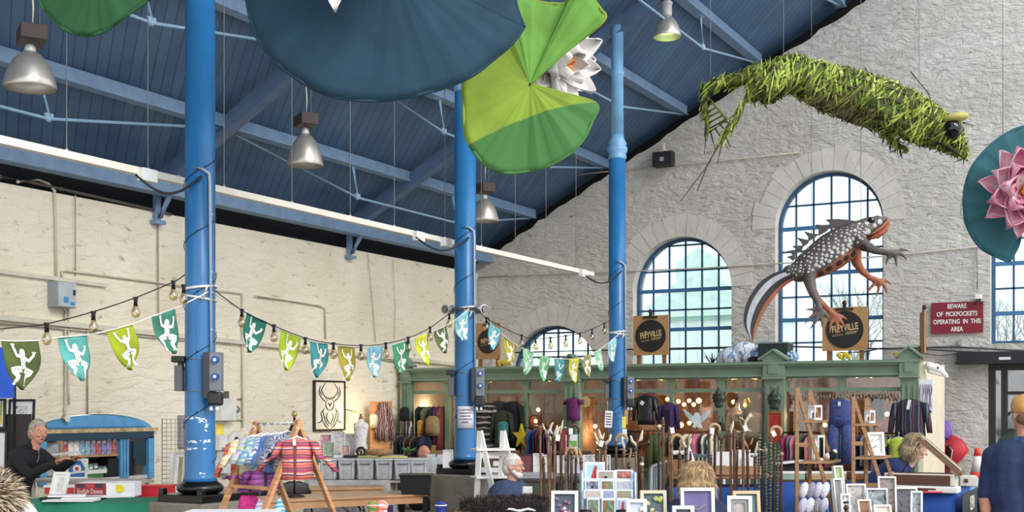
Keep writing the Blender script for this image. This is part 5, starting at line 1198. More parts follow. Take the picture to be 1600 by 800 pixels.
# dark furniture in the shop
def cabinet(px0,px1,py,Y,label,zb=.05):
    a=onY(px0,py,Y); b=onY(px1,py,Y); w_=b.x-a.x; h=a.z-zb; root=thing('cabinet',label,'cabinet',((a.x+b.x)/2,Y,zb),0)
    mb=MB(); mb.box((0,.12,h/2),(w_,.24,h)); mb.build('body',dkw,root,.006)
    for s_ in (-1,1):mb=MB(); mb.box((s_*w_*.25,-.01,h/2),(w_*.44,.02,h*.9)); dr=mb.build('door',wood('dark_wood_panel',(52,34,26)),root,.004); mb=MB(); mb.ball((s_*w_*.06,-.03,h*.55),.012,8); mb.build('knob',gold,dr)
cabinet(1136,1190,644,17.75,'tall dark cabinet in the shop behind the antler-topped sticks'); cabinet(915,945,684,17.9,'low dark cabinet in the shop left of the farthest column'); cabinet(1240,1300,668,17.9,'dark cabinet in the shop behind the left ladder shelf')
root=thing('dummy_head','dark wig stand in the shop left of the glass lantern','wig stand',(onY(1156,655,17.6).x,17.62,onY(1156,644,17.75).z)); mb=MB(); mb.ball((0,0,.12),(.1,.09,.12),14); mb.build('head',fabs['black'],root); mb=MB(); mb.lathe([(.09,-.03),(.07,0),(.04,.03)],n=12); mb.build('base',dkw,root)
# red poster on the pilaster, ornaments
picture(1200,643,1223,693,16.45,midw,blotch('red_poster',[(150,34,30),(180,60,40),(60,40,36)],4),'tall red poster in a wooden frame leaning on the pilaster behind the sticks')
# right bay: tie-dye trousers, woven jacket, rail
rail(1226,1425,676,16.42,'long black rail of clothes behind the two ladder shelves')
td=blotch('tie_dye',[(28,40,96),(70,44,130),(36,96,130),(84,50,120),(30,50,110)],24)
root=thing('tie_dye_trousers','blue and purple tie-dye dungarees hanging behind the ladder shelves','trousers',hang_item(1313,624,16.22))
mb=MB(); loft(mb,[(0,0,0,.06,.03),(0,0,-.03,.14,.05),(0,0,-.25,.15,.06),(0,0,-.36,.16,.07)],16,.05,6); mb.build('waist',td,root)
for s_ in (-1,1):mb=MB(); loft(mb,[(s_*.08,0,-.34,.08,.065),(s_*.1,0,-.6,.09,.06),(s_*.11,0,-.86,.1,.06)],14,.1,5); mb.build('trouser_leg',td,root)
mb=MB(); mb.box((0,-.06,-.06),(.035,.004,.055)); mb.build('price_tag',M('tag_white',(232,232,232),.6,noise=0),root); hanger(root,.28)
wv=stripes('woven_jacket',[(34,36,50),(34,36,50),(84,96,124),(34,36,50),(96,60,70),(40,42,56)],60,'X',.04)
wj=top_garment('woven_jacket','dark striped woven jacket hanging at the right end of the shop','jacket',hang_item(1422,625,16.36),0,.42,.48,wv,.9,flare=1.1)
mb=MB(); mb.box((0,-.09,-.06),(.04,.004,.13),Euler((0,.2,0)).to_matrix()); mb.build('price_tag',M('tag_white',(232,232,232),.6,noise=0),wj)
rail_clothes(1228,1300,676,16.42,.45,[('magenta',fabs['magenta']),('grey',fabs['grey']),('pink',fabs['pink']),('magenta',fabs['magenta']),('dark green',fabs['green']),('black',fabs['black'])],12,'on the rail behind the left ladder shelf','clothes on the rail behind the left ladder shelf')
rail_clothes(1334,1420,676,16.42,.5,[('black',fabs['black']),('navy',fabs['navy']),('grey',fabs['grey']),('teal',fabs['teal']),('lilac',fabs['lilac'])],14,'on the rail behind the right ladder shelf','clothes on the rail behind the right ladder shelf')
top_garment('lime_top','lime green top on a hanger behind the leaning woman','top',hang_item(1404,684,16.1),0,.28,.3,fab(176,196,70),.4,hmat=M('tag_white',(232,232,232),.6,noise=0))
# row of metal charms along the top of the right bays
for bi,(x0,x1) in enumerate(((1234,1308),(1322,1404))):
    nn_=16
    for i in range(nn_):
        x=x0+(x1-x0)*(i+.5)/nn_; c=onY(x,614,16.56); L=ru(.06,.16); mb=MB(); mb.tube([(0,0,.03),(0,0,-L*.4),(ru(-.02,.02),0,-L)],[.003,.008,.004],5); mb.ball((0,0,-L*.55),(.02,.01,.03),6)
        solo(mb,'hanging_charm',M('charm_grey',(128,120,112),.5,.4),'%s small grey charm from the left behind the %s ladder shelf'%(ordw(i),('left','right')[bi]),'charm',tuple(c),ru(-1,1),'charms behind the %s ladder shelf'%('left','right')[bi])
# zebra print poster and horse skull on the side wall
root=thing('zebra_poster','black and white poster at the corner of the shop beside the pale side wall','poster',tuple(onY(1447,620,16.55)),.05)
mb=MB(); s=ZY(1447,16.55)/F; mb.box((0,0,0),(20*s,.012,54*s)); mb.build('sheet',M('paper_white',(226,226,236),.7,noise=.01),root)
for i in range(6):
    x_=(-7.5+3*i)*s; mb=MB(); mb.tube([(x_,-.008,20*s),(x_+ru(-2,2)*s,-.008,10*s),(x_+ru(-2,2)*s,-.008,0),(x_+ru(-1,1)*s,-.008,-17*s)],[.006,.014,.008,.005],5,flat=.3); mb.build('black_stripe',M('ink',(30,30,40),.7,noise=0),root)
mb=MB(); mb.box((0,-.008,-23*s),(16*s,.004,3*s)); mb.build('caption_bar',M('ink',(30,30,40),.7,noise=0),root)
root=thing('animal_skull','white horse-like skull hanging on the right corner of the shop','skull',tuple(onY(1466,580,16.7)),T)
bone=M('bone_white',(226,222,212),.6,noise=.06); s=ZY(1466,16.7)/F
pr=[('c',(-14*s,0,8*s),.06,(2*s,0,3*s),.055,0),('c',(2*s,0,3*s),.05,(13*s,0,-8*s),.028,0),('c',(-14*s,0,0),.03,(4*s,0,-6*s),.02,0)]
mesh_obj(blob(pr,.012,2),'skull_bone',bone,root); mb=MB(); mb.ball((-3*s,-.05,5*s),(.02,.012,.016),8); mb.build('eye_socket',M('ink',(30,30,40),.7,noise=0),root); mb=MB(); mb.tube([(-8*s,0,12*s),(0,0,14*s),(6*s,0,8*s)],.006,5); mb.build('cord',hng,root)
# ---- on top of the shop: signboards, cloth bundle, crate, flowers
osb=blotch('chipboard',[(160,118,72),(186,146,96),(146,104,62)],26,detail=4)
def signboard(px,py,wp,hp,Y,label,tilt=0,rz=0):
    s=ZY(px,Y)/F; c=onY(px,py,Y); zb=2.292; root=thing('round_logo_sign',label,'sign',(c.x,c.y,zb),rz,'chipboard shop signs on the shop roof')
    w_,h=wp*s,hp*s; z0=c.z-zb-h/2
    mb=MB(); mb.box((0,0,z0+h/2),(w_,.025,h)); mb.build('board',osb,root)
    mb=MB(); r=min(w_,h)*.43; mb.prism([(r*math.cos(q*.2),z0+h/2-.01+r*math.sin(q*.2)) for q in range(31)],-.02,-.012); mb.build('disc',M('sign_black',(30,28,32),.6,noise=.03),root)
    gt=M('sign_gold',(206,176,126),.6,noise=.05); t_=Euler((math.pi/2,-.13,0))
    zc=z0+h/2+.04*r
    for t2,x_,z_,s_ in (('FI',-.56,-.07,.5),('Z',-.335,.09,.27),('Z',-.335,-.12,.27),('YVILLE',.24,.03,.5)):text_mesh(t2,r*s_,.002,gt,'lettering',root,(x_*r,-.023,zc+z_*r),rot=t_,sx=.66 if s_>.4 else .95,bold=.012*r)
    mb=MB(); mb.bar((.05*r,-.024,z0+h/2-.21*r),(.72*r,-.024,z0+h/2-.13*r),.004,.03*r); mb.build('underline',gt,root)
    mb=MB()
    for q in range(13):
        if q in (6,):continue
        mb.box(((-.6+.1*q)*r,-.022,z0+h/2-.36*r+q*.012*r),(.06*r,.004,.09*r))
    mb.build('small_print',M('sign_gold_dull',(150,124,86),.6),root)
    for s_ in (-1,1):mb=MB(); mb.box((s_*w_*.36,.03,(z0+h*.2)/2),(.06,.03,z0+h*.2)); mb.build('leg',midw,root)
    mb=MB(); mb.box((0,-.02,z0+h-.03),(w_*.38,.03,.03)); mb.box((0,-.01,z0+h+.03),(.04,.04,.08)); mb.build('clip',M('rail_black',(26,26,28),.4),root)
    mb=MB(); mb.ball((0,-.02,z0+h+.06),(.035,.03,.035),10); mb.build('clip_knob',M('clip_dark',(60,52,48),.4,.5),root)
signboard(763,533,43,56,17.0,'leftmost round black logo sign, half hidden by the middle column')
signboard(1017,524,59,62,17.0,'round black logo sign in front of the middle arched window')
signboard(1320,514,70,68,17.0,'round black logo sign under the foot of the newt')
signboard(1442,520,62,66,16.85,'logo sign seen nearly edge-on at the right corner of the shop',rz=T+1.35)
cloth_s=stripes('striped_duvet',[(222,226,232),(120,150,190),(222,226,232),(196,206,220)],26,'X',.25)
root=thing('cloth_bundle','blue and white striped cloth bundle lying on the shop roof','cloth',(onY(1158,560,17.2).x,17.2,2.292)); s=ZY(1158,17.2)/F
pr=[('e',(-12*s,0,.12),(.26,.2,.15),None,0),('e',(8*s,0,.17),(.24,.2,.17),(0,.2,0),0),('e',(24*s,-.02,.1),(.14,.16,.12),None,0),('e',(-28*s,0,.07),(.12,.14,.08),None,0)]
mesh_obj(blob(pr,.015,3),'cloth',cloth_s,root)
mb=MB(); mb.ball((25*s,-.16,.07),(.09,.05,.05),10); mb.build('dark_fold',fab(40,36,36),root)
root=thing('plant_sprigs','dark bristly plant sprigs left of the striped cloth bundle','plant',(onY(1114,560,17.2).x,17.15,2.292));
for q in range(9):a_=ru(-1,1); mb=MB(); mb.tube([(0,0,0),(.06*a_,ru(-.03,.03),.08),(.13*a_,ru(-.03,.03),ru(.1,.2))],[.008,.01,.003],5); mb.build('sprig',fab(44,50,40),root)
c=onY(1212,548,17.1); root=thing('plastic_crate','dark green plastic crate standing on the shop roof','crate',(c.x,17.1,2.292)); cm=M('crate_dark_green',(34,52,50),.5)
w_,h,d=.42,.3,.3
mb=MB(); mb.box((0,0,.012),(w_,d,.024))
for s_ in (-1,1):mb.box((0,s_*d/2,h/2),(w_,.012,h)); mb.box((s_*w_/2,0,h/2),(.012,d,h))
for q in range(6):mb.box((-w_*.42+q*w_*.168,-d/2-.008,h/2),(.012,.012,h))
mb.build('crate_body',cm,root); mb=MB(); mb.box((0,-d/2-.01,h),(w_+.03,.03,.02)); mb.box((0,d/2,h),(w_+.03,.03,.02)); mb.box((w_/2,0,h),(.03,d,.02)); mb.box((-w_/2,0,h),(.03,d,.02)); mb.build('rim',M('crate_rim',(110,130,130),.5),root)
c=onY(1238,556,17.0); root=thing('fabric_ball','crumpled pale blue paper ball on the shop roof beside the crate','decoration',(c.x,17.0,2.292))
mb=MB(); mb.ball((0,0,.085),.085,12); mb.build('ball_core',M('ball_blue',(120,160,200),.7,noise=.2,ns=30),root)
mb=MB()
for q in range(24):v=Vector((ru(-1,1),ru(-1,1),ru(-.7,1))).normalized()*.083+Vector((0,0,.088)); mb.ball(v,.022,6)
mb.build('ruffles',M('ruffle_blue',(170,196,216),.8,noise=.1,ns=30),root)
def posy(px,label,col=(222,198,60)):
    c=onY(px,562,16.85); root=thing('flower_posy',label,'flowers',(c.x,16.85,2.292),0,'yellow flowers on the shop roof'); ym=M('flower_yellow',col,.7)
    mb=MB()
    for q in range(5):a_=q*1.256; mb.tube([(0,0,0),(.05*math.cos(a_),.04*math.sin(a_),.07)],.005,4)
    mb.build('stems',fab(70,100,50),root)
    for q in range(6):
        a_=q*1.047; cx_,cy_,cz_=.065*math.cos(a_),.05*math.sin(a_),.075+.03*(q%2); mb=MB()
        for p_ in range(5):b_=p_*1.256; mb.ball((cx_+.022*math.cos(b_),cy_,cz_+.022*math.sin(b_)),(.017,.01,.017),6)
        mb.ball((cx_,cy_-.008,cz_),.012,6); mb.build('blossom',ym,root)
posy(1318,'yellow flowers on the shop roof under the newt'); posy(1408,'yellow flowers on the shop roof near the right pilaster')
posy(745+40,'pale flowers on the shop roof beside the leftmost logo sign',(216,206,150))
# outside, beyond the windows
mint=M('greenhouse_mint',(236,246,241),.6,noise=.03)
root=thing('greenhouse','pale mint glass building seen through the middle arched window','building',(onY(1125,500,31).x,31,0)); mb=MB()
mb.box((0,0,2.0),(3.2,3,4.0)); mb.build('wall',mint,root); mb=MB(); mb.prism([(-1.8,4.0),(1.8,4.0),(.6,4.9),(.6,5.4),(0,5.75),(-.6,5.4),(-.6,4.9)],-1.7,1.7); mb.build('roof',M('greenhouse_roof',(222,240,232),.5),root)
for q in range(7):mb=MB(); mb.box((-1.5+.5*q,-1.52,2.0),(.05,.05,3.9)); mb.build('rib',M('greenhouse_rib',(246,250,248),.5),root)
for q in (2.5,3.95):mb=MB(); mb.box((0,-1.55,q),(3.3,.06,.1)); mb.build('gutter',M('greenhouse_gutter',(176,210,198),.5),root)
mb=MB(); mb.box((-3,38,-.1),(60,36,.18)); struct(mb,'outside_ground',M('paving_pale',(200,198,192),.8))
rs_=random.Random(5)
for (X,Y,h,lab) in ((onY(1345,500,36).x,36,5.8,'bare pale tree seen through the window behind the newt'),(onY(870,560,29).x,29,3.0,'leafy bush seen through the lowest arched window'),(onY(1590,500,36).x,36,5.2,'bare tree seen beyond the window at the far right')):
    root=thing('tree',lab,'tree',(X,Y,0)); mb=MB(); mb.tube([(0,0,0),(.05,0,h*.35),(-.05,0,h*.6)],[.16,.12,.08],8)
    mb.build('trunk',M('bark_pale',(206,202,194),.9),root)
    mb=MB()
    def br(p,d,L,r,k_):
        q=p+d*L; mb.tube([p,q],[r,r*.6],5)
        if k_:
            for _ in range(3):dd=(d+Vector((rs_.uniform(-.8,.8),rs_.uniform(-.8,.8),rs_.uniform(-.2,.6)))).normalized(); br(p.lerp(q,rs_.uniform(.5,1)),dd,L*.68,r*.55,k_-1)
    for _ in range(4):br(Vector((0,0,h*.35)),Vector((rs_.uniform(-.6,.6),rs_.uniform(-.6,.6),1)).normalized(),h*.28,.06,4)
    mb.build('branches',M('bark_pale',(206,202,194),.9),root)
    if h<4:
        mb=MB()
        for _ in range(700):v=Vector((rs_.gauss(0,.7),rs_.gauss(0,.5),abs(rs_.gauss(0,.8))+h*.35)); t1=Vector((rs_.uniform(-1,1),rs_.uniform(-1,1),rs_.uniform(-1,1)))*.09; t2=Vector((rs_.uniform(-1,1),rs_.uniform(-1,1),rs_.uniform(-1,1)))*.06; mb.add([v,v+t1,v+t1+t2,v+t2],[(0,1,2,3)])
        lf=mb.build('foliage',M('foliage_pale',(190,208,160),.8,noise=.2),root)
# ================================================================ PEOPLE
skin=M('skin_fair',(222,170,146),.55,noise=.05,ns=12); skin2=M('skin_ruddy',(212,150,126),.55,noise=.06,ns=12)
def hand_prims(wrist,d,side,up,s=1.0,curl=.5):
    """palm, four fingers and a thumb; d points along the hand, up is the back of the hand"""
    d=d.normalized(); sd=d.cross(up).normalized(); up=sd.cross(d).normalized(); sd=sd*side; pr=[]
    pc=wrist+d*.045*s
    for q in (-1,-.33,.33,1):pr.append(('c',wrist+d*.01*s+sd*q*.018*s,.014*s,wrist+d*.085*s+sd*q*.028*s,.0125*s,0))
    for q,L in ((-1,.07),(-.33,.08),(.33,.085),(1,.076)):
        b=wrist+d*.088*s+sd*q*.03*s; m1=b+(d*.55-up*.3*curl)*L*.8*s; e=m1+(d*.35-up*.6*curl)*L*.75*s
        pr+=[('c',b,.0105*s,m1,.0095*s,0),('c',m1,.0095*s,e,.008*s,0)]
    t0=wrist+d*.03*s+sd*.03*s; t1=t0+(d*.5+sd*.65)*.05*s; t2=t1+(d*.8-up*.3)*.035*s
    pr+=[('c',t0,.014*s,t1,.012*s,0),('c',t1,.012*s,t2,.0095*s,0)]
    return pr
def person(label,loc,rz,H=1.74,seat=None,lean=0,arms=None,head=(0,0),sk=None,top_mat=None,leg_mat=None,fat=1.0,sleeve=1.0,hairfn=None,shoe=None,bend=0,extra=None,topname='jumper',beard=None):
    """faces local -y; arms: for each side (elbow, hand) offsets from the shoulder; head: (turn, nod) in degrees"""
    sk=sk or skin; root=thing('person',label,'person',loc,rz)
    hz=(seat+.09) if seat is not None else .52*H
    L=Matrix.Rotation(math.radians(lean),4,'X') # lean forward towards -y
    L2=Matrix.Rotation(math.radians(lean+bend),4,'X')
    pel=Vector((0,0,hz)); wst=pel+L@Vector((0,0,.11*H)); chs=wst+L2@Vector((0,-.01,.12*H)); nk=chs+L2@Vector((0,.01,.085*H))
    hd=nk+Matrix.Rotation(math.radians((lean+bend)*.6),4,'X')@Vector((0,-.015,.095*H)); f=fat
    Hr=Matrix.Rotation(math.radians(head[0]),4,'Z')@Matrix.Rotation(math.radians(head[1]),4,'X')
    h=lambda x,y,z:hd+Hr@Vector((x,y,z))
    he=(Hr.to_euler().x,Hr.to_euler().y,Hr.to_euler().z)
    pb=[('c',nk-Vector((0,0,.05)),.055,hd-Vector((0,0,.05)),.05,0),('e',hd,(.074,.094,.112),he,0),('e',h(0,-.025,-.055),(.055,.06,.06),he,0),('e',h(0,-.055,-.085),(.026,.022,.022),None,0),
          ('c',h(0,-.085,.012),.010,h(0,-.108,-.018),.014,0),('e',h(.03,-.072,-.022),(.025,.02,.02),None,0),('e',h(-.03,-.072,-.022),(.025,.02,.02),None,0),('c',h(-.035,-.078,.035),.012,h(.035,-.078,.035),.012,0),
          ('e',h(.075,.005,-.005),(.012,.022,.032),he,0),('e',h(-.075,.005,-.005),(.012,.022,.032),he,0),('c',h(-.016,-.086,-.052),.009,h(.016,-.086,-.052),.009,0)]
    pt=[]; sw=.108*H
    for a,b,ra,rb,w_ in ((pel,wst,.135,.125,.05),(wst,chs,.125,.135,.07)):
        for s_ in (-1,0,1):pt.append(('c',a+Vector((s_*w_*f,0,0)),ra*f*.92,b+Vector((s_*w_*f,0,0)),rb*f*.9,0))
    pt+=[('c',chs+Vector((-sw*.8,0,.035)),.075*f,chs+Vector((sw*.8,0,.035)),.075*f,0),('c',chs+Vector((-sw*.5,.01,.07)),.06,nk-Vector((0,0,.02)),.06,0),('c',chs+Vector((sw*.5,.01,.07)),.06,nk-Vector((0,0,.02)),.06,0),('c',nk-Vector((0,0,.05)),.066,nk-Vector((0,0,.01)),.062,0)]
    arms=arms or (((.04,.02,-.29),(.03,-.05,-.54)),((-.04,.02,-.29),(-.03,-.05,-.54)))
    for s_,(e_,w_) in zip((1,-1),arms):
        sh=chs+Vector((s_*sw,0,.035)); el=sh+Vector(e_); wr=sh+Vector(w_)
        pt.append(('c',sh,.062*f,el,.05,0)); k_=min(1,sleeve)
        if sleeve>.5:fe=el.lerp(wr,(k_-.5)*2*.93); pt.append(('c',el,.05,fe,.04,0)); pb.append(('c',el,.038,wr,.028,0))
        else:pb.append(('c',el,.044,wr,.028,0)); pb.append(('c',sh.lerp(el,.5),.045,el,.042,0))
        d=(wr-el).normalized(); up=Vector((0,0,1)) if abs(d.z)<.8 else Vector((s_,0,0)); pb+=hand_prims(wr,d,-s_ if abs(d.z)<.8 else 1,up)
    pl=[]; ps=[]
    for s_ in (-1,1):
        hp=pel+Vector((s_*.09,0,-.02))
        if seat is not None:kn=hp+Vector((s_*.05,-.42,-.01)); an=Vector((kn.x,kn.y-.02,.09))
        else:kn=Vector((hp.x+s_*.01,-.01,.27*H)); an=Vector((hp.x+s_*.02,.01,.09))
        pl+=[('c',hp,.095*f,kn,.065,0),('c',kn,.065,an,.05,0)]; ps.append(('c',an+Vector((0,.03,-.035)),.05,an+Vector((0,-.16,-.05)),.036,0)); pb.append(('c',kn,.04,an-Vector((0,0,.02)),.035,0)); pb.append(('c',hp,.07,kn,.045,0))
    pl.append(('c',pel-Vector((.07,0,0)),.115*f,pel+Vector((.07,0,0)),.115*f,0)); pb+=[('c',pel,.09,chs,.1,0),('c',chs,.09,nk,.05,0)]
    for s_ in (-1,1):pb.append(('c',chs+Vector((s_*.05,0,.03)),.05,chs+Vector((s_*sw,0,.035)),.04,0)); pb.append(('c',chs+Vector((s_*sw,0,.035)),.04,chs+Vector((s_*sw,0,.035))+Vector(arms[0 if s_>0 else 1][0]),.036,0))
    body=mesh_obj(blob(pb,.0075,2),'body',sk,root)
    mesh_obj(blob(pt,.012,3),topname,top_mat,root); mesh_obj(blob(pl,.014,3),'trousers',leg_mat or fab(44,46,56),root)
    for p in ps:mb=MB(); mb.tube([p[1],p[3]],[p[2],p[4]],12); mb.ball(p[1],p[2],10); mb.ball(p[3],(p[4],p[4]*1.2,p[4]),10); mesh_obj(blob([p],.012,2),'shoe',shoe or fab(40,36,34),root)
    for s_ in (-1,1):mb=MB(); mb.ball(h(s_*.03,-.079,.012),(.012,.008,.008),8); mb.ball(h(s_*.03,-.085,.012),(.005,.004,.005),6,1); mb.build('eye',[M('eye_white',(225,220,214),.3),M('eye_black_gloss',(12,12,14),.08,noise=0)],root)
    mb=MB(); mb.tube([h(-.02,-.094,-.05),h(0,-.098,-.052),h(.02,-.094,-.05)],.0035,5); mb.build('mouth',M('lip',(150,84,76),.5),root)
    if hairfn:hairfn(root,h,he,hd)
    if extra:extra(root,h,dict(nk=nk,chs=chs,pel=pel,wst=wst,sw=sw))
    return root
def short_hair(mat,bald=0,r=1.0):
    def fn(root,h,he,hd):
        pr=[('e',h(0,.015,.035),(.083*r,.098*r,.095*r),he,0),('e',h(0,.045,-.02),(.08*r,.07*r,.08*r),he,0)] if not bald else [('e',h(0,.04,-.02),(.081,.07,.05),he,0)]
        ob=mesh_obj(blob(pr,.009,2),'hair',mat,root)
        bm=bmesh.new(); bm.from_mesh(ob.data); Hc=h(0,0,0); fx=(h(0,-1,0)-Hc).normalized(); ux=(h(0,0,1)-Hc).normalized()
        kill=[v for v in bm.verts if (v.co-Hc).dot(fx)>.045 and (v.co-Hc).dot(ux)<.07]; bmesh.ops.delete(bm,geom=kill,context='VERTS'); bm.to_mesh(ob.data); bm.free()
    return fn
def tufts(root,name,mat,pts,L=.03,r=.003,seed=1,droop=.5):
    rs=random.Random(seed); mb=MB()
    for p,n in pts:
        d=(Vector(n)+Vector((rs.uniform(-.5,.5),rs.uniform(-.5,.5),rs.uniform(-.6,.3)*droop))).normalized(); l_=L*rs.uniform(.6,1.2); p=Vector(p); m_=p+d*l_*.55; e=p+d*l_+Vector((0,0,-l_*.3*droop)); a,b=frame_of(d); a=a*r
        mb.add([p-a,p+a,m_+a*.8,e,m_-a*.8,p+b*r,m_+b*r*.8],[(0,1,2,4),(4,2,3),(0,4,6,5),(1,5,6,2),(4,3,6),(2,6,3)],rs.randrange(len(mat)))
    o=mb.build(name,mat,root); return o
black_f=fab(28,28,32)
# man in black at the left, leaning on the frames
def ex1(root,h,J):mb=MB(); mb.tube([J['nk']+Vector((0,-.07,.01)),J['chs']+Vector((0,-.135,.0)),J['wst']+Vector((0,-.13,.0))],.006,5); mb.build('zip',M('zip_silver',(190,190,190),.4,.6),root); mesh_obj(blob([('c',J['nk']+Vector((-.05,0,-.005)),.04,J['nk']+Vector((.05,0,-.005)),.04,0),('c',J['nk']+Vector((0,.04,0)),.045,J['nk']+Vector((0,.0,.01)),.06,0)],.012,2),'collar',black_f,root)
c=P(22,800,11.9)
person('grey-haired man in a black zip jacket leaning over a white frame at the left',(c.x,c.y,0),T+math.radians(68),1.62,None,22,arms=(((.02,-.22,-.14),(-.05,-.46,-.04)),((-.02,-.2,-.18),(.06,-.46,-.06))),head=(-18,8),sk=skin2,top_mat=black_f,hairfn=short_hair(M('hair_grey',(170,160,150),.8,noise=.2,ns=60)),extra=ex1,topname='jacket',bend=10)
# person with fur hood, bottom left
c=P(-78,800,3.65)
fur_c=[M('fur_tan',(196,176,146),.9),M('fur_brown',(128,106,84),.9),M('fur_cream',(226,212,188),.9),M('fur_dark',(86,70,58),.9)]
puf=M('puffer_silver',(214,214,218),.45,noise=.04,ns=5,bump=.5,bs=7)
def ex2(root,h,J):
    pr=[('c',J['chs']+Vector((-.17,.03,.05)),.085,J['chs']+Vector((.17,.03,.05)),.085,0),('c',J['chs']+Vector((-.22,0,-.02)),.1,J['chs']+Vector((.22,0,-.02)),.1,0),('c',J['chs']+Vector((-.2,0,-.2)),.12,J['chs']+Vector((.2,0,-.2)),.12,0)]
    mesh_obj(blob(pr,.014,2),'padded_yoke',puf,root)
    ctr=J['nk']+Vector((0,.09,.02)); pts=[]; rs=random.Random(4); ring_=[]
    for q in range(40):
        a_=2*math.pi*q/40; ring_.append(ctr+Vector((.19*math.cos(a_),.13*math.sin(a_)+.02,.03*math.sin(a_)-.05*math.cos(a_)**2)))
    mb=MB(); mb.tube(ring_+[ring_[0]],.055,10,cap=False); mb.build('hood_roll',fur_c[1],root)
    for _ in range(7000):
        q=rs.randrange(40); p=ring_[q]; out=(p-ctr); out.z=0; out.normalize(); ph=rs.uniform(-1.2,3.6); n=out*math.cos(ph)+Vector((0,0,1))*math.sin(ph); pts.append((p.lerp(ring_[(q+1)%40],rs.random())+n*.05,n))
    tufts(root,'fur_trim',fur_c,pts,.05,.0028,5)['kind']='stuff'
person('person in a pale padded jacket with a tan fur-trimmed hood at lower left',(c.x,c.y,0),T+math.radians(180-10),1.72,None,4,top_mat=puf,fat=1.3,hairfn=short_hair(M('hair_brown',(96,72,52),.8,noise=.2,ns=60),r=1.1),extra=ex2,topname='padded_jacket')
# bald man behind the storage boxes
c=P(655,800,16.4)
person('bald man seated behind the clear storage boxes',(c.x,c.y,0),T+math.radians(60),1.62,.29,6,arms=(((.05,-.1,-.26),(-.02,-.32,-.28)),((-.03,-.12,-.25),(.0,-.34,-.25))),head=(-10,5),sk=skin2,top_mat=fab(60,52,56))
# man in blue hoodie seated
navyh=fab(58,72,102)
def ex3(root,h,J):
    pr=[('c',J['nk']+Vector((-.08,.05,-.03)),.045,J['nk']+Vector((.08,.05,-.03)),.045,0),('c',J['nk']+Vector((-.09,.04,-.02)),.04,J['nk']+Vector((-.05,-.06,-.05)),.03,0),('c',J['nk']+Vector((.09,.04,-.02)),.04,J['nk']+Vector((.05,-.06,-.05)),.03,0),('e',J['nk']+Vector((0,.1,-.07)),(.11,.06,.09),None,0)]
    mesh_obj(blob(pr,.012,2),'hood',navyh,root)
    for s_ in (-1,1):mb=MB(); mb.tube([J['nk']+Vector((s_*.03,-.08,-.05)),J['chs']+Vector((s_*.035,-.15,-.04))],.006,5); mb.build('drawcord',wrope,root)
    gl=MB()
    for s_ in (-1,1):gl.tube([h(s_*.033+.022*math.cos(q*.7),-.104,.01+.017*math.sin(q*.7)) for q in range(10)],.0022,4); gl.tube([h(s_*.055,-.1,.014),h(s_*.08,0,.012)],.002,4)
    gl.tube([h(-.011,-.106,.012),h(.011,-.106,.012)],.002,4); gl.build('glasses',M('glasses_metal',(120,116,110),.3,.8),root)
    mesh_obj(blob([('e',h(0,-.062,-.078),(.05,.036,.042),None,0),('c',h(-.06,-.03,-.05),.022,h(-.03,-.07,-.09),.02,0),('c',h(.06,-.03,-.05),.022,h(.03,-.07,-.09),.02,0)],.008,2),'beard',M('beard_white',(226,222,216),.9,noise=.1,ns=60,bump=.5,bs=120),root)
c=P(788,800,11.6)
person('white-haired bearded man in a blue hooded top seated right of the middle column',(c.x,c.y,0),T+math.radians(66),1.66,.34,4,arms=(((.03,-.12,-.25),(-.06,-.34,-.2)),((-.03,-.1,-.26),(.05,-.35,-.22))),head=(0,2),sk=skin,top_mat=navyh,fat=1.45,bend=5,hairfn=short_hair(M('hair_white',(222,218,210),.85,noise=.12,ns=70,bump=.5,bs=90),r=.98),extra=ex3,topname='hooded_top')
# fair-haired woman from behind
hair_f=[M('hair_fair',(176,144,106),.7,noise=.2,ns=30),M('hair_fair_light',(204,176,138),.7),M('hair_fair_dark',(134,106,76),.7)]
def bob(mats,wide=1.0,n=2600,seed=3,z=1.0):
    def fn(root,h,he,hd):
        pr=[('e',h(0,.02,.02),(.112*wide,.112*z,.118*z),he,0),('e',h(0,.05,-.06*z),(.12*wide,.085*z,.09*z),he,0),('e',h(.075*wide,.03,-.09*z),(.05*z,.075*z,.07*z),he,0),('e',h(-.075*wide,.03,-.09*z),(.05*z,.075*z,.07*z),he,0)]
        ob=mesh_obj(blob(pr,.011,2),'hair',mats[0],root)
        rs=random.Random(seed); pts=[]; ps=list(ob.data.polygons)
        for _ in range(n):
            p=rs.choice(ps); t=Vector((rs.uniform(-.25,.25),rs.uniform(-.2,.2),-1)); nn=p.normal; t=(t-nn*t.dot(nn)); pts.append((p.center.copy()-nn*.004,(t.normalized()+nn*.22).normalized()))
        tufts(root,'hair_strands',mats,pts,.055,.0022,seed,.2)['kind']='stuff'
    return fn
c=P(1090,800,8.7)
person('fair-haired woman in a dark navy top, seated with her back to us',(c.x,c.y,0),T+math.radians(180),1.6,.4,6,arms=(((.04,-.12,-.25),(-.1,-.34,-.25)),((-.04,-.12,-.25),(.1,-.34,-.25))),top_mat=fab(36,48,76),hairfn=bob(hair_f,1.12),head=(0,14),fat=1.35)
# leaning woman on the right
hair_g=[M('hair_ash',(156,136,106),.8,noise=.2,ns=30),M('hair_ash_light',(186,166,130),.7),M('hair_ash_dark',(96,80,62),.7)]
c=P(1352,800,10.3)
person('woman with ash-brown hair in a navy jumper, bending over the wooden case',(c.x,c.y,0),T+math.radians(75),1.6,None,26,arms=(((.03,-.16,-.22),(-.05,-.34,-.34)),((-.03,-.14,-.24),(.05,-.32,-.36))),head=(0,24),top_mat=fab(36,46,92),hairfn=bob(hair_g,.8,seed=9,n=1500,z=.84),bend=22)
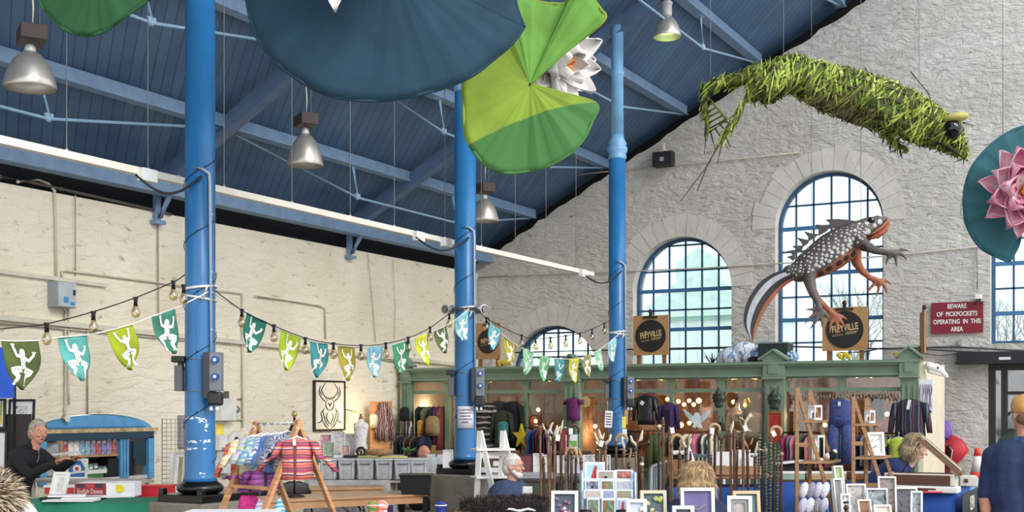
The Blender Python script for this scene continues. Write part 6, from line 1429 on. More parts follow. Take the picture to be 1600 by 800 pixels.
# man in the cap on the right
def cap(mat):
    def fn(root,h,he,hd):
        short_hair(M('hair_brown_short',(120,90,66),.8,noise=.2,ns=60),1)(root,h,he,hd)
        mb=MB(); mb.lathe([(.086,-.012),(.093,.0),(.094,.03),(.086,.065),(.062,.092),(.03,.106),(.004,.11)],h(0,.008,.032),24,rot=Euler(he).to_matrix()); mb.v=[((v[0]-hd.x)*1.0+hd.x,v[1],v[2]) for v in mb.v]; cr_=mb.build('cap_crown',mat,root)
        mb=MB(); Rm=Euler(he).to_matrix()
        mb.grid(lambda u,v:h(0,0,0)+Rm@Vector((.078*math.sin((u-.5)*2.6),-.075*math.cos((u-.5)*2.0)-.085*v*math.cos((u-.5)*2.6),.03-.02*v-.02*((u-.5)*2)**2)),12,4,thick=.004); mb.build('cap_peak',M('cap_peak_navy',(40,40,50),.7),root)
        mb=MB(); mb.ball(h(0,.008,.143),.008,6); mb.build('cap_button',mat,root)
    return fn
c=P(1602,800,7.9); navy2=fab(34,50,84)
def ex4(root,h,J):mesh_obj(blob([('c',J['nk']+Vector((-.045,.0,-.01)),.042,J['nk']+Vector((.045,.0,-.01)),.042,0),('c',J['nk']+Vector((0,.03,-.015)),.05,J['nk']+Vector((0,-.02,-.02)),.05,0)],.011,2),'collar',M('cloth_collar_blue',(52,82,124),.8),root)
person('man in a mustard cap and navy jumper, back to us at the right',(c.x,c.y,0),T+math.radians(180-18),1.745,None,0,arms=(((.06,.03,-.24),(.04,.0,-.5)),((-.06,.03,-.24),(-.04,.0,-.5))),head=(22,-4),sk=skin2,top_mat=navy2,leg_mat=fab(36,42,60),fat=1.3,sleeve=.5,hairfn=cap(M('cap_mustard',(198,148,84),.85,noise=.08,ns=20)),extra=ex4)
# man in green behind him
def hood2(root,h,he,hd):mesh_obj(blob([('e',h(0,.02,.04),(.09,.1,.08),he,0)],.011,2),'cap',fab(36,38,40),root); mb=MB(); mb.ball(h(0,-.1,.05),(.06,.05,.008),10); mb.build('cap_peak',fab(30,30,32),root)
c=P(1563,800,12.5)
person('man in a dark green jacket stooping behind the man in the mustard cap',(c.x,c.y,0),T+math.radians(95),1.72,None,12,head=(10,12),sk=skin2,top_mat=fab(56,76,58),hairfn=hood2,bend=12,topname='jacket')
# ================================================================ LEFT STALLS
def table(name,label,c,w_,d,z,mat,rz=T,leg=None,th=.03,group=None,cloth=None,drop=.6):
    root=thing(name,label,'table',(c[0],c[1],0),rz,group); mb=MB(); mb.box((0,0,z-th/2),(w_,d,th)); mb.build('tabletop',mat,root,.004)
    for sx_ in (-1,1):
        for sy_ in (-1,1):mb=MB(); mb.box((sx_*(w_/2-.06),sy_*(d/2-.05),(z-th)/2),(.035,.035,z-th)); mb.build('leg',leg or M('rail_black',(26,26,28),.4),root)
    return root
def cloth_over(label,c,w_,d,z,drop,mat,rz=T,group=None,fold=.012,name='tablecloth',sides=(1,1)):
    """cloth lying on a table and hanging down its sides in soft folds"""
    mb=MB(); mb.box((0,0,z+.004),(w_+.02,d+.02,.006)); N=60; per=[]
    hw,hd=w_/2+.012,d/2+.012
    corners=[(-hw,-hd),(hw,-hd),(hw,hd),(-hw,hd),(-hw,-hd)]
    for (a,b) in zip(corners[:-1],corners[1:]):
        L=math.hypot(b[0]-a[0],b[1]-a[1]); k_=max(4,int(L/.05))
        nx,ny=(b[1]-a[1])/L,-(b[0]-a[0])/L
        for q in range(k_):t=q/k_; per.append((a[0]+(b[0]-a[0])*t,a[1]+(b[1]-a[1])*t,nx,ny))
    m_=len(per)
    def fn(u,v):p=per[int(round(u*m_))%m_]; f_=fold*(1+math.sin(int(round(u*m_))*1.1))*v*1.6+.004; return (p[0]+p[2]*f_,p[1]+p[3]*f_,z+.006-drop*v)
    mb.grid(fn,m_,4,thick=.004)
    return solo(mb,name,mat,label,'tablecloth',(c[0],c[1],0),rz,group)
def leaner(px0,py0,px1,Z,zb,fm,im,label,lean=10,rz=0,fr=.022,mount=None,name='framed_picture',cat='picture',group=None,y1=None,glassy=False,hands=False,d=.02):
    """frame standing on zb (or down to row y1) and leaning back"""
    s=Z/F; w_=(px1-px0)*s; c=P((px0+px1)/2,py0,Z); top=c.z; zb=P(0,y1,Z).z if y1 else zb; h=(top-zb)/math.cos(math.radians(lean))
    root=thing(name,label,cat,(c.x,c.y,zb),T+rz,group); Lm=Matrix.Rotation(math.radians(-lean),4,'X')
    mb=MB(); mb.prism([(-w_/2,0),(w_/2,0),(w_/2,h),(-w_/2,h)],-d,d*.4,holes=[[(-w_/2+fr,fr),(w_/2-fr,fr),(w_/2-fr,h-fr),(-w_/2+fr,h-fr)]],xf=lambda v:Lm@v); mb.build('frame',fm,root)
    if mount:
        mk=mount[1]; mb=MB(); mb.prism([(-w_/2+fr,fr),(w_/2-fr,fr),(w_/2-fr,h-fr),(-w_/2+fr,h-fr)],-d*.3,d*.3,holes=[[(-w_/2+fr+mk,fr+mk),(w_/2-fr-mk,fr+mk),(w_/2-fr-mk,h-fr-mk),(-w_/2+fr+mk,h-fr-mk)]],xf=lambda v:Lm@v); mb.build('mount',mount[0],root)
    else:mk=0
    mb=MB(); mb.prism([(-w_/2+fr+mk-.001,fr+mk-.001),(w_/2-fr-mk+.001,fr+mk-.001),(w_/2-fr-mk+.001,h-fr-mk+.001),(-w_/2+fr+mk-.001,h-fr-mk+.001)],0,d*.2,xf=lambda v:Lm@v); mb.build('image',im,root)
    return root,w_,h,Lm
def bx_(name,label,cat,c,dims,mat,rz=T,group=None,parts=(),bevel=.005):
    root=thing(name,label,cat,tuple(c),rz,group); mb=MB(); mb.box((0,0,dims[2]/2),dims); mb.build('body',mat,root,bevel)
    for (n_,pc,pd,pm) in parts:mb=MB(); mb.box(pc,pd); mb.build(n_,pm,root)
    return root
wht=M('white_paint',(232,230,226),.5,noise=.02); blkf=M('black_frame',(34,32,34),.45); cardw=M('card_white',(232,230,232),.7,noise=.02)
def ground(px,Z):c=P(px,800,Z); return (c.x,c.y)
# hatch in the left wall: blue woodwork, shelves
hb=M('hatch_blue',(92,158,206),.5,noise=.08,ns=6,bump=.2,bs=12); hbd=M('hatch_dark_blue',(40,66,84),.55)
root=thing('arched_hatch','blue arched timber hatch with shelves set into the cream wall at the left','hatch',(LW,hc,hz0))
hw=(hY1-hY0)/2
def hx(mb,name,mat):return wbld(mb,name,mat,root)
mb=MB(); mb.prism([(hc-hw+.01,hz1+.0),(hc+hw-.01,hz1+.0)]+[(hc+(hw-.01)*math.cos(a),hz1+(hzt-hz1-.01)*math.sin(a)) for a in [math.pi*i/16 for i in range(1,16)]],.0,.06,xf=lambda v:Vector((LW+.02-v.y,v.x,v.z))); hx(mb,'arch_board',hb)
mb=MB(); mb.box((LW+.025,hc,hz1+.035),(.02,hw*1.7,.02)); hx(mb,'arch_moulding',M('hatch_mid_blue',(70,130,178),.5))
mb=MB(); mb.box((LW+.01,hc,hz1-.005),(.1,hw*2+.1,.045)); hx(mb,'brick_lintel',M('brick_cream',(196,172,130),.85,noise=.2,ns=14,bump=.6,bs=20))
mb=MB(); mb.box((LW+.0,hc,hz1-.07),(.1,hw*2-.02,.09)); hx(mb,'header',hbd)
for Y in (hY0+.05,hY1-.05):mb=MB(); mb.box((LW,Y,(hz0+hz1-.1)/2),(.1,.09,hz1-.1-hz0)); hx(mb,'jamb',hb)
mb=MB(); mb.box((LW-.28,hc,hz0+.02),(.6,hw*2-.02,.04)); hx(mb,'worktop',M('worktop_grey',(206,202,196),.5))
mb=MB(); mb.box((LW-.54,hc,(hz0+hz1)/2),(.04,hw*2+.2,hz1-hz0+.2)); hx(mb,'back_panel',M('hatch_inside',(60,62,68),.8))
ysh=onX(187,700,LW).y; zsh=onX(150,711,LW).z
mb=MB(); mb.box((LW-.25,(hY0+ysh)/2,zsh-.01),(.5,ysh-hY0,.025)); hx(mb,'shelf',M('shelf_wood',(176,146,104),.6))
for q in (0,.05,.1):mb=MB(); mb.box((LW+.0,ysh+q,(hz0+hz1-.1)/2),(.07,.035,hz1-.13-hz0)); hx(mb,'folded_shutter',hb)
mb=MB(); mb.box((LW-.02,(ysh+hY1)/2+.08,hz1-.3),(.04,hY1-ysh-.28,.3)); hx(mb,'dark_door',M('hatch_teal_dark',(34,60,70),.5))
# books and discs on the hatch shelves
rs_=random.Random(21); bcols=[(120,100,130),(60,120,90),(170,150,110),(90,96,150),(190,120,70),(60,60,70),(150,60,60),(206,200,190),(100,140,160)]
def bookrow(px0,px1,zz,n_,h0,h1,grp,lab,flat=False):
    y0,y1=onX(px0,700,LW).y,onX(px1,700,LW).y; stp=(y1-y0)/n_
    for i in range(n_):
        h=rs_.uniform(h0,h1); col=bcols[rs_.randrange(len(bcols))]; m_=blotch('cover_%d_%d_%d'%col,[col,tuple(min(255,v+60) for v in col),tuple(int(v*.6) for v in col)],14)
        root=thing('book','%s %s'%(ordw(i),lab),'book',(LW-.1,y0+stp*(i+.5),zz),0,grp); mb=MB(); mb.box((0,0,h/2),(.14,stp*.88,h)); mb.build('cover',m_,root)
        mb=MB(); mb.box((.072,0,h*.75),(.004,stp*.6,h*.16)); mb.build('title_band',cardw,root)
bookrow(100,127,zsh+.004,3,.2,.24,'books on the hatch shelf','book from the left, upper hatch shelf, behind the man in black')
bookrow(127,186,zsh+.004,7,.2,.25,'books on the hatch shelf','coloured book on the right part of the upper hatch shelf')
bookrow(126,178,hz0+.042,7,.12,.2,'books on the hatch worktop','book from the left standing on the hatch worktop')
y_=onX(152,740,LW).y; bx_('storage_box','green box with white labels on the hatch worktop','box',(LW-.06+.0,y_,hz0+.042),(.1,.4,.1),M('box_green',(60,120,66),.6),rz=0,parts=[('label_strip',(.052,0,.075),(.004,.3,.045),cardw)])
y_=onX(190,740,LW).y; bx_('black_case','black box at the right end of the hatch worktop','box',(LW-.1,y_,hz0+.042),(.2,.42,.2),M('black_plastic',(24,24,26),.5),rz=0,parts=[('lid',(0,0,.21),(.21,.44,.02),M('rail_black',(26,26,28),.4))])
y_=onX(172,740,LW).y; bx_('card_reader','flat black box left of the black box on the hatch worktop','box',(LW-.05,y_,hz0+.042),(.14,.18,.05),M('black_plastic',(24,24,26),.5),rz=0)
# blue panel and hung frames at the far left
sk1=blotch('pencil_sketch',[(96,94,92),(206,204,200),(226,224,220),(130,128,126)],9,detail=5)
c=P(-9,800,12.45); root=thing('display_board','dark display stand holding framed pictures at the far left','display stand',(c.x,c.y,0),T); mb=MB(); mb.box((0,.02,.8),(.74,.03,1.6)); mb.build('panel',M('board_dark',(52,48,50),.7),root)
for s_ in (-1,1):mb=MB(); mb.box((s_*.38,0,.02),(.05,.5,.04)); mb.build('foot',blkf,root)
c=P(-26,800,12.1); root=thing('blue_panel','bright blue plastic panel behind the large olive pennant at the far left','panel',(c.x,c.y,0),T); s=12.1/F; zt0,zt1=P(0,622,12.1).z,P(0,543,12.1).z
mb=MB(); mb.box((0,0,(zt0+zt1)/2),(96*s,.04,zt1-zt0)); mb.build('board',M('panel_blue',(20,88,210),.45),root)
for s_ in (-1,1):mb=MB(); mb.tube([(s_*.3,.03,0),(s_*.3,.03,zt1)],.02,8); mb.build('post',blkf,root)
leaner(12,624,52,12.5,0,blkf,sk1,'black-framed pencil portrait with white mount above the man in black',7,rz=.08,mount=(cardw,.05),y1=700)
leaner(-22,623,9,12.4,0,blkf,blotch('yellow_teal_print',[(60,150,150),(230,210,60),(40,60,80)],5),'black-framed yellow and teal print at the far left edge',3,y1=670,mount=(cardw,.02))
leaner(-22,673,11,12.35,0,blkf,sk1,'lower black-framed picture at the far left edge',3,y1=735,mount=(cardw,.05))
# frames leaning before the hatch
woodf=wood('pale_frame_wood',(186,156,120))
leaner(58,689,99,13.9,0,woodf,blotch('faint_print',[(240,238,236),(228,228,232),(206,190,196)],5),'pale wooden frame with a faint print in the hatch behind the man',6,y1=716,rz=-.3)
leaner(62,716,104,13.8,0,woodf,blotch('faint_print',[(240,238,236),(228,228,232),(206,190,196)],5),'lower pale wooden frame with a faint print below the man\'s arms',6,y1=746,rz=-.3)
leaner(40,724,62,13.5,0,blkf,cardw,'narrow black frame with white mount beside the man in black',6,y1=748)
# long white counter
cc=P(140,800,12.9); table('counter_table','pale counter table below the blue arched hatch',(cc.x,cc.y),1.35,.5,P(0,749,12.9).z,M('counter_pale',(196,188,176),.6),rz=T-.45,leg=wht)
zc=P(0,749,12.9).z
root,w_,h,Lm=leaner(103,717,136,12.95,zc,wht,M('record_blue',(44,106,168),.5),'blue record-like board with a round emblem on the counter below the hatch',10)
mb=MB(); mb.prism([(w_*.2*math.cos(q*.4),h*.5+h*.2*math.sin(q*.4)) for q in range(16)],-.006,-.002,xf=lambda v:Lm@v); mb.build('emblem',cardw,root); mb=MB(); mb.prism([(w_*.09*math.cos(q*.4),h*.5+h*.1*math.sin(q*.4)) for q in range(16)],-.009,-.006,xf=lambda v:Lm@v); mb.build('emblem_centre',M('emblem_red',(196,60,60),.5),root)
# white empty frame the man holds
root=thing('empty_frame','thin white empty frame held upright by the man in black','picture frame',tuple(P(106,742,12.2)),T); s=12.2/F
mb=MB(); pt_=[(-31,30),(-18,0),(32,6),(15,37)]; pt_=[(a*s,b*s) for a,b in pt_]
for i in range(4):a,b=pt_[i],pt_[(i+1)%4]; mb.bar((a[0],0,a[1]),(b[0],0,b[1]),.02,.03,up=(0,1,0))
mb.build('frame',wht,root)
root=thing('paper_sheets','white paper sheets in the hands of the man in black','paper',tuple(P(112,709,12.0)),T-.2); mb=MB()
for q in range(3):mb.box((0,q*.01,.006*q),(.2,.14,.003),Euler((.1,-.25+.05*q,0)).to_matrix())
mb.build('sheets',cardw,root)
# green cloth table
gz=.93; gc_=P(160,800,10.3); zg=P(0,781,10.3).z
table('trestle_table','table under the green cloth at the lower left',(gc_.x,gc_.y),1.25,.62,zg-.01,midw,rz=T-.12); cloth_over('bottle green cloth over the table at the lower left',(gc_.x,gc_.y),1.27,.64,zg-.005,.55,M('cloth_bottle_green',(36,124,96),.85,noise=.08,ns=4),rz=T-.12,fold=.02)
c=P(141,778,10.4); root=thing('printed_carton','open cardboard fruit carton with a maroon printed end on the green cloth','box',(c.x,c.y,zg+.008),T+.0); s=10.4/F; mrn=M('carton_maroon',(142,36,48),.6); cw=48*s; ch=23*s
mb=MB(); mb.box((-.0,0,ch/2),(cw,.012,ch)); mb.build('end_panel',mrn,root)
mb=MB(); mb.box((cw*.5+.11,.06,ch/2),(.24,.012,ch),Euler((0,0,.5)).to_matrix()); sp_=mb.build('side_panel',cardw,root)
mb=MB(); mb.box((.1,.2,.006),(cw+.2,.3,.012)); mb.box((-cw/2,.15,ch/2),(.012,.3,ch)); mb.box((.1,.35,ch/2),(cw+.2,.012,ch)); mb.box((.05,.12,ch+.004),(cw,.2,.006)); mb.build('carton_back',cardw,root)
text_mesh('English Dawes',.062,.001,M('carton_cream_ink',(226,196,190),.6),'lettering',root,(0,-.009,ch*.45),sx=.62)
for q in (-.5,0,.5):mb=MB(); mb.prism([(q*cw*.6-cw*.13,ch*.72),(q*cw*.6+cw*.13,ch*.72),(q*cw*.6+cw*.12,ch*.95),(q*cw*.6-cw*.12,ch*.95)],-.009,-.006); mb.build('printed_panel',M('carton_navy',(42,44,66),.6) if q else M('carton_red',(176,50,60),.6),root)
mb=MB(); mb.prism([(cw*.5+.1+.045*math.cos(q*.35)*(1+.15*(q%2)),ch*.62+.032*math.sin(q*.35)*(1+.15*(q%2))) for q in range(18)],.0,.006); ob=mb.build('yellow_star',M('star_yellow',(240,214,40),.6),root); ob.location=(0,.035,0)
leaner(76,739,103,10.45,zg+.01,wht,sk1,'small white frame with a pencil sketch leaning on the green cloth',20,rz=-.25,mount=(cardw,.025))
for i,(px,w2,zz) in enumerate(((112,.42,0),(128,.3,.014),(105,.3,.028),(145,.22,.014))):c=P(px,778,10.05+.08*i); bx_('leaflet_stack','white leaflets %s on the front of the green cloth'%('forming the bottom layer','in the middle of the pile','topmost at the left','at the right end')[i],'leaflets',(c.x,c.y,zg+.01+zz),(w2,.2,.012),cardw,rz=T+.15*i,group='leaflets on the green cloth',bevel=.002)
c=P(100,765,10.9); bx_('red_box','flat red and white box behind the small white frame','box',(c.x,c.y,zg+.01),(.3,.15,.06),M('box_red_label',(196,60,60),.6),parts=[('lid',(0,0,.07),(.31,.16,.02),cardw)])
c=P(74,772,10.2); bx_('phone','black flat gadget at the left end of the green cloth','gadget',(c.x,c.y,zg+.01),(.11,.08,.02),M('black_plastic',(24,24,26),.5))
c=P(238,778,10.9); root=bx_('red_crate','bright red plastic crate behind the green cloth by the nearest column','crate',(c.x,c.y,P(0,778,10.9).z-.02),(.36,.22,.13),M('crate_red',(206,30,44),.45),parts=[('rim',(0,0,.13),(.38,.24,.015),M('crate_red',(206,30,44),.45)),('catch',(-.1,-.113,.02),(.03,.008,.015),blkf)])
root2=table('side_table','small table under the red crate',(c.x,c.y),.5,.34,P(0,778,10.9).z-.02,midw)
# grid panel, frames on the wall side
c=P(274,800,14.2); root=thing('grid_panel','black wire grid panel standing against the cream wall left of the nearest column','display grid',(c.x,c.y,0),T+.2); s=14.2/F; zz=P(0,655,14.2).z; gm_=M('wire_dark',(92,88,84),.5); W_=40*s
mb=MB(); mb.tube([(-W_/2,0,0),(-W_/2,0,zz),(W_/2,0,zz),(W_/2,0,0)],.006,6); mb.build('frame',gm_,root)
mb=MB()
for q in range(1,6):mb.tube([(-W_/2+W_*q/6,0,.1),(-W_/2+W_*q/6,0,zz)],.0028,4)
for q in range(28):mb.tube([(-W_/2,0,zz-.05*q),(W_/2,0,zz-.05*q)],.0028,4)
mb.build('mesh',gm_,root)
leaner(267,706,291,11.9,0,M('frame_white_grey',(206,202,192),.6),blotch('landscape',[(110,110,90),(170,164,130),(80,90,74)],4),'pale framed landscape leaning behind the nearest column',8,y1=772,rz=-.3,mount=(cardw,.03))
c=P(279,772,12.1); bx_('plinth','low stand under the pale framed landscape','stand',(c.x,c.y,0),(.3,.3,P(0,772,11.9).z),M('board_dark',(52,48,50),.7))
c=P(279,712,12.4); bx_('white_box','white box on top of the frames left of the nearest column','box',(c.x,c.y,P(0,770,12.1).z),(.16,.12,P(0,708,12.4).z-P(0,770,12.1).z),cardw)
def onwall(px,py,dims,mat,name,label,cat,d=.06,parts=(),bevel=.006,group=None):
    c=onX(px,py,LW+d/2+.002); root=thing(name,label,cat,tuple(c),math.pi/2,group); mb=MB(); mb.box((0,0,0),(dims[0],d,dims[1])); mb.build('body',mat,root,bevel)
    for (n_,pc,pd,pm) in parts:mb=MB(); mb.box(pc,pd); mb.build(n_,pm,root,.003)
    return root
onwall(285,674,(.12,.42),M('plate_grey',(150,152,156),.5),'wall_cabinet','narrow grey wall box left of the nearest column','wall box')
onwall(352,640,(.3,.3),M('box_white',(226,226,222),.5),'wall_heater','white wall box right of the nearest column','wall box',.14,parts=[('hose',(.02,0,.2),(.06,.05,.1),gm_)])
root=thing('alarm_bell','small grey round alarm on the cream wall right of the white box','alarm',tuple(onX(369,640,LW+.06)),0); mb=MB(); mb.tube([(-.05,0,0),(.02,0,0),(.05,0,0)],[.05,.05,.03],14); mb.build('bell',M('steel_dull',(160,160,160),.4,.6),root); mb=MB(); mb.box((-.04,0,-.1),(.03,.1,.06)); mb.build('bracket',M('plate_grey',(150,152,156),.5),root)
onwall(343,671,(.17,.14),M('notice_yellow',(236,220,96),.6),'yellow_notice','small yellow notice on the wall just right of the nearest column','notice',.01)
onwall(345,692,(.16,.2),M('box_white',(226,226,222),.5),'soap_dispenser','white soap dispenser below the yellow notice','dispenser',.1,parts=[('spout',(0,-.05,-.08),(.07,.05,.04),M('plate_grey',(150,152,156),.5))])
root=thing('hand_dryer','rounded white hand dryer on the cream wall behind the knitwear stand','hand dryer',tuple(onX(368,693,LW+.1)),math.pi/2); mb=MB(); mb.ball((0,0,0),(.17,.1,.17),16); mb.build('cover',M('box_white',(226,226,222),.5),root); mb=MB(); mb.ball((-.06,-.07,0),(.06,.04,.1),12); mb.build('opening',M('plate_dark',(70,66,66),.4),root)
onwall(352,722,(.2,.3),M('bin_white',(220,226,236),.5),'towel_bin','white towel box under the soap dispenser','dispenser',.14,parts=[('blue_sticker',(0,-.073,.04),(.08,.004,.03),M('sticker_blue',(66,140,196),.5))])
wpipe([(352,658),(360,655),(380,656),(379,640)],.012,'short conduit below the white wall box'); wpipe([(362,624),(378,623)],.012,'short conduit above the white wall box')
# fur-hood neighbour's things: knitwear stand
ZK=7.6; sK=ZK/F; base=P(435,800,ZK)
def K(x,y,d=0):p=P(x,y,ZK)+F3*d; return p
pinew=wood('pine_wood',(204,150,104))
root=thing('clothes_stand','wooden A-frame stand hung with knitted baby cardigans','clothes stand',(base.x,base.y,0),T)
def toG(p0,p1):t=p0.z/(p0.z-p1.z); return p0.lerp(p1,t)
A1=K(470,661,-.1); A0=K(387,664,.25)
for top,foots in ((A1,(K(424,800,-.28),K(517,800,.08))),(A0,(K(344,797,.05),K(430,800,.45)))):
    for ft in foots:g=toG(top,ft); mb=MB(); mb.bar(g,top+(top-g).normalized()*.02,.042,.022); wbld(mb,'leg',pinew,root)
mb=MB(); mb.tube([A0,A1],.013,8); wbld(mb,'top_rail',wht,root)
mb=MB(); mb.bar(K(356,760,.1),K(432,761,-.16),.045,.02); wbld(mb,'cross_rail',pinew,root)
for i,z in enumerate((.5,)):mb=MB(); mb.bar(toG(A0,K(344,797,.05)).lerp(A0,.3),toG(A1,K(424,800,-.28)).lerp(A1,.3),.04,.02); wbld(mb,'cross_rail',pinew,root)
kn_front=stripes('knit_pink_orange',[(206,96,96),(232,150,110),(126,66,110),(236,206,200),(214,110,84),(150,60,110),(190,90,110),(110,84,80),(228,120,120)],115,'Z',.02,bump=1)
def cardi(px,py,d,w_,h,rz,mat,label,sl=.8,trim=None,sw_=.45):return top_garment('knitted_cardigan',label,'cardigan',tuple(K(px,py,d)),T+rz,w_,h,mat,sl,'knitted baby cardigans on the stand',1.0,True,trim or M('button_band',(120,70,70),.8),swing=sw_,hmat=wht)
fc=cardi(472,684,-.17,.235,.25,0,kn_front,'pink and orange striped baby cardigan at the front of the stand',.82,sw_=.85); mb=MB(); mb.box((-.002,-.088,-.02),(.02,.003,.04)); mb.build('price_tag',M('tag_white',(232,232,232),.6,noise=0),fc)
cardi(452,676,-.06,.26,.24,.75,stripes('knit_speckled',[(110,120,150),(190,190,200),(70,76,100)],160,'Z',.3),'speckled grey-blue cardigan right behind the striped one',.8)
cardi(440,678,.0,.26,.24,.8,M('knit_denim',(96,140,206),.9,noise=.1,ns=30,bump=.5,bs=60),'plain denim blue cardigan, third from the front of the stand',.8)
cardi(428,679,.05,.26,.22,.85,stripes('knit_white_blue',[(220,226,236),(120,176,214),(220,226,236),(146,110,170)],90,'Z',.1),'white cardigan striped blue and violet, fourth from the front',.8)
cardi(414,680,.1,.27,.23,.85,stripes('knit_aqua',[(130,190,206),(206,226,226),(170,206,180),(140,160,206)],100,'Z',.15),'aqua and cream cardigan in the middle of the stand',.8)
cardi(400,681,.16,.27,.22,.8,stripes('knit_pastel',[(232,220,170),(190,210,226),(226,196,206),(150,190,220)],90,'Z',.1),'pastel yellow and blue cardigan towards the left of the stand',.8)
cardi(386,684,.2,.27,.24,.6,stripes('knit_cream',[(236,222,180),(232,206,140),(240,236,220)],90,'Z',.1),'cream and yellow cardigan, second from the left of the stand',.8)
cardi(368,690,.26,.22,.28,.25,stripes('knit_coral',[(226,110,84),(236,140,110),(214,96,76)],80,'Z',.05),'coral cardigan at the left end of the stand',.85)
pur=stripes('knit_purple',[(176,96,176),(196,120,190),(150,76,160)],90,'Z',.03); mag=M('knit_magenta',(226,60,150),.9,noise=.1,ns=40,bump=.5,bs=60)
cardi(410,735,.06,.24,.12,.3,pur,'purple knitted piece hanging under the row of cardigans',.4,trim=blkf); cardi(380,737,.2,.2,.14,.2,pur,'second purple knitted piece, at the left under the cardigans',.4,trim=blkf)
root=thing('knitted_skirt','bright magenta knitted skirt hanging low on the stand','skirt',tuple(K(386,775,.05)),T); mb=MB(); loft(mb,[(0,0,0,.05,.03),(0,0,-.03,.06,.035),(0,0,-.12,.075,.05)],18,.06,8); mb.build('skirt',mag,root); mb=MB(); mb.tube([(0,0,0),(0,0,.05)],.003,4); mb.build('hook',wht,root)
for i,(x,y,col,lab) in enumerate(((411,778,[(150,206,230),(226,140,190),(230,230,240)],'small pink and blue knitted hat hanging low on the stand'),(441,776,[(110,196,226),(226,236,240),(90,176,210)],'small turquoise knitted hat hanging by the right leg of the stand'))):
    root=thing('knitted_hat',lab,'hat',tuple(K(x,y,-.1)),T); mb=MB(); loft(mb,[(0,0,0,.008,.008),(0,0,-.04,.025,.025),(0,0,-.09,.042,.038),(0,0,-.13,.046,.04)],14,.05,5); mb.build('hat',stripes('knit_hat_%d'%i,col,90,'Z',.1),root); mb=MB(); mb.tube([(0,0,0),(0,0,.04)],.003,4); mb.build('cord',wht,root)
# wooden trestle tables beyond
tw=M('table_beech',(190,146,108),.3,noise=.08,ns=5)
def trestle(a,b,d,z,label):
    v=b-a; rz=math.atan2(v.y,v.x); c=(a+b)/2; root=thing('folding_table',label,'table',(c.x,c.y,0),rz,'wooden folding tables'); L=math.hypot(v.x,v.y)
    mb=MB(); mb.box((0,0,z-.012),(L,d,.024)); mb.build('tabletop',tw,root,.004); mb=MB(); mb.box((0,-d/2+.03,z-.06),(L-.1,.02,.07)); mb.box((0,d/2-.03,z-.06),(L-.1,.02,.07)); mb.build('apron',tw,root)
    for s_ in (-1,1):
        for y_ in (-1,1):mb=MB(); mb.tube([(s_*(L/2-.3),y_*(d/2-.08),z-.03),(s_*(L/2-.18),y_*(d/2-.08),.0)],.014,8); mb.build('leg',blkf,root)
        mb=MB(); mb.tube([(s_*(L/2-.22),-d/2+.08,.3),(s_*(L/2-.22),d/2-.08,.3)],.01,6); mb.tube([(s_*(L/2-.24),0,.33),(s_*(L/2-.75),0,z-.05)],.01,6); mb.build('brace',blkf,root)
    return root
za=.75
a=P(330,790,11.9); b=P(668,771,13.0)
trestle(P(350,785,11.7),P(648,771,12.75),.62,.772,'long wooden folding table in front, behind the knitwear stand'); trestle(P(330,763,13.6),P(600,763,14.1),.55,.75,'second wooden folding table behind the front one')
c=P(650,767,12.5); root=thing('black_bin','black plastic tub on the end of the front wooden table','tub',(c.x,c.y,.773),T); s=12.5/F
mb=MB(); bw=21*s; mb.add([(-bw,-.12,0),(bw,-.12,0),(bw,.12,0),(-bw,.12,0),(-bw-.02,-.15,30*s),(bw+.02,-.15,30*s),(bw+.02,.15,30*s),(-bw-.02,.15,30*s)],[(0,3,2,1),(0,1,5,4),(1,2,6,5),(2,3,7,6),(3,0,4,7),(4,5,6,7)]); mb.build('tub_body',M('black_tub',(36,34,36),.35),root,.01)
mb=MB(); mb.box((0,0,30*s),(bw*2+.06,.33,.015)); mb.build('rim',M('black_tub',(36,34,36),.35),root,.005)
for i,(px,Z) in enumerate(((460,12.9),(397,12.9))):
    c=P(px,800,Z); root=thing('folding_chair','black folding chair tucked at the tables, %s'%('right of the knitwear' if i==0 else 'behind the purple knits'),'chair',(c.x,c.y,0),T+.4,'black folding chairs'); zt2=P(0,752,Z).z
    mb=MB(); loft(mb,[(0,0,zt2,.06,.012),(0,0,zt2-.03,.15,.018),(0,0,zt2-.12,.17,.018),(0,0,zt2-.18,.15,.015)],16); mb.build('backrest',blkf,root); mb=MB(); mb.box((0,-.2,.44),(.38,.36,.03)); mb.build('seat',blkf,root,.01)
    for s_ in (-1,1):mb=MB(); mb.tube([(s_*.17,0,zt2-.1),(s_*.17,-.2,.2),(s_*.17,-.34,0)],.011,6); mb.build('leg',blkf,root); mb=MB(); mb.tube([(s_*.17,-.34,.44),(s_*.17,.08,0)],.011,6); mb.build('leg',blkf,root)
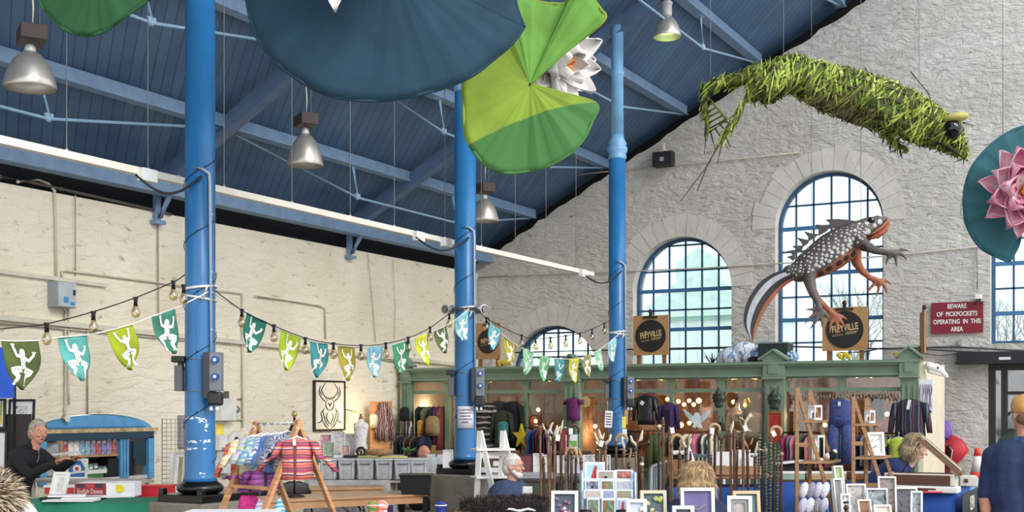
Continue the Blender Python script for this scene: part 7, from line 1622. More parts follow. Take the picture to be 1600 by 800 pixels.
# storage boxes with cloth
ZS=14.9; zs=P(0,749,ZS).z; c=P(585,800,ZS+.1); table('stall_table','table under the clear storage boxes',(c.x,c.y),1.62,.6,zs,M('counter_pale',(196,188,176),.6))
c2=P(530,800,ZS-.1); cloth_over('grey-white cloth hanging below the clear storage boxes',(P(548,800,ZS+.1).x,P(548,800,ZS+.1).y),1.0,.62,zs,.55,fab(190,190,192),fold=.02)
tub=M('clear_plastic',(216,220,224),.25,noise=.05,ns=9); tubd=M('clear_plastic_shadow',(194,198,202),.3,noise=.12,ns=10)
proto=None
for i,x in enumerate((516,544,573,602,631,656)):
    c=P(x,749,ZS-.08); s=ZS/F; w_=26*s; h=30*s
    lab='%s clear plastic storage box from the left in the row'%ordw(i)
    if proto is None:
        root=proto=thing('storage_box',lab,'storage box',(c.x,c.y,zs+.011),T,'clear storage boxes in a row')
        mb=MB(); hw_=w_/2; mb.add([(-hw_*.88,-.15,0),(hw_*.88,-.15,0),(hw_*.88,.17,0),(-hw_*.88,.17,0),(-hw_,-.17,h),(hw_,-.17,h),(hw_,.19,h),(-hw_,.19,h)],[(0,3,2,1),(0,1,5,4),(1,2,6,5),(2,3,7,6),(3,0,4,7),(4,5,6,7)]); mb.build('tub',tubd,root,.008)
        mb=MB(); mb.box((0,.01,h+.008),(w_+.012,.38,.022)); mb.build('lid',tub,root,.005); mb=MB(); mb.tube([(-hw_*.55,-.165,h*.82),(-hw_*.5,-.19,h*.8),(hw_*.5,-.19,h*.8),(hw_*.55,-.165,h*.82)],.006,6); mb.build('handle',gm_,root)
        for s_ in (-1,1):mb=MB(); mb.bar((s_*hw_*.68,-.158,.02),(s_*hw_*.78,-.175,h-.02),.014,.012); mb.build('rib',tub,root)
    else:dup(proto,(c.x,c.y,zs+.011),label=lab)
zt3=zs+30*ZS/F+.034
for (px,dims,mt,lab,n_,cat) in ((610,(.22,.2,.012),M('card_yellow',(232,226,120),.6),'left yellow card on the storage boxes','yellow_card','card'),(628,(.13,.16,.014),M('card_yellow',(232,226,120),.6),'right yellow card on the storage boxes, by the bald man','yellow_card','card'),(530,(.12,.16,.03),cardw,'white paper on the left storage box','paper_stack','paper'),(548,(.16,.2,.03),M('black_plastic',(24,24,26),.5),'flat black case on the storage boxes','flat_case','case'),(575,(.24,.2,.02),M('card_olive',(176,170,100),.6),'olive card on the storage boxes','olive_card','card')):
    c=P(px,712,ZS); bx_(n_,lab,cat,(c.x,c.y,zt3),dims,mt)
# backdrop shelf of goods behind the boxes
ZB=16.2; zb2=P(0,712,ZB).z; c=P(560,800,ZB+.1); table('rear_table','rear table with prints and mannequin below the framed antler drawing',(c.x,c.y),1.3,.5,zb2,M('counter_pale',(196,188,176),.6))
pr_w=blotch('white_line_print',[(232,230,226),(216,214,212),(110,120,124)],12)
leaner(499,679,517,ZB,zb2,cardw,blotch('pink_print',[(232,228,226),(200,120,136),(226,220,216)],9),'white cushion-like print with a pink animal, leftmost below the antler drawing',12,fr=.012)
leaner(517,675,538,ZB-.05,zb2,cardw,pr_w,'white print with a grey landscape below the antler drawing',12,fr=.012); leaner(538,678,555,ZB,zb2,cardw,pr_w,'white print with dark sketch left of the mannequin',12,fr=.012)
leaner(505,692,522,ZB-.2,zb2,cardw,blotch('green_cards',[(120,150,110),(210,200,190)],14),'small green card in front of the prints',14,fr=.006); leaner(533,696,546,ZB-.22,zb2,cardw,blotch('pink_cards',[(200,110,110),(220,210,200)],14),'small reddish card in front of the prints',14,fr=.006)
c=P(564,712,ZB-.1); root=thing('mannequin_torso','black and white marbled mannequin torso on the rear table','mannequin',(c.x,c.y,zb2),T); s=ZB/F; mw=blotch('marble_bw',[(30,30,34),(232,230,228),(236,234,232),(60,60,66)],7,detail=4)
mb=MB(); loft(mb,[(0,0,58*s,.03,.03),(0,0,53*s,.035,.035),(0,0,50*s,.1,.05),(0,0,44*s,.1,.07),(0,0,34*s,.085,.07),(0,0,24*s,.07,.055),(0,0,14*s,.09,.07),(0,0,6*s,.095,.07)],20); mb.build('torso',mw,root); mb=MB(); mb.lathe([(.09,0),(.09,.012),(.015,.02),(.015,7*s)],n=14); mb.build('stand',blkf,root); mb=MB(); mb.lathe([(.03,57*s),(.034,58*s),(.015,62*s),(.02,64*s),(.004,66*s)],n=12); mb.build('neck_cap',gold,root)
c=P(564,713,ZB-.35); root=thing('round_speaker','black ring-shaped object in front of the mannequin','ring ornament',(c.x,c.y,zb2+.005),T); mb=MB(); mb.tube([(.05*math.cos(q*.35),0,.06+.055*math.sin(q*.35)) for q in range(19)],.018,8); mb.build('ring',blkf,root)
c=P(592,712,ZB-.15); root=thing('wicker_tray','tan oval tray lying right of the mannequin','tray',(c.x,c.y,zb2),T); mb=MB(); mb.lathe([(.02,0),(.16,.02),(.185,.07),(.17,.09),(.02,.1)],n=24); ob=mb.build('tray',M('wicker_tan',(176,136,90),.7,noise=.15,ns=30,bump=.5,bs=60),root); ob.scale=(1,.6,1)
c=P(637,712,ZB-.2); root=thing('leafy_plant','small leafy green plant behind the storage boxes, left of the bald man','plant',(c.x,c.y,zb2-.0),T); mb=MB(); mb.lathe([(.04,0),(.05,.05)],n=12); mb.build('pot',blkf,root)
for q in range(26):a_=ru(0,6.28); l_=ru(.06,.13); mb=MB(); petal_mb(mb,l_,.035,Vector((0,0,.045)),Vector((math.cos(a_)*.8,math.sin(a_)*.6,ru(.4,1.2))),Vector((0,0,1)),.2,-.4,th=.002,nu=2,nv=4); mb.build('leaf',fab(96,150,84),root)
# framed antler drawing on the wall
a=onX(492,594,LW+.05); b=onX(540,672,LW+.05); wD=b.y-a.y; hD=78*ZX(516,LW)/F; root=thing('antler_drawing','large framed line drawing of an antlered figure on the cream wall','picture',(LW+.03,(a.y+b.y)/2,(a.z+b.z)/2),0)
xf=lambda v:Vector((-v.y,v.x,v.z))
mb=MB(); mb.prism([(-wD/2,-hD/2),(wD/2,-hD/2),(wD/2,hD/2),(-wD/2,hD/2)],-.02,.02,holes=[[(-wD/2+.025,-hD/2+.025),(wD/2-.025,-hD/2+.025),(wD/2-.025,hD/2-.025),(-wD/2+.025,hD/2-.025)]],xf=xf); mb.build('frame',M('frame_dark_brown',(44,32,32),.45),root)
mb=MB(); mb.box((0,0,0),(.01,wD-.05,hD-.05)); mb.build('paper',M('paper_ivory',(232,226,208),.7,noise=.02),root)
LN=[[(-.12,.46),(-.2,.38),(-.24,.3),(-.16,.2),(-.06,.1)],[(-.27,.4),(-.3,.3),(-.22,.2)],[(-.33,.3),(-.3,.22),(-.2,.12),(-.1,.08)],[(-.1,.1),(-.12,.0),(-.06,-.08),(0,-.1)],[(-.05,.06),(-.02,.02),(0,-.02)],[(-.15,-.06),(-.2,-.12),(-.16,-.24),(-.1,-.36),(-.02,-.42)],[(-.2,-.1),(-.26,-.16),(-.22,-.28),(-.3,-.34),(-.36,-.34)],[(-.06,-.14),(-.1,-.24),(-.04,-.34),(0,-.38)],[(-.12,.18),(-.02,.14),(0,.12)],[(-.22,-.28),(-.14,-.4),(-.05,-.46)]]
mb=MB();
for L_ in LN:
    for s_ in (-1,1):pts=catmull([Vector((.007,s_*x*wD*1.1,y*hD*.98)) for x,y in L_],4); mb.tube(pts,[.004+.005*math.sin(math.pi*q/(len(pts)-1)) for q in range(len(pts))],5)
mb.build('ink_lines',M('ink',(30,30,40),.7,noise=0),root)
# warm lamp and scarves at the wall
c=onX(557,650,LW+.22); root=thing('wall_lamp','small warm lamp glowing on the cream wall above the mannequin','lamp',tuple(c)); mb=MB(); mb.ball((0,0,0),.03,10); mb.build('bulb',lampm,root); mb=MB(); mb.tube([(0,0,.03),(0,0,.06),(-.2,0,.1)],.008,6); mb.build('arm',gold,root); point(c+Vector((.05,0,0)),7,'wall_lamp_light',(1,.7,.38),.03)
c=P(460,700,12.05); root=thing('bust_stand','dark stand with a small brass globe lamp behind the striped cardigan','lamp',(c.x,c.y,.773),T); z_=P(0,647,12.05).z-.773; mb=MB(); mb.tube([(0,0,0),(0,0,z_-.03)],.012,8); mb.build('pole',blkf,root); mb=MB(); mb.lathe([(.1,0),(.1,.015),(.02,.03)],n=16); mb.build('base',blkf,root); mb=MB(); mb.ball((0,0,z_),.03,12); mb.build('globe',M('globe_brass',(206,186,110),.2,.4),root)
mb=MB(); loft(mb,[(0,0,z_-.07,.012,.012),(0,0,z_-.1,.03,.03),(0,0,z_-.2,.08,.05),(0,0,z_-.3,.09,.05)],12); mb.build('bust',fab(50,44,52),root)
c=onX(596,690,LW+.3); root=thing('scarf_board','wooden board hung with patterned scarves at the corner by the green shop','display board',(c.x,c.y,0),T+.35); s=18.6/F; zt4=onX(594,627,LW+.3).z; mb=MB(); mb.box((0,.03,zt4/2),(36*s,.03,zt4)); mb.build('board',wood('board_orange',(196,138,84)),root)
sc_=[[(70,44,50),(150,120,120),(60,40,44)],[(110,70,80),(190,160,150),(90,60,60)],[(60,50,60),(120,90,100),(150,130,130)],[(150,110,110),(90,60,64),(200,180,170)]]
for q in range(6):mb=MB(); x_=(-8+5*q)*s; loft(mb,[(x_*.4,-.03,zt4-.02,.02,.02),(x_*.8,-.05,zt4-.2,.03,.025),(x_,-.05,zt4-.42,.035,.028),(x_*1.15,-.04,zt4-.6-.03*(q%2),.03,.02)],10,.15,3); mb.build('scarf',stripes('scarf_%d'%(q%4),sc_[q%4],90,'X',.1),root)
mb=MB(); loft(mb,[(-14*s,-.06,zt4-.2,.03,.02),(-14*s,-.07,zt4-.24,.07,.04),(-14*s,-.06,zt4-.42,.06,.035)],12); mb.build('cream_bag',fabs['cream'],root)
rail(619,668,678,16.0,'black rail of dark clothes in front of the leftmost bay of the shop'); rail_clothes(622,666,678,16.0,.4,[('dark teal',fabs['teal']),('black',fabs['black']),('navy',fabs['navy']),('brown',fabs['brown'])],9,'on the short rail left of the middle column','clothes on the short rail')
# white ladders and record stall right of the middle column
ZW=11.9
root=thing('white_ladder_shelf','white painted A-frame ladder shelf right of the middle column','shelf',(P(768,800,ZW).x,P(768,800,ZW).y,0),T)
for (xa,dd) in ((750,0),(786,.25)):
    ap=P(xa,673,ZW+dd); f0=P(xa-6,800,ZW+dd); f1=P(xa+27,800,ZW+dd)
    for ft in (f0,f1):g=toG(ap,ft); mb=MB(); mb.bar(g,ap,.03,.05); wbld(mb,'leg',wht,root)
for (y,x0,x1) in ((702,745,794),(745,744,800)):a=P(x0,y,ZW); b=P(x1,y,ZW+.25); mb=MB(); mb.box((a+b)/2,((b-a).length,.25,.02),Matrix.Rotation(T+.3,3,'Z')); wbld(mb,'shelf',wht,root)
mb=MB(); mb.bar(P(752,712,ZW),P(790,708,ZW+.25),.02,.05); wbld(mb,'cross_rail',wht,root)
ZR=14.0; zr2=P(0,740,ZR).z; c=P(850,800,ZR+.1); table('record_table','dark table with leaning prints behind the walking sticks at the left',(c.x,c.y),1.5,.5,zr2,M('table_grey',(120,122,126),.5))
leaner(808,710,833,ZR,zr2,blkf,M('sleeve_maroon',(120,50,60),.5,noise=.15),'maroon print with a white tag leaning behind the bearded man',12,fr=.01); leaner(833,709,849,ZR,zr2,cardw,pr_w,'white print with dark motifs right of the maroon print',12,fr=.01); leaner(849,711,862,ZR,zr2,cardw,pr_w,'second white print, partly behind the left sticks',12,fr=.01)
leaner(870,712,912,ZR+.1,zr2,cardw,M('frosted_sheet',(200,204,210),.4,noise=.08),'pale sheet leaning behind the left walking sticks',8,fr=.012); leaner(912,711,954,ZR+.15,zr2,cardw,pr_w,'pale wide print behind the card rack',8,fr=.012)
for i,x in enumerate((676,690)):c=P(x,735,15.6); bx_('record_crate',('left' if i==0 else 'right')+' grey plastic crate left of the middle column base','crate',(c.x,c.y,P(0,735,15.6).z),(.13,.3,.2),tubd,parts=[('rim',(0,0,.2),(.14,.31,.015),tub)])
leaner(692,703,708,15.0,0,cardw,cardw,'blank white board standing left of the middle column',5,y1=737,fr=.01)
c=P(688,800,15.4); table('crate_table','table under the grey crates left of the middle column',(c.x,c.y),.5,.5,P(0,736,15.5).z-.0,wht)
for i,(x,y,w_) in enumerate(((770,738,.24),(784,728,.18),(776,716,.2))):c=P(x,y,12.6); bx_('paper_box',('lower','upper right','top')[i]+' white box on the white ladder shelf','box',(c.x,c.y,P(0,y,12.6).z),(w_,.15,.05),cardw)
c=P(817,775,11.2); root=thing('paper_cup','white paper held by the bearded man','paper',tuple(P(824,766,11.15)),T); mb=MB(); mb.grid(lambda u,v:((u-.5)*.09,.01*math.sin(u*3),(v-.5)*.07),4,4,thick=.002); mb.build('sheet',cardw,root)
c=P(835,800,12.2); table('dark_table','dark table in front of the bearded man',(c.x,c.y),.9,.45,P(0,748,12.2).z,M('table_dark',(52,46,44),.5)); c=P(830,747,12.3); bx_('laptop','grey flat tray on the dark table in front of the bearded man','tray',(c.x,c.y,P(0,748,12.2).z+.001),(.45,.22,.02),M('tray_grey',(150,152,158),.4),parts=[('raised_edge',(0,.1,.03),(.45,.012,.05),M('tray_grey',(150,152,158),.4))])
# ================================================================ FRONT AND RIGHT STALLS
ZT=6.6; zf=.98; c=P(990,800,ZT+.05); s6=ZT/F
table('front_table','long front table covered with small framed pictures and cards',(c.x,c.y),1.75,.8,zf,midw); cloth_over('black cloth on the front table',(c.x,c.y),1.76,.81,zf,.7,fab(26,26,30))
zf+=.012
def shadow_frame(x0,y0,x1,Z,fm,im,label,rz=0,lean=12,y1=None,zb=None,fr=.018,ornaments=None,mount=None,group='small framed pictures on the front tables'):
    r_=leaner(x0,y0,x1,Z,zb if zb is not None else zf,fm,im,label,lean,rz=rz,fr=fr,y1=y1,mount=mount,group=group)
    root,w_,h,Lm=r_
    if ornaments:ornaments(root,w_,h,Lm)
    return r_
slate=M('mount_slate',(84,92,106),.7,noise=.06)
def buds(cols,n_=9,r=.012,yb=-.012):
    def fn(root,w_,h,Lm):
        for q in range(n_):x=(ru(-.3,.3))*w_; z=h*ru(.25,.8); mb=MB(); mb.ball(Lm@Vector((x,yb,z)),(r*1.3,.006,r),8,0,Euler((0,ru(-1,1),0)).to_matrix()); mb.build('paper_motif',cols[q%len(cols)],root)
    return fn
def clockhands(root,w_,h,Lm):
    for a_,L in ((-.9,.3),(.75,.36)):mb=MB(); mb.bar(Lm@Vector((0,-.012,h*.5)),Lm@Vector((math.sin(a_)*w_*L,-.012,h*.5+math.cos(a_)*w_*L*.6)),.006,.003); mb.build('metal_hand',M('pale_gold',(196,180,130),.4,.5),root)
pinkb=[M('motif_pink',(186,96,132),.6),M('motif_mauve',(150,110,150),.6),M('motif_white',(230,226,226),.6)]; greenb=[M('motif_lime',(176,190,110),.6),M('motif_yellow',(206,200,140),.6)]
shadow_frame(861,768,903,6.6,wht,slate,'white box frame with pink paper flowers, leftmost on the front table',-.1,10,ornaments=buds(pinkb,14,.009))
shadow_frame(979,781,1011,6.3,wht,M('mount_pale_blue',(196,204,220),.7,noise=.05),'small white frame with a pale blue picture beside the card rack',0,10,ornaments=buds(pinkb[2:],3,.012))
shadow_frame(1001,767,1042,6.7,M('frame_cream',(214,204,178),.5),M('mount_sage_blue',(92,108,116),.7,noise=.08),'cream frame with green leaf shapes on slate',.05,8,ornaments=buds(greenb,10,.012))
shadow_frame(1064,763,1117,6.6,wht,M('mount_violet',(112,104,150),.7,noise=.12),'largest white frame with a violet clock-like picture in front of the fair-haired woman',0,8,ornaments=clockhands)
shadow_frame(1051,791,1085,6.2,wht,slate,'small white frame low in front of the violet picture',0,8)
shadow_frame(1146,768,1189,6.8,M('frame_birch',(206,180,140),.5),M('mount_sea',(96,128,124),.7,noise=.1),'birch frame with a sea-green picture right of the violet one',.08,10,ornaments=buds(greenb[1:],6,.01))
shadow_frame(1137,777,1175,6.5,wht,blotch('portrait_small',[(120,110,116),(180,170,166),(214,206,200)],12),'white frame with a small grey portrait in front of the birch frame',-.15,16,mount=(M('mount_grey',(150,146,148),.7),.02))
# card rack
root=thing('card_rack','clear tiered rack of greetings cards on the front table','card rack',(P(950,800,6.9).x,P(950,800,6.9).y,zf),T); ac=M('acrylic_pale',(206,220,240),.2,noise=.02)
s=6.9/F; tiers=[(722,760,.16),(737,765,.12),(750,780,.08),(766,792,.04),(778,815,0)]
for (y0,y1,d) in ((749,753,.12),(765,769,.08),(778,782,.04)):z=P(0,y0,6.9).z-zf; mb=MB(); mb.box((0,-d+.1,z),(82*s,.03,.014)); mb.build('tier',ac,root)
for x in (-41,41):mb=MB(); mb.box((x*s,.02,(P(0,737,6.9).z-zf)/2),(.01,.2,P(0,737,6.9).z-zf)); mb.build('side',ac,root)
mb=MB(); mb.box((0,.13,(P(0,737,6.9).z-zf)/2),(82*s,.01,P(0,737,6.9).z-zf)); mb.build('back',ac,root)
skyb=(150,190,222); arts={'red fox cone on blue sky':[skyb,(176,204,228),(140,172,206)],'red meadow':[(196,70,70),(150,160,150),(214,120,110)],'brown cow':[(120,100,130),(170,110,90),(200,190,200)],'bird on pale blue':[(190,206,226),(90,90,110),(214,224,236)],'poppies':[(190,60,60),(110,120,90),(200,200,190)],'pale shore':[(206,206,196),(170,180,200),(190,150,130)],'pink field':[(206,160,150),(190,190,180),(160,120,120)],'blue loch':[(120,130,170),(160,170,200),(90,90,110)],'heath':[(170,120,110),(150,150,120),(190,170,160)],'green hare':[(150,170,150),(110,120,90),(200,210,200)],'foxes':[(190,100,60),(90,120,80),(190,200,210)],'red fox sitting':[(150,180,210),(170,190,216),(140,130,150)]}
def card(x0,y0,x1,y1,d,key,shape,label):
    Z=6.9-d; s=Z/F; c=P((x0+x1)/2,y1,Z); w_,h=(x1-x0)*s,(y1-y0)*s; root=thing('greetings_card',label,'card',tuple(c),T,'greetings cards in the rack')
    mb=MB(); mb.box((0,0,h/2),(w_,.006,h)); mb.build('card',M('card_bluewhite',(222,230,244),.5,noise=.01),root); mb=MB(); mb.box((.01*0,-.004,h*.48),(w_*.8,.003,h*.78)); mb.build('picture',blotch('card_'+key.replace(' ','_'),arts[key],10),root)
    if shape=='fox':mb=MB(); mb.prism([(-w_*.2,h*.1),(w_*.2,h*.1),(w_*.08,h*.6),(w_*.14,h*.72),(0,h*.82),(-w_*.06,h*.66)],-.009,-.005); mb.build('red_figure',M('fox_red',(186,52,44),.6),root)
    if shape=='cow':mb=MB(); mb.prism([(-w_*.12,h*.12),(w_*.12,h*.12),(w_*.14,h*.4),(w_*.34,h*.55),(w_*.3,h*.38),(w_*.1,h*.3),(-w_*.1,h*.3),(-w_*.3,h*.38),(-w_*.34,h*.55),(-w_*.14,h*.4)],-.009,-.005); mb.build('horned_head',M('cow_brown',(160,90,70),.6),root)
    if shape=='bird':mb=MB(); mb.ball((0,-.006,h*.3),(w_*.1,.003,h*.12),8); mb.build('bird',M('ink',(30,30,40),.7,noise=0),root)
C_=[(914,722,945,751,.0,'red fox cone on blue sky','fox','tall card with a red fox-like figure, top left of the rack'),(932,735,961,750,.02,'red meadow','bird','card with a red meadow, top middle of the rack'),(961,734,989,750,.02,'brown cow','cow','card with a horned brown cow, top right of the rack'),(914,750,937,765,.05,'bird on pale blue','bird','pale blue card with a small bird, second row left'),(938,750,960,765,.05,'poppies','','card with red poppies, second row middle'),(961,750,989,765,.05,'pale shore','','card with a pale shore, second row right'),(912,765,941,779,.09,'pink field','','card with a pinkish field, third row left'),(941,765,961,779,.09,'blue loch','','card with blue water, third row middle'),(961,765,989,779,.09,'heath','','card with a brown heath, third row right'),(917,777,937,806,.14,'green hare','','green and grey card, bottom row left'),(940,778,962,806,.14,'foxes','','card with orange animals, bottom row middle'),(963,778,983,806,.14,'red fox sitting','fox','small card with a red figure, bottom row right')]
for q in C_:card(*q)
for i,(x,y) in enumerate(((915,797),(972,797))):c=P(x,y,6.45); root=thing('small_pot',('left' if i==0 else 'right')+' small black pot in front of the card rack','pot',(c.x,c.y,zf),T); zz=c.z-zf; mb=MB(); mb.lathe([(.025,0),(.03,zz*.5),(.032,zz),(.024,zz)],n=16); mb.build('pot',M('black_plastic',(24,24,26),.5),root); mb=MB(); mb.lathe([(.034,zz-.012),(.034,zz)],n=16); mb.build('rim',M('rail_black',(26,26,28),.4),root)
# furry throws on the left of the front table
furb=[M('fur_black',(28,24,24),.95),M('fur_darkbrown',(66,50,42),.95),M('fur_russet',(104,78,60),.95),M('fur_grey',(70,70,80),.95)]
c=P(785,800,7.6); zt5=P(0,788,7.6).z; table('throw_table','table under the dark furry throws',(c.x,c.y),.6,.4,zt5-.04,midw); s=7.6/F
root=thing('fur_throw','dark brown furry throw heaped in front of the bearded man','throw',(c.x,c.y,zt5-.04),T)
pr=[('c',(-55*s,0,.03),.05,(60*s,0,.04),.055,0),('c',(-40*s,-.08,-.0),.06,(55*s,-.08,.0),.06,0),('c',(-50*s,-.16,-.08),.05,(50*s,-.16,-.08),.05,0)]
ob=mesh_obj(blob(pr,.014,2),'throw',furb[0],root); rs=random.Random(8); ps=list(ob.data.polygons); tufts(root,'pile',furb,[(p.center.copy(),p.normal.copy()) for p in rs.choices(ps,k=4200)],.035,.0022,8)['kind']='stuff'
c=P(795,796,7.0); root=thing('white_trim','strip of white fleece lying on the dark throws','fleece',(c.x,c.y,P(0,797,7.0).z),T); mb=MB(); pts=[(-.02+.022*q,.0,.006*math.sin(q*1.3)) for q in range(9)]; mb.tube(pts,[.004,.007,.008,.008,.009,.008,.008,.007,.004],8); mb.build('fleece',M('fleece_white',(226,224,222),.95,bump=.6,bs=80),root)
# stacks of small gifts, ornaments at the bottom centre left
def pos2(px,py,Z):c=P(px,py,Z); return c
c=P(590,800,7.2); zg2=P(0,801,7.2).z-.0; table('toy_table','table with colourful crocheted toys at the bottom, left of the middle column',(c.x,c.y),1.2,.35,P(0,806,7.2).z,midw)
toyz=P(0,806,7.2).z
for i,(px,cols,lab) in enumerate(((583,[(60,160,90),(240,110,60)],'green and orange crocheted ball at the bottom left of the middle column'),(597,[(236,130,100),(240,190,200)],'coral crocheted ball right of the green one'),(689,[(40,60,160),(30,40,110)],'royal blue crocheted hat at the bottom, under the black tub'))):
    c=P(px,792,7.2); root=thing('crochet_toy',lab,'toy',(c.x,c.y,toyz),T,'crocheted toys at the bottom'); r=.036 if i<2 else .034; zz=c.z-toyz+.01-r*.2
    mb=MB(); mb.ball((0,0,zz),r,16); mb.build('ball',stripes('crochet_%d'%i,cols,70,'Z',.1),root); mb=MB(); mb.lathe([(r*.8,0),(r*.9,zz*.5),(r*.5,zz)],n=14); mb.build('body',stripes('crochet_b%d'%i,cols[::-1],60,'X',.1),root); mb=MB(); ring(mb,(0,0,zz+r*.2),r*.98,.004); mb.build('white_edge',wht,root)
c=P(607,792,7.3); bx_('purple_card','dark purple card behind the crocheted toys','card',(c.x,c.y,toyz),(.06,.01,P(0,789,7.3).z-toyz),fab(50,40,90))
c=P(360,800,6.6); zq=P(0,799,6.6).z; table('low_table','pale table edge at the bottom under the knitwear stand',(c.x,c.y),.5,.3,zq,cardw)
# ---- walking sticks
ant=M('antler_bone',(214,198,170),.5,noise=.1,ns=20); horn=M('ram_horn',(176,140,104),.4,noise=.15,ns=18); hornd=M('dark_horn',(84,54,40),.35,noise=.15,ns=18)
shafts=[M('hazel_dark',(74,50,38),.45,noise=.2,ns=24),M('hazel_mid',(116,82,54),.45,noise=.2,ns=24),M('blackthorn',(44,30,28),.4,noise=.2,ns=24),M('hazel_red',(96,54,40),.45,noise=.2,ns=24)]
carved=stripes('carved_green',[(70,84,66),(130,140,120),(50,58,48)],110,'Z',.1)
def hA(mb,k_):
    if k_=='fork':mb.tube([(0,0,-.03),(0,0,0),(-.02,0,.03),(-.035,0,.075),(-.05,0,.085)],[.012,.013,.011,.008,.003],8); mb.tube([(0,0,0),(.03,0,.03),(.045,0,.08)],[.012,.01,.003],8)
    if k_=='bigfork':mb.tube([(0,0,-.04),(0,0,0),(-.035,0,.03),(-.045,0,.075)],[.016,.016,.012,.008],8); mb.tube([(0,0,0),(.04,0,.045),(.055,0,.12)],[.016,.018,.005],8)
    if k_=='branch':mb.tube([(0,0,-.04),(.0,0,.03),(.012,0,.07),(.02,0,.12)],[.012,.012,.01,.003],8); mb.tube([(.006,0,.05),(.04,0,.055),(.06,0,.05)],[.009,.007,.002],8); mb.tube([(0,0,0),(-.03,0,-.005)],[.01,.003],8)
    if k_=='antler':mb.tube([(-.01,0,-.12),(0,0,-.07),(.012,0,-.02),(.02,0,.04),(.045,0,.08),(.07,0,.1)],[.012,.012,.013,.012,.014,.019],8); mb.tube([(.02,0,.04),(-.005,0,.065),(-.03,0,.08)],[.01,.008,.003],8); mb.tube([(.01,0,-.03),(.05,0,-.03),(.07,0,-.035)],[.009,.007,.002],8); mb.tube([(.008,0,-.045),(-.04,0,-.04),(-.055,0,-.035)],[.009,.007,.003],8)
    if k_=='crook':mb.tube([(0,0,-.06),(0,0,0)]+[(.045-.045*math.cos(a_),0,.045*math.sin(a_)) for a_ in [.4,.8,1.2,1.6,2.0,2.4,2.8,3.2]]+[(.085,0,-.03)],[.012,.014,.0145,.0145,.0145,.014,.014,.014,.013,.012,.008],8)
    if k_=='thumb':mb.tube([(0,0,-.04),(0,0,.0),(-.012,0,.04),(-.022,0,.08)],[.012,.014,.014,.004],8)
    if k_=='knob':mb.tube([(0,0,-.03),(0,0,0)],[.011,.013],8); mb.ball((0,0,.012),(.02,.02,.018),10)
    if k_=='plain':mb.tube([(0,0,-.03),(0,0,.02)],[.012,.01],8)
    return mb
hproto={}
def stick(i,px,py,Z,kind,hm,sm,n_all,tagd=False,foot=0,thick=1.0):
    top=P(px,py,Z); off={'fork':.085,'bigfork':.12,'branch':.12,'antler':.11,'crook':.06,'thumb':.08,'knob':.03,'plain':.02}[kind]; jn=top-Vector((0,0,off))
    names_={'fork':'forked antler tip','bigfork':'wide forked antler','branch':'branching antler','antler':'big branching white antler','crook':'curved crook handle','thumb':'slanted thumb rest','knob':'rounded knob','plain':'plain cut top'}[kind]
    root=thing('walking_stick','%s walking stick from the left, topped by a %s'%(ordw(i),names_),'walking stick',(jn.x,jn.y,0),T+ru(-.25,.25),'walking sticks for sale')
    ft=Vector((ru(-.03,.03)+foot,ru(-.04,.04),.005)); mb=MB(); k_=9; r0=.0095*thick
    pts=[ft.lerp(Vector((0,0,jn.z)),q/k_)+Vector((ru(-.003,.003),0,0)) for q in range(k_+1)]; mb.tube(pts,[r0*(.75+.35*q/k_) for q in range(k_+1)],8); mb.build('shaft',sm,root)
    key=(kind,hm.name);
    if key not in hproto:mb=hA(MB(),kind); o=mb.build('handle',hm,root); hproto[key]=o.data
    else:o=bpy.data.objects.new('handle',hproto[key]); COL.objects.link(o); o.parent=root
    o.location=(0,0,jn.z); o.scale=(1,1,1) if rnd()>.35 or kind=='antler' else (-1,1,1)
    mb=MB(); mb.lathe([(.013*thick,jn.z-.05),(.0135*thick,jn.z-.035)],n=10); mb.build('collar',M('collar_bronze',(110,86,56),.4,.5),root)
    if tagd:mb=MB(); mb.box((.02,-.02,jn.z-.01),(.035,.002,.05),Euler((0,ru(-.5,.5),0)).to_matrix()); mb.build('price_tag',M('tag_white',(232,232,232),.6,noise=0),root)
ST=[(844,664,'knob',0,1),(849,713,'plain',0,0),(856,660,'fork',1,1),(861,664,'bigfork',1,1),(867,666,'fork',1,1),(876,656,'branch',1,0),(884,697,'crook',2,1),(888,661,'crook',3,0),(894,692,'thumb',2,0),(900,712,'plain',0,2),(908,699,'thumb',2,3),(932,704,'plain',0,0),(936,675,'fork',1,1),(939,696,'plain',0,2),(946,670,'bigfork',1,1),(963,676,'crook',2,0),(975,681,'branch',1,1),(983,700,'branch',2,0),(994,672,'bigfork',1,1),(1001,712,'plain',0,2),(1003,722,'knob',1,3),(1030,663,'knob',1,2),(1036,652,'plain',2,3),(1046,667,'plain',1,1),(1049,677,'crook',2,1),(1062,686,'branch',2,0),(1072,683,'fork',1,2),(1079,705,'plain',0,0),(1108,660,'crook',2,0),(1117,676,'plain',0,2),(1127,672,'fork',3,0),(1142,658,'thumb',1,1),(1147,670,'plain',2,3),(1152,688,'plain',0,0),(1161,646,'antler',1,1),(1168,683,'fork',2,0),(1180,690,'branch',1,0),(1187,674,'plain',4,4),(1192,692,'thumb',4,2),(1196,700,'knob',2,4),(1204,664,'crook',2,4),(1210,690,'plain',0,0),(1216,694,'plain',4,4),(1221,706,'knob',2,3)]
HM=[shafts[1],ant,horn,hornd,carved]; SM=shafts+[carved]
for i,(x,y,kd,a_,b_) in enumerate(ST):stick(i,x,y,(9.9,10.25)[i%2],kd,HM[a_],SM[b_],len(ST),tagd=(i in (4,7,23,28,34,40,12)),thick=1.25 if i%3 else 1.0)
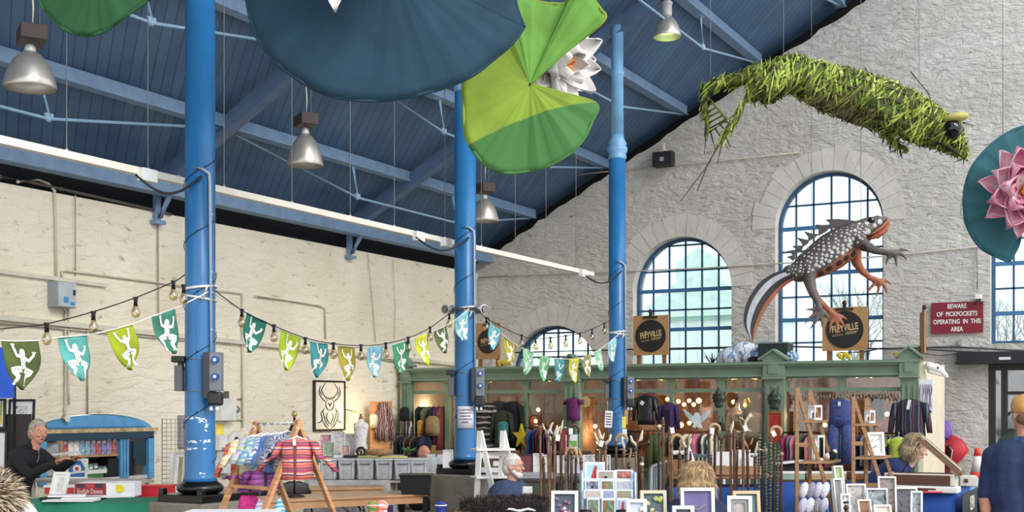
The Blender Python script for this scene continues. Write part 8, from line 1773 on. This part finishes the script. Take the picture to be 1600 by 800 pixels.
for (xa,xb,lab) in ((842,1006,'left wooden rack holding the walking sticks'),(1026,1226,'right wooden rack holding the walking sticks')):
    a=P(xa,800,10.07); b=P(xb,800,10.07); root=thing('stick_rack',lab,'rack',tuple(((a+b)/2).xy)+(0,),T,'racks for the walking sticks'); L=(b-a).length+.1
    for z in (.12,.5):
        for y_ in (-.36,.36):mb=MB(); mb.box((0,y_,z),(L,.02,.04)); mb.build('rail',dkw,root)
    for sx_ in (-1,1):
        for y_ in (-.36,.36):mb=MB(); mb.box((sx_*L/2,y_,.26),(.03,.03,.52)); mb.build('post',dkw,root)
# dark brush-like end of a thick stick
root=thing('carved_club','thick dark club with a pale cut end among the left sticks','club',(P(1005,800,10.5).x,P(1005,800,10.5).y,0),T); p0=P(990,703,10.5); p1=P(1013,692,10.5); mb=MB(); g_=P(1000,800,10.5); mb.tube([Vector((g_.x,g_.y,0)),P(999,740,10.5),P(998,702,10.5)],.016,8); wbld(mb,'shaft',shafts[2],root); mb=MB(); mb.tube([p0,p1],[.028,.026],12); wbld(mb,'head',shafts[0],root); mb=MB(); mb.tube([p1,p1+(p1-p0).normalized()*.012],.022,12); wbld(mb,'cut_end',ant,root)
# steel barrier and railing
st=M('galvanised',(150,154,158),.35,.7)
a=P(1016,800,11.2); b=P(1046,800,12.6); zb3=P(0,728,11.4).z; root=thing('crowd_barrier','grey steel crowd barrier behind the walking sticks','barrier',(a.x,a.y,0)); mb=MB(); v=b-a; mb.tube([Vector((a.x,a.y,.05)),Vector((a.x,a.y,zb3-.06)),Vector((a.x,a.y,zb3))+v.normalized()*.08,Vector((b.x,b.y,zb3)),Vector((b.x,b.y,.05))],.02,8); wbld(mb,'frame',st,root)
for q in range(1,10):p=a.lerp(b,q/10); mb=MB(); mb.tube([Vector((p.x,p.y,.2)),Vector((p.x,p.y,zb3-.01))],.008,6); wbld(mb,'rod',st,root)
mb=MB(); mb.tube([Vector((a.x,a.y,.2)),Vector((b.x,b.y,.2))],.014,6); wbld(mb,'lower_rail',st,root)
a=P(1078,712,13.2); b=P(1184,711,13.2); root=thing('white_railing','pale metal railing behind the right group of sticks','railing',(a.x,a.y,0)); wr_=M('railing_pale',(206,212,220),.35,.2); mb=MB(); mb.tube([a,b],.024,8); wbld(mb,'handrail',wr_,root)
for q in range(9):p=a.lerp(b,q/8); mb=MB(); mb.tube([Vector((p.x,p.y,.02)),p],.01 if q%4 else .02,6); wbld(mb,'baluster',wr_,root)
# goods table behind the sticks
ZG=12.4; zg3=P(0,742,ZG).z; c=P(1145,800,ZG); table('goods_table','table with wooden boxes and a blue cloth behind the right sticks',(c.x,c.y),1.35,.5,zg3,midw); cloth_over('royal blue cloth hanging from the table behind the right sticks',(c.x,c.y),1.36,.51,zg3-.12,.6,M('cloth_royal_blue',(34,76,150),.85,noise=.08))
for i,(px,w_,h,mt,lab) in enumerate(((1060,.24,.14,midw,'wooden box with small goods left of the fair-haired woman'),(1128,.2,.22,cardw,'upright white card behind the right sticks'),(1157,.2,.24,cardw,'second upright white card behind the antler-topped stick'),(1110,.3,.08,midw,'long wooden tray behind the fair-haired woman'),(1168,.1,.16,cardw,'small white card right of the white cards'),(1150,.55,.08,M('box_tan',(176,130,90),.6),'long tan box at the front of the goods table'))):
    c=P(px,742,ZG-.05-(.12 if i==5 else 0)+(.08 if i in (1,2,4) else 0)); bx_('goods_box',lab,'box',(c.x,c.y,zg3+.012),(w_,.1 if h<.2 else .012,h),mt,parts=[('lid_edge',(0,0,h),(w_*1.03,.11 if h<.2 else .016,.012),mt)])
root=thing('small_tent_card','white pointed napkin-like ornament behind the fair-haired woman','ornament',tuple(P(1077,727,12.6)),T); mb=MB(); mb.lathe([(.07,-.0),(.055,.06),(.02,.16),(.004,.22)],n=12); mb.build('cone',cardw,root)
for i,(px,py,w_,h) in enumerate(((1060,707,.15,.04),(1062,728,.16,.04))):c=P(px,py,12.7); bx_('white_tray',('upper' if i==0 else 'lower')+' white tray on a stand left of the white ornament','tray',(c.x,c.y,c.z-.02),(w_,.12,h),cardw);
c=P(1062,800,12.72); root=thing('tier_stand','tiered stand holding the two white trays','stand',(c.x,c.y+.1,0),T); mb=MB(); mb.tube([(0,0,0),(0,0,P(0,706,12.7).z)],.015,8); mb.build('pole',blkf,root); mb=MB(); mb.lathe([(.15,0),(.15,.02)],n=16); mb.build('base',blkf,root)
# notices stuck around the farthest column
for (x,y,w_,h,rz_,mt,lab) in ((951,655,.1,.22,.06,cardw,'white price list hanging left of the farthest blue column'),(975,660,.05,.15,0,M('yellow_sheet',(230,214,60),.6),'yellow card hanging in front of the farthest blue column'),(978,652,.05,.19,0,woodf,'wooden slat beside the yellow card at the farthest column'),(976,678,.06,.13,0,cardw,'narrow white card below the yellow one at the farthest column')):
    p=P(x,y,15.9 if x<974 else (15.8 if x<977 else 15.95)); root=thing('hanging_notice',lab,'notice',tuple(p),T,'cards hung by the farthest column'); mb=MB(); mb.box((0,0,0),(w_,.008,h),Euler((0,rz_,0)).to_matrix()); mb.build('sheet',mt,root)
    mb=MB(); mb.tube([(0,0,h/2),(0,0,h/2+.25)],.003,4); mb.build('string',hng,root); q3=Vector((CX,CY[2],p.z))-p; q3=Vector((q3.x*cT+q3.y*sT,-q3.x*sT+q3.y*cT,0)); mb=MB(); mb.tube([(0,0,h*.3),(q3.x*.95,q3.y*.9,h*.3)],.004,4); mb.build('tie',hng,root)
    if w_==.1:
        for q in range(5):mb=MB(); mb.box((-.0,-.006,.07-.035*q),(.07,.002,.012),Euler((0,rz_,0)).to_matrix()); mb.build('printed_line',M('ink',(30,30,40),.7,noise=0),root)
c=P(893,683,15.4); root=thing('green_box','white and green printed box behind the left sticks','box',(c.x,c.y,P(0,705,15.4).z),T); s=15.4/F; mb=MB(); mb.box((0,0,13*s),(18*s,.08,26*s)); mb.build('body',cardw,root); mb=MB(); mb.box((0,-.043,12*s),(16*s,.006,9*s)); mb.build('green_panel',M('panel_green',(110,180,90),.6),root)
c=P(893,800,15.4); table('window_table','narrow table under the green printed box',(c.x,c.y),.5,.3,P(0,705,15.4).z,dkw)
# ---- wooden ladder shelves on the right table
ZL=8.9; sL=ZL/F; zt6=P(0,812,ZL).z; c=P(1320,800,ZL+.2); table('craft_table','table carrying the two wooden ladder shelves',(c.x,c.y),1.15,.75,zt6,midw); cloth_over('dark grey cloth on the table of the ladder shelves',(c.x,c.y),1.16,.76,zt6,.6,fab(60,60,66)); zt6+=.012
oak=wood('oak_wood',(150,112,76));
def ladder(x0,ytop,dx,yf,xf_,shelves,label):
    o=P(x0,800,ZL); root=thing('ladder_shelf',label,'shelf',(o.x,o.y,zt6),T,'wooden ladder shelves')
    def q(x,y,d):return P(x,y,ZL+d)
    for d,xo in ((0,0),(.32,20)):
        tp_=q(x0+2+xo,ytop+(3 if xo else 0),d); up_=q(x0+2+xo,800,d); up_.z=zt6; sl=q(xf_+xo,yf,d); t=(tp_.z-zt6)/(tp_.z-sl.z); sl=tp_.lerp(sl,t)
        mb=MB(); mb.bar(up_,tp_,.026,.024,up=tuple(F3)); wbld(mb,'upright',oak,root); mb=MB(); mb.bar(sl,tp_+Vector((0,0,.012)),.026,.022,up=tuple(F3)); wbld(mb,'slanted_leg',oak,root)
    for (y,xa,xb,kind) in shelves:
        a=q(xa,y,0); b=q(xb,y,.3); c=(a+b)/2
        mb=MB()
        if kind:p1,p2,p3,p4=q(xa,y,-.02),q(xb-16,y+1,-.02),q(xb,y,.34),q(xa+16,y-1,.34); z=a.z; vs=[Vector((p.x,p.y,z)) for p in (p1,p2,p3,p4)]; mb.add(vs+[v-Vector((0,0,.016)) for v in vs],[(0,1,2,3),(7,6,5,4),(0,4,5,1),(1,5,6,2),(2,6,7,3),(3,7,4,0)])
        else:mb.bar(q(xa,y,0),q(xb,y,0),.018,.03)
        wbld(mb,'shelf' if kind else 'rung',oak,root)
    return root
ladder(1243,608,0,800,1303,[(657,1248,1294,1),(695,1246,1262,0),(721,1247,1314,1),(760,1247,1290,0)],'left oak ladder shelf with a small white lantern on top')
ladder(1331,622,0,800,1391,[(662,1336,1378,1),(693,1334,1348,0),(714,1335,1394,1),(758,1335,1380,0)],'right oak ladder shelf in front of the leaning woman')
def lantern_box(x0,y0,x1,y1,label,Z=ZL+.12):
    s=Z/F; c=P((x0+x1)/2,y1,Z); w_,h=(x1-x0)*s*.8,(y1-y0)*s; root=thing('white_lantern',label,'lantern',(c.x,c.y,c.z+.0),T+.5,'small white box lanterns')
    mb=MB()
    for a_ in (-1,1):
        for b_ in (-1,1):mb.box((a_*w_*.45,b_*w_*.45,h/2),(w_*.12,w_*.12,h))
    mb.box((0,0,.008),(w_,w_,.016)); mb.box((0,0,h-.008),(w_,w_,.016)); mb.build('housing',wht,root); mb=MB(); mb.box((0,w_*.3,h/2),(w_*.8,.006,h*.85)); mb.build('back_pane',cardw,root); mb=MB(); mb.lathe([(w_*.2,.016),(w_*.2,h*.5)],n=12); mb.build('candle',M('candle_brown',(70,54,50),.6),root)
lantern_box(1264,633,1283,656,'white box lantern on the top shelf of the left ladder'); lantern_box(1352,641,1366,661,'small white box lantern on the top shelf of the right ladder'); lantern_box(1270,680,1287,719,'tall white box lantern on the middle shelf of the left ladder')
zsf=P(0,714,ZL).z; shadow_frame(1356,676,1382,ZL+.12,wht,M('sketch_white',(236,236,238),.5,noise=.02),'white frame with faint grey strokes on the right ladder shelf',-.05,12,zb=zsf+.002,ornaments=lambda root,w_,h,Lm:[(lambda mb:(mb.bar(Lm@Vector((w_*a_,-.008,h*b_)),Lm@Vector((w_*(a_+.2),-.008,h*(b_+.12))),.004,.003),mb.build('stroke',M('stroke_grey',(120,120,126),.6),root)))(MB()) for a_,b_ in ((-.3,.6),(-.1,.35),(.05,.65),(-.25,.3))])
c=P(1300,719,ZL+.1); root=thing('pom_pom_toy','black and white fluffy toy on the left ladder shelf','toy',(c.x,c.y,c.z),T); mb=MB(); mb.ball((0,0,.035),.036,12); mb.build('black_fluff',M('fluff_black',(24,24,28),.95,bump=.6,bs=90),root); mb=MB(); mb.ball((-.03,0,.03),.026,10); mb.ball((.02,-.005,.065),.018,10); mb.build('white_fluff',M('fleece_white',(226,224,222),.95,bump=.6,bs=80),root); mb=MB(); mb.ball((-.05,0,.018),.017,8); mb.build('foot',M('fluff_tan',(176,140,100),.9),root)
# bag of yarn
c=P(1272,800,8.3); zy=P(0,812,8.3).z; root=thing('yarn_bag','clear bag of pale lilac yarn balls under the left ladder shelf','yarn bag',(c.x,c.y,zt6),T); s=8.3/F; rs=random.Random(2)
ym=[M('yarn_lilac',(206,200,222),.9,noise=.08,ns=60,bump=.6,bs=120),M('yarn_white',(228,226,232),.9,noise=.06,ns=60,bump=.6,bs=120),M('yarn_grey',(150,146,160),.9,noise=.1,ns=60,bump=.6,bs=120)]
for r_ in range(2):
    for q in range(4):x_=(-18+11*q+3*r_)*s; z_=P(0,790-24*r_,8.3).z-zt6; mb=MB(); mb.ball((x_,.02*r_,max(z_,.03)),(.031,.032,.058),12,0,Euler((0,.3,0)).to_matrix()); mb.build('yarn_ball',ym[(q+r_)%3],root)
mb=MB()
for q in range(6):mb.tube([(-.1+.035*q,-.035,.0),(-.085+.035*q,-.04,.06),(-.1+.035*q+.01,-.03,.16)],.0016,4)
mb.build('bag_folds',M('bag_clear',(226,226,236),.2),root)
# frames at the foot of the ladders
def sk_im(n_,cols,sc=14):return blotch(n_,cols,sc,detail=5)
zr6=zt6
FR=[(1309,729,1326,8.8,'white frame with a green picture leaning by the left ladder',sk_im('green_pic',[(150,176,110),(196,206,150)]),.35,12),(1303,748,1322,8.6,'narrow white box frame right of the yarn bag',M('mount_grey',(150,146,148),.7),.5,8),
      (1324,757,1356,8.4,'white frame with grey floral print between the ladders',sk_im('floral',[(90,84,84),(206,200,196),(140,130,120)]),.1,10),(1355,764,1388,8.3,'white frame with dark figures left of the right ladder leg',sk_im('figures',[(60,60,66),(150,160,166),(214,214,214)]),-.15,12),
      (1374,746,1402,8.6,'white frame with a brown figure picture behind the right ladder',sk_im('brown_fig',[(110,84,74),(170,160,156),(90,84,90)]),-.15,14),(1400,763,1434,8.2,'white frame with a dark picture and a pale disc, right of the ladders',sk_im('darkpic',[(44,44,50),(110,112,120),(60,60,66)]),-.2,14),
      (1423,769,1441,8.0,'rightmost small white frame beside the dark picture',sk_im('figures',[(60,60,66),(150,160,166),(214,214,214)]),-.35,16),(1314,772,1330,8.1,'small white frame with black lettering-like marks low by the yarn bag',sk_im('marks',[(30,30,30),(236,236,236),(236,236,236)],30),.1,8),
      (1340,781,1366,7.9,'wooden-backed white box frame lying lowest between the ladders',M('mdf_brown',(150,112,80),.7),.4,10),(1368,791,1396,7.8,'pale pink frame at the very bottom right of the ladders',M('pale_pink',(232,206,196),.6),0,20)]
for (x0,y0,x1,Z,lab,im,rz_,ln) in FR:shadow_frame(x0,y0,x1,Z,wht,im,lab,rz_,ln,zb=zt6,fr=.012)
c=P(1322,800,7.9); root=thing('dark_figurine','small dark figurine in front of the frames right of the yarn bag','figurine',(c.x,c.y,zt6),T); z_=P(0,785,7.9).z-zt6; mesh_obj(blob([('c',(0,0,.02),.03,(0,0,z_*.6),.022,0),('e',(0,0,z_*.82),(.018,.018,.02),None,0),('c',(0,0,z_*.6),.014,(.03,-.01,z_*.4),.01,0),('c',(0,0,z_*.6),.014,(-.03,-.01,z_*.4),.01,0)],.006,2),'figure',M('figurine_dark',(60,46,44),.4),root); mb=MB(); mb.ball((0,0,z_),(.022,.022,.008),10); mb.build('hat',blkf,root)
c=P(1402,798,8.0); root=thing('brown_shell','brown rounded ornament under the dark picture frame','ornament',(c.x,c.y,zt6),T); mb=MB(); mb.ball((0,0,.05),(.045,.03,.05),12); mb.ball((.02,-.02,.035),(.02,.015,.03),8); mb.build('shell',M('shell_brown',(130,104,84),.5,noise=.2,ns=30),root)
# shelf goods behind ladders: open table with white lid etc
ZM=10.6; zm=P(0,748,ZM).z; c=P(1290,800,ZM); table('middle_table','table behind the left ladder shelf with frames lying flat',(c.x,c.y),1.0,.5,zm,dkw); cloth_over('blue cloth hanging left of the left ladder shelf',(c.x,c.y),1.01,.51,zm-.02,.6,M('cloth_royal_blue',(34,76,150),.85,noise=.08))
for i,(px,w_,mt,lab) in enumerate(((1232,.22,M('glass_green',(150,170,150),.3),'greenish glass-topped case left of the left ladder'),(1285,.34,woodf,'pale wooden tray behind the left ladder'),(1355,.3,midw,'brown wooden tray behind the right ladder'))):c=P(px,745,ZM-.05); bx_('flat_case',lab,'case',(c.x,c.y,zm+.002),(w_,.3,.06),mt,parts=[('raised_rim',(0,-.145,.065),(w_,.012,.02),wht)])
c=P(1232,733,11.4); root=thing('folded_clothes','black and white folded cloth on the table left of the left ladder','cloth',(c.x,c.y,P(0,742,11.4).z),T); mesh_obj(blob([('c',(-.1,0,.03),.04,(.15,0,.04),.045,0),('c',(-.12,0,.07),.02,(.14,0,.09),.02,0)],.012,2),'cloth',fabs['black'],root); mb=MB(); mb.box((0,0,.12),(.28,.14,.015),Euler((0,-.1,0)).to_matrix()); mb.build('white_sheet',cardw,root)
# ---- display cases and blue/black clothed tables, right
ZC=9.9; zc6=P(0,773,9.3).z
cn=P(1490,772,9.3); c=Vector((cn.x-.5,cn.y+.4,0)); table('display_table','table under the blue cloth at the right, carrying the glass cases',(c.x,c.y),.98,.78,zc6,midw,rz=0); cloth_over('royal blue cloth at the right, with black end panel',(c.x,c.y),.98,.79,zc6,.6,M('cloth_royal_blue2',(38,82,164),.85,noise=.06),rz=0)
bl=M('cloth_black_banner',(40,42,46),.85,noise=.1); chalk=M('chalk_white',(214,208,196),.8)
def banner(x0,ya,x1,yb,Z0,Z1,label,glyphs,zl):
    a=P(x0,ya,Z0); b=P(x1,yb,Z1); v=b-a; v.z=0; L=v.length; a=a+Vector((.055,0,.004)); rz=math.pi/2; root=thing('table_banner',label,'banner',(a.x,a.y,a.z),rz,'black table banners with chalky lettering')
    mb=MB(); mb.grid(lambda u,w:(u*L,.012*math.sin(u*14)*w,-.62*w),16,5,thick=.006); mb.build('cloth',bl,root)
    for t_,x,z,sz in glyphs:text_mesh(t_,sz,.002,chalk,'lettering',root,(x*L,-.02,z),sx=.8)
banner(1491,772,1514,757,9.25,9.95,'nearer black cloth panel with white lettering hanging off the blue table',[('LEN',.5,-.1,.16)],0)
cn2=P(1519,757,10.2); c=Vector((cn2.x-.3,cn2.y+.42,0)); zc7=P(0,757,10.2).z; table('rear_display_table','second table behind, with pale blue edged black cloth',(c.x,c.y),.58,.8,zc7,midw,rz=0); cloth_over('black and pale blue cloth on the second display table',(c.x,c.y),.58,.81,zc7,.6,M('cloth_pale_blue',(130,176,226),.85,noise=.05),rz=0)
banner(1520,757,1540,745,10.2,10.95,'farther black cloth panel with white lettering, by the man in the cap',[('CO',.5,-.25,.2)],0)
# open case with propped lid
cb=P(1440,762,9.7); root=thing('display_case','brown wooden case with a white-edged glass lid propped open','display case',(cb.x,cb.y,zc6+.012),T-.45); cwd,cdp,chh=.5,.3,.1; up0=P(0,752,9.6).z-zc6;
chh=max(.09,P(0,738,9.7).z-zc6-.02); casew=wood('walnut_case',(86,54,40));
mb=MB(); mb.box((0,0,.01),(cwd,cdp,.02)); mb.box((0,-cdp/2,chh/2),(cwd,.02,chh)); mb.box((0,cdp/2,chh/2),(cwd,.02,chh)); mb.build('case_body',casew,root)
mb=MB()
for s_ in (-1,1):mb.box((s_*cwd/2,0,chh/2),(.03,cdp+.02,chh))
mb.box((0,-cdp/2-.002,chh),(cwd+.03,.026,.012)); mb.build('white_edging',M('case_white',(214,204,190),.5),root)
mb=MB(); mb.box((0,0,chh-.03),(cwd-.04,cdp-.03,.01)); mb.build('lining',M('lining_grey',(170,166,160),.8),root)
lidr=Matrix.Rotation(0,3,'X'); hx0=Vector((cwd/2+.05,0,chh+.01)); tx=Vector((.0,0,P(0,684,9.7).z-zc6-.02))
mb=MB()
for y_ in (-cdp/2,cdp/2):mb.bar(hx0+Vector((0,y_,0)),tx+Vector((0,y_,0)),.035,.03)
mb.bar(tx+Vector((0,-cdp/2,0)),tx+Vector((0,cdp/2,0)),.03,.035); mb.bar(hx0+Vector((0,-cdp/2,0)),hx0+Vector((0,cdp/2,0)),.03,.035); mb.build('lid_frame',wood('lid_wood',(128,96,70)),root)
mb=MB(); mb.add([hx0+Vector((0,-cdp/2,0)),hx0+Vector((0,cdp/2,0)),tx+Vector((0,cdp/2,0)),tx+Vector((0,-cdp/2,0))],[(0,1,2,3)]); mb.build('lid_glass',glass('lid_glass',.3,(220,226,226)),root)
mb=MB(); mb.bar(hx0+Vector((.02,-cdp/2-.015,.03)),tx+Vector((.02,-cdp/2-.015,.03)),.012,.012); mb.build('white_trim',M('case_white',(214,204,190),.5),root); mb=MB(); mb.tube([tx+Vector((.0,-cdp/2,-.03)),Vector((-.14,-cdp/2+.02,chh))],.006,6); mb.build('prop',blkf,root)
cb2=P(1512,747,10.1); bx_('white_case','white-painted box beside the hinge of the open wooden case','box',(cb2.x,cb2.y,P(0,757,10.2).z),(.14,.26,.08),M('case_white',(214,204,190),.5),rz=T-.3,parts=[('latch',(-.02,-.133,.045),(.03,.006,.03),casew)])
cb=P(1436,764,9.45); root=thing('long_glass_case','long low glass-topped case with white edges in front of the wooden one','display case',(cb.x,cb.y,zc6+.012),T-.5); mb=MB(); mb.box((0,0,.025),(.6,.17,.05)); mb.build('base',wht,root,.01); mb=MB(); mb.box((0,-.01,.053),(.54,.12,.006)); mb.build('glass_top',M('glass_top',(110,116,120),.1,.2),root); mb=MB(); mb.box((-.04,-.087,.025),(.36,.004,.02)); mb.build('dark_slot',casew,root)
cb=P(1462,771,9.32); root=thing('red_leaflets','strip of red and white leaflets at the front edge of the blue cloth','leaflets',(cb.x,cb.y,zc6+.012),T-.1); mb=MB(); mb.box((0,0,.008),(.2,.06,.012)); mb.build('leaflet',M('leaflet_red',(206,50,80),.5,noise=.1,ns=30),root); mb=MB(); mb.box((-.03,0,.017),(.06,.04,.005)); mb.build('white_band',cardw,root)
# bags on the wall, cone
p=onY(1472,676,GY-.12); root=thing('hanging_bag','purple bag hanging on the white wall right of the shop','bag',tuple(p),0,'bags hung on the gable wall'); mb=MB(); loft(mb,[(0,0,.2,.02,.02),(0,0,.16,.1,.05),(0,0,0,.14,.07),(0,0,-.16,.15,.07),(0,0,-.2,.1,.04)],14,.05,3); mb.build('bag_body',M('bag_purple',(106,70,170),.5,noise=.1,ns=8),root); mb=MB(); mb.tube([(-.06,-.05,.12),(.02,-.08,-.05),(.1,-.06,-.1)],.008,5); mb.build('strap',fab(40,30,60),root); mb=MB(); mb.tube([(0,0,.19),(0,.06,.3)],.006,5); mb.build('hook',gm_,root)
p=onY(1487,705,GY-.14); root=thing('hanging_bag','red backpack hanging tilted on the white wall right of the shop','backpack',tuple(p),0,'bags hung on the gable wall'); Rr=Euler((0,.75,0)).to_matrix(); mb=MB(); loft(mb,[(0,0,.22,.08,.04),(0,0,.18,.17,.08),(0,0,0,.19,.1),(0,0,-.18,.18,.09),(0,0,-.22,.1,.04)],16,.04,4); mb.v=[tuple(Rr@Vector(v)) for v in mb.v]; mb.build('bag_body',M('bag_red',(190,40,58),.5,noise=.1,ns=8),root); mb=MB(); mb.ball((-.02,-.09,0),(.05,.02,.1),10); mb.build('black_panel',blkf,root); mb=MB(); mb.tube([(-.1,-.09,.14),(.03,-.12,.02),(.0,-.11,-.15)],.008,5); mb.build('strap',M('strap_white',(210,200,200),.6),root)
p=onY(1470,722,GY-.12); root=thing('hanging_bag','dark maroon bag hanging lowest beside the red backpack','bag',tuple(p),0,'bags hung on the gable wall'); mb=MB(); loft(mb,[(0,0,.2,.03,.03),(0,0,.14,.11,.06),(0,0,-.15,.14,.07),(0,0,-.2,.1,.05)],14,.05,3); mb.build('bag_body',fab(104,30,44),root); mb=MB(); mb.tube([(-.04,0,.17),(0,0,.28),(.04,0,.17)],.008,5); mb.build('handle',blkf,root)
c=P(1527,800,15.0); root=thing('traffic_cone','red and white traffic cone behind the man in the cap','traffic cone',(c.x,c.y,P(0,750,15).z),T); s=15/F; H_=50*s; mb=MB(); mb.lathe([(.025,H_),(.03,H_-.01),(.045,H_*.75)][::-1],n=20); mb.build('red_tip',M('cone_red',(226,60,40),.5),root)
mb=MB(); mb.lathe([(.08,H_*.25),(.045,H_*.75)],n=20); mb.build('white_band',M('cone_white',(226,216,216),.5),root); mb=MB(); mb.lathe([(.1,.0),(.08,H_*.25)],n=20); mb.build('red_base_band',M('cone_red',(226,60,40),.5),root); mb=MB(); mb.box((0,0,-.01),(.26,.26,.03)); mb.build('foot',blkf,root,.01)
c=P(1527,800,15.0); table('cone_bench','low bench under the traffic cone',(c.x,c.y),.6,.4,P(0,750,15).z-.026,dkw)
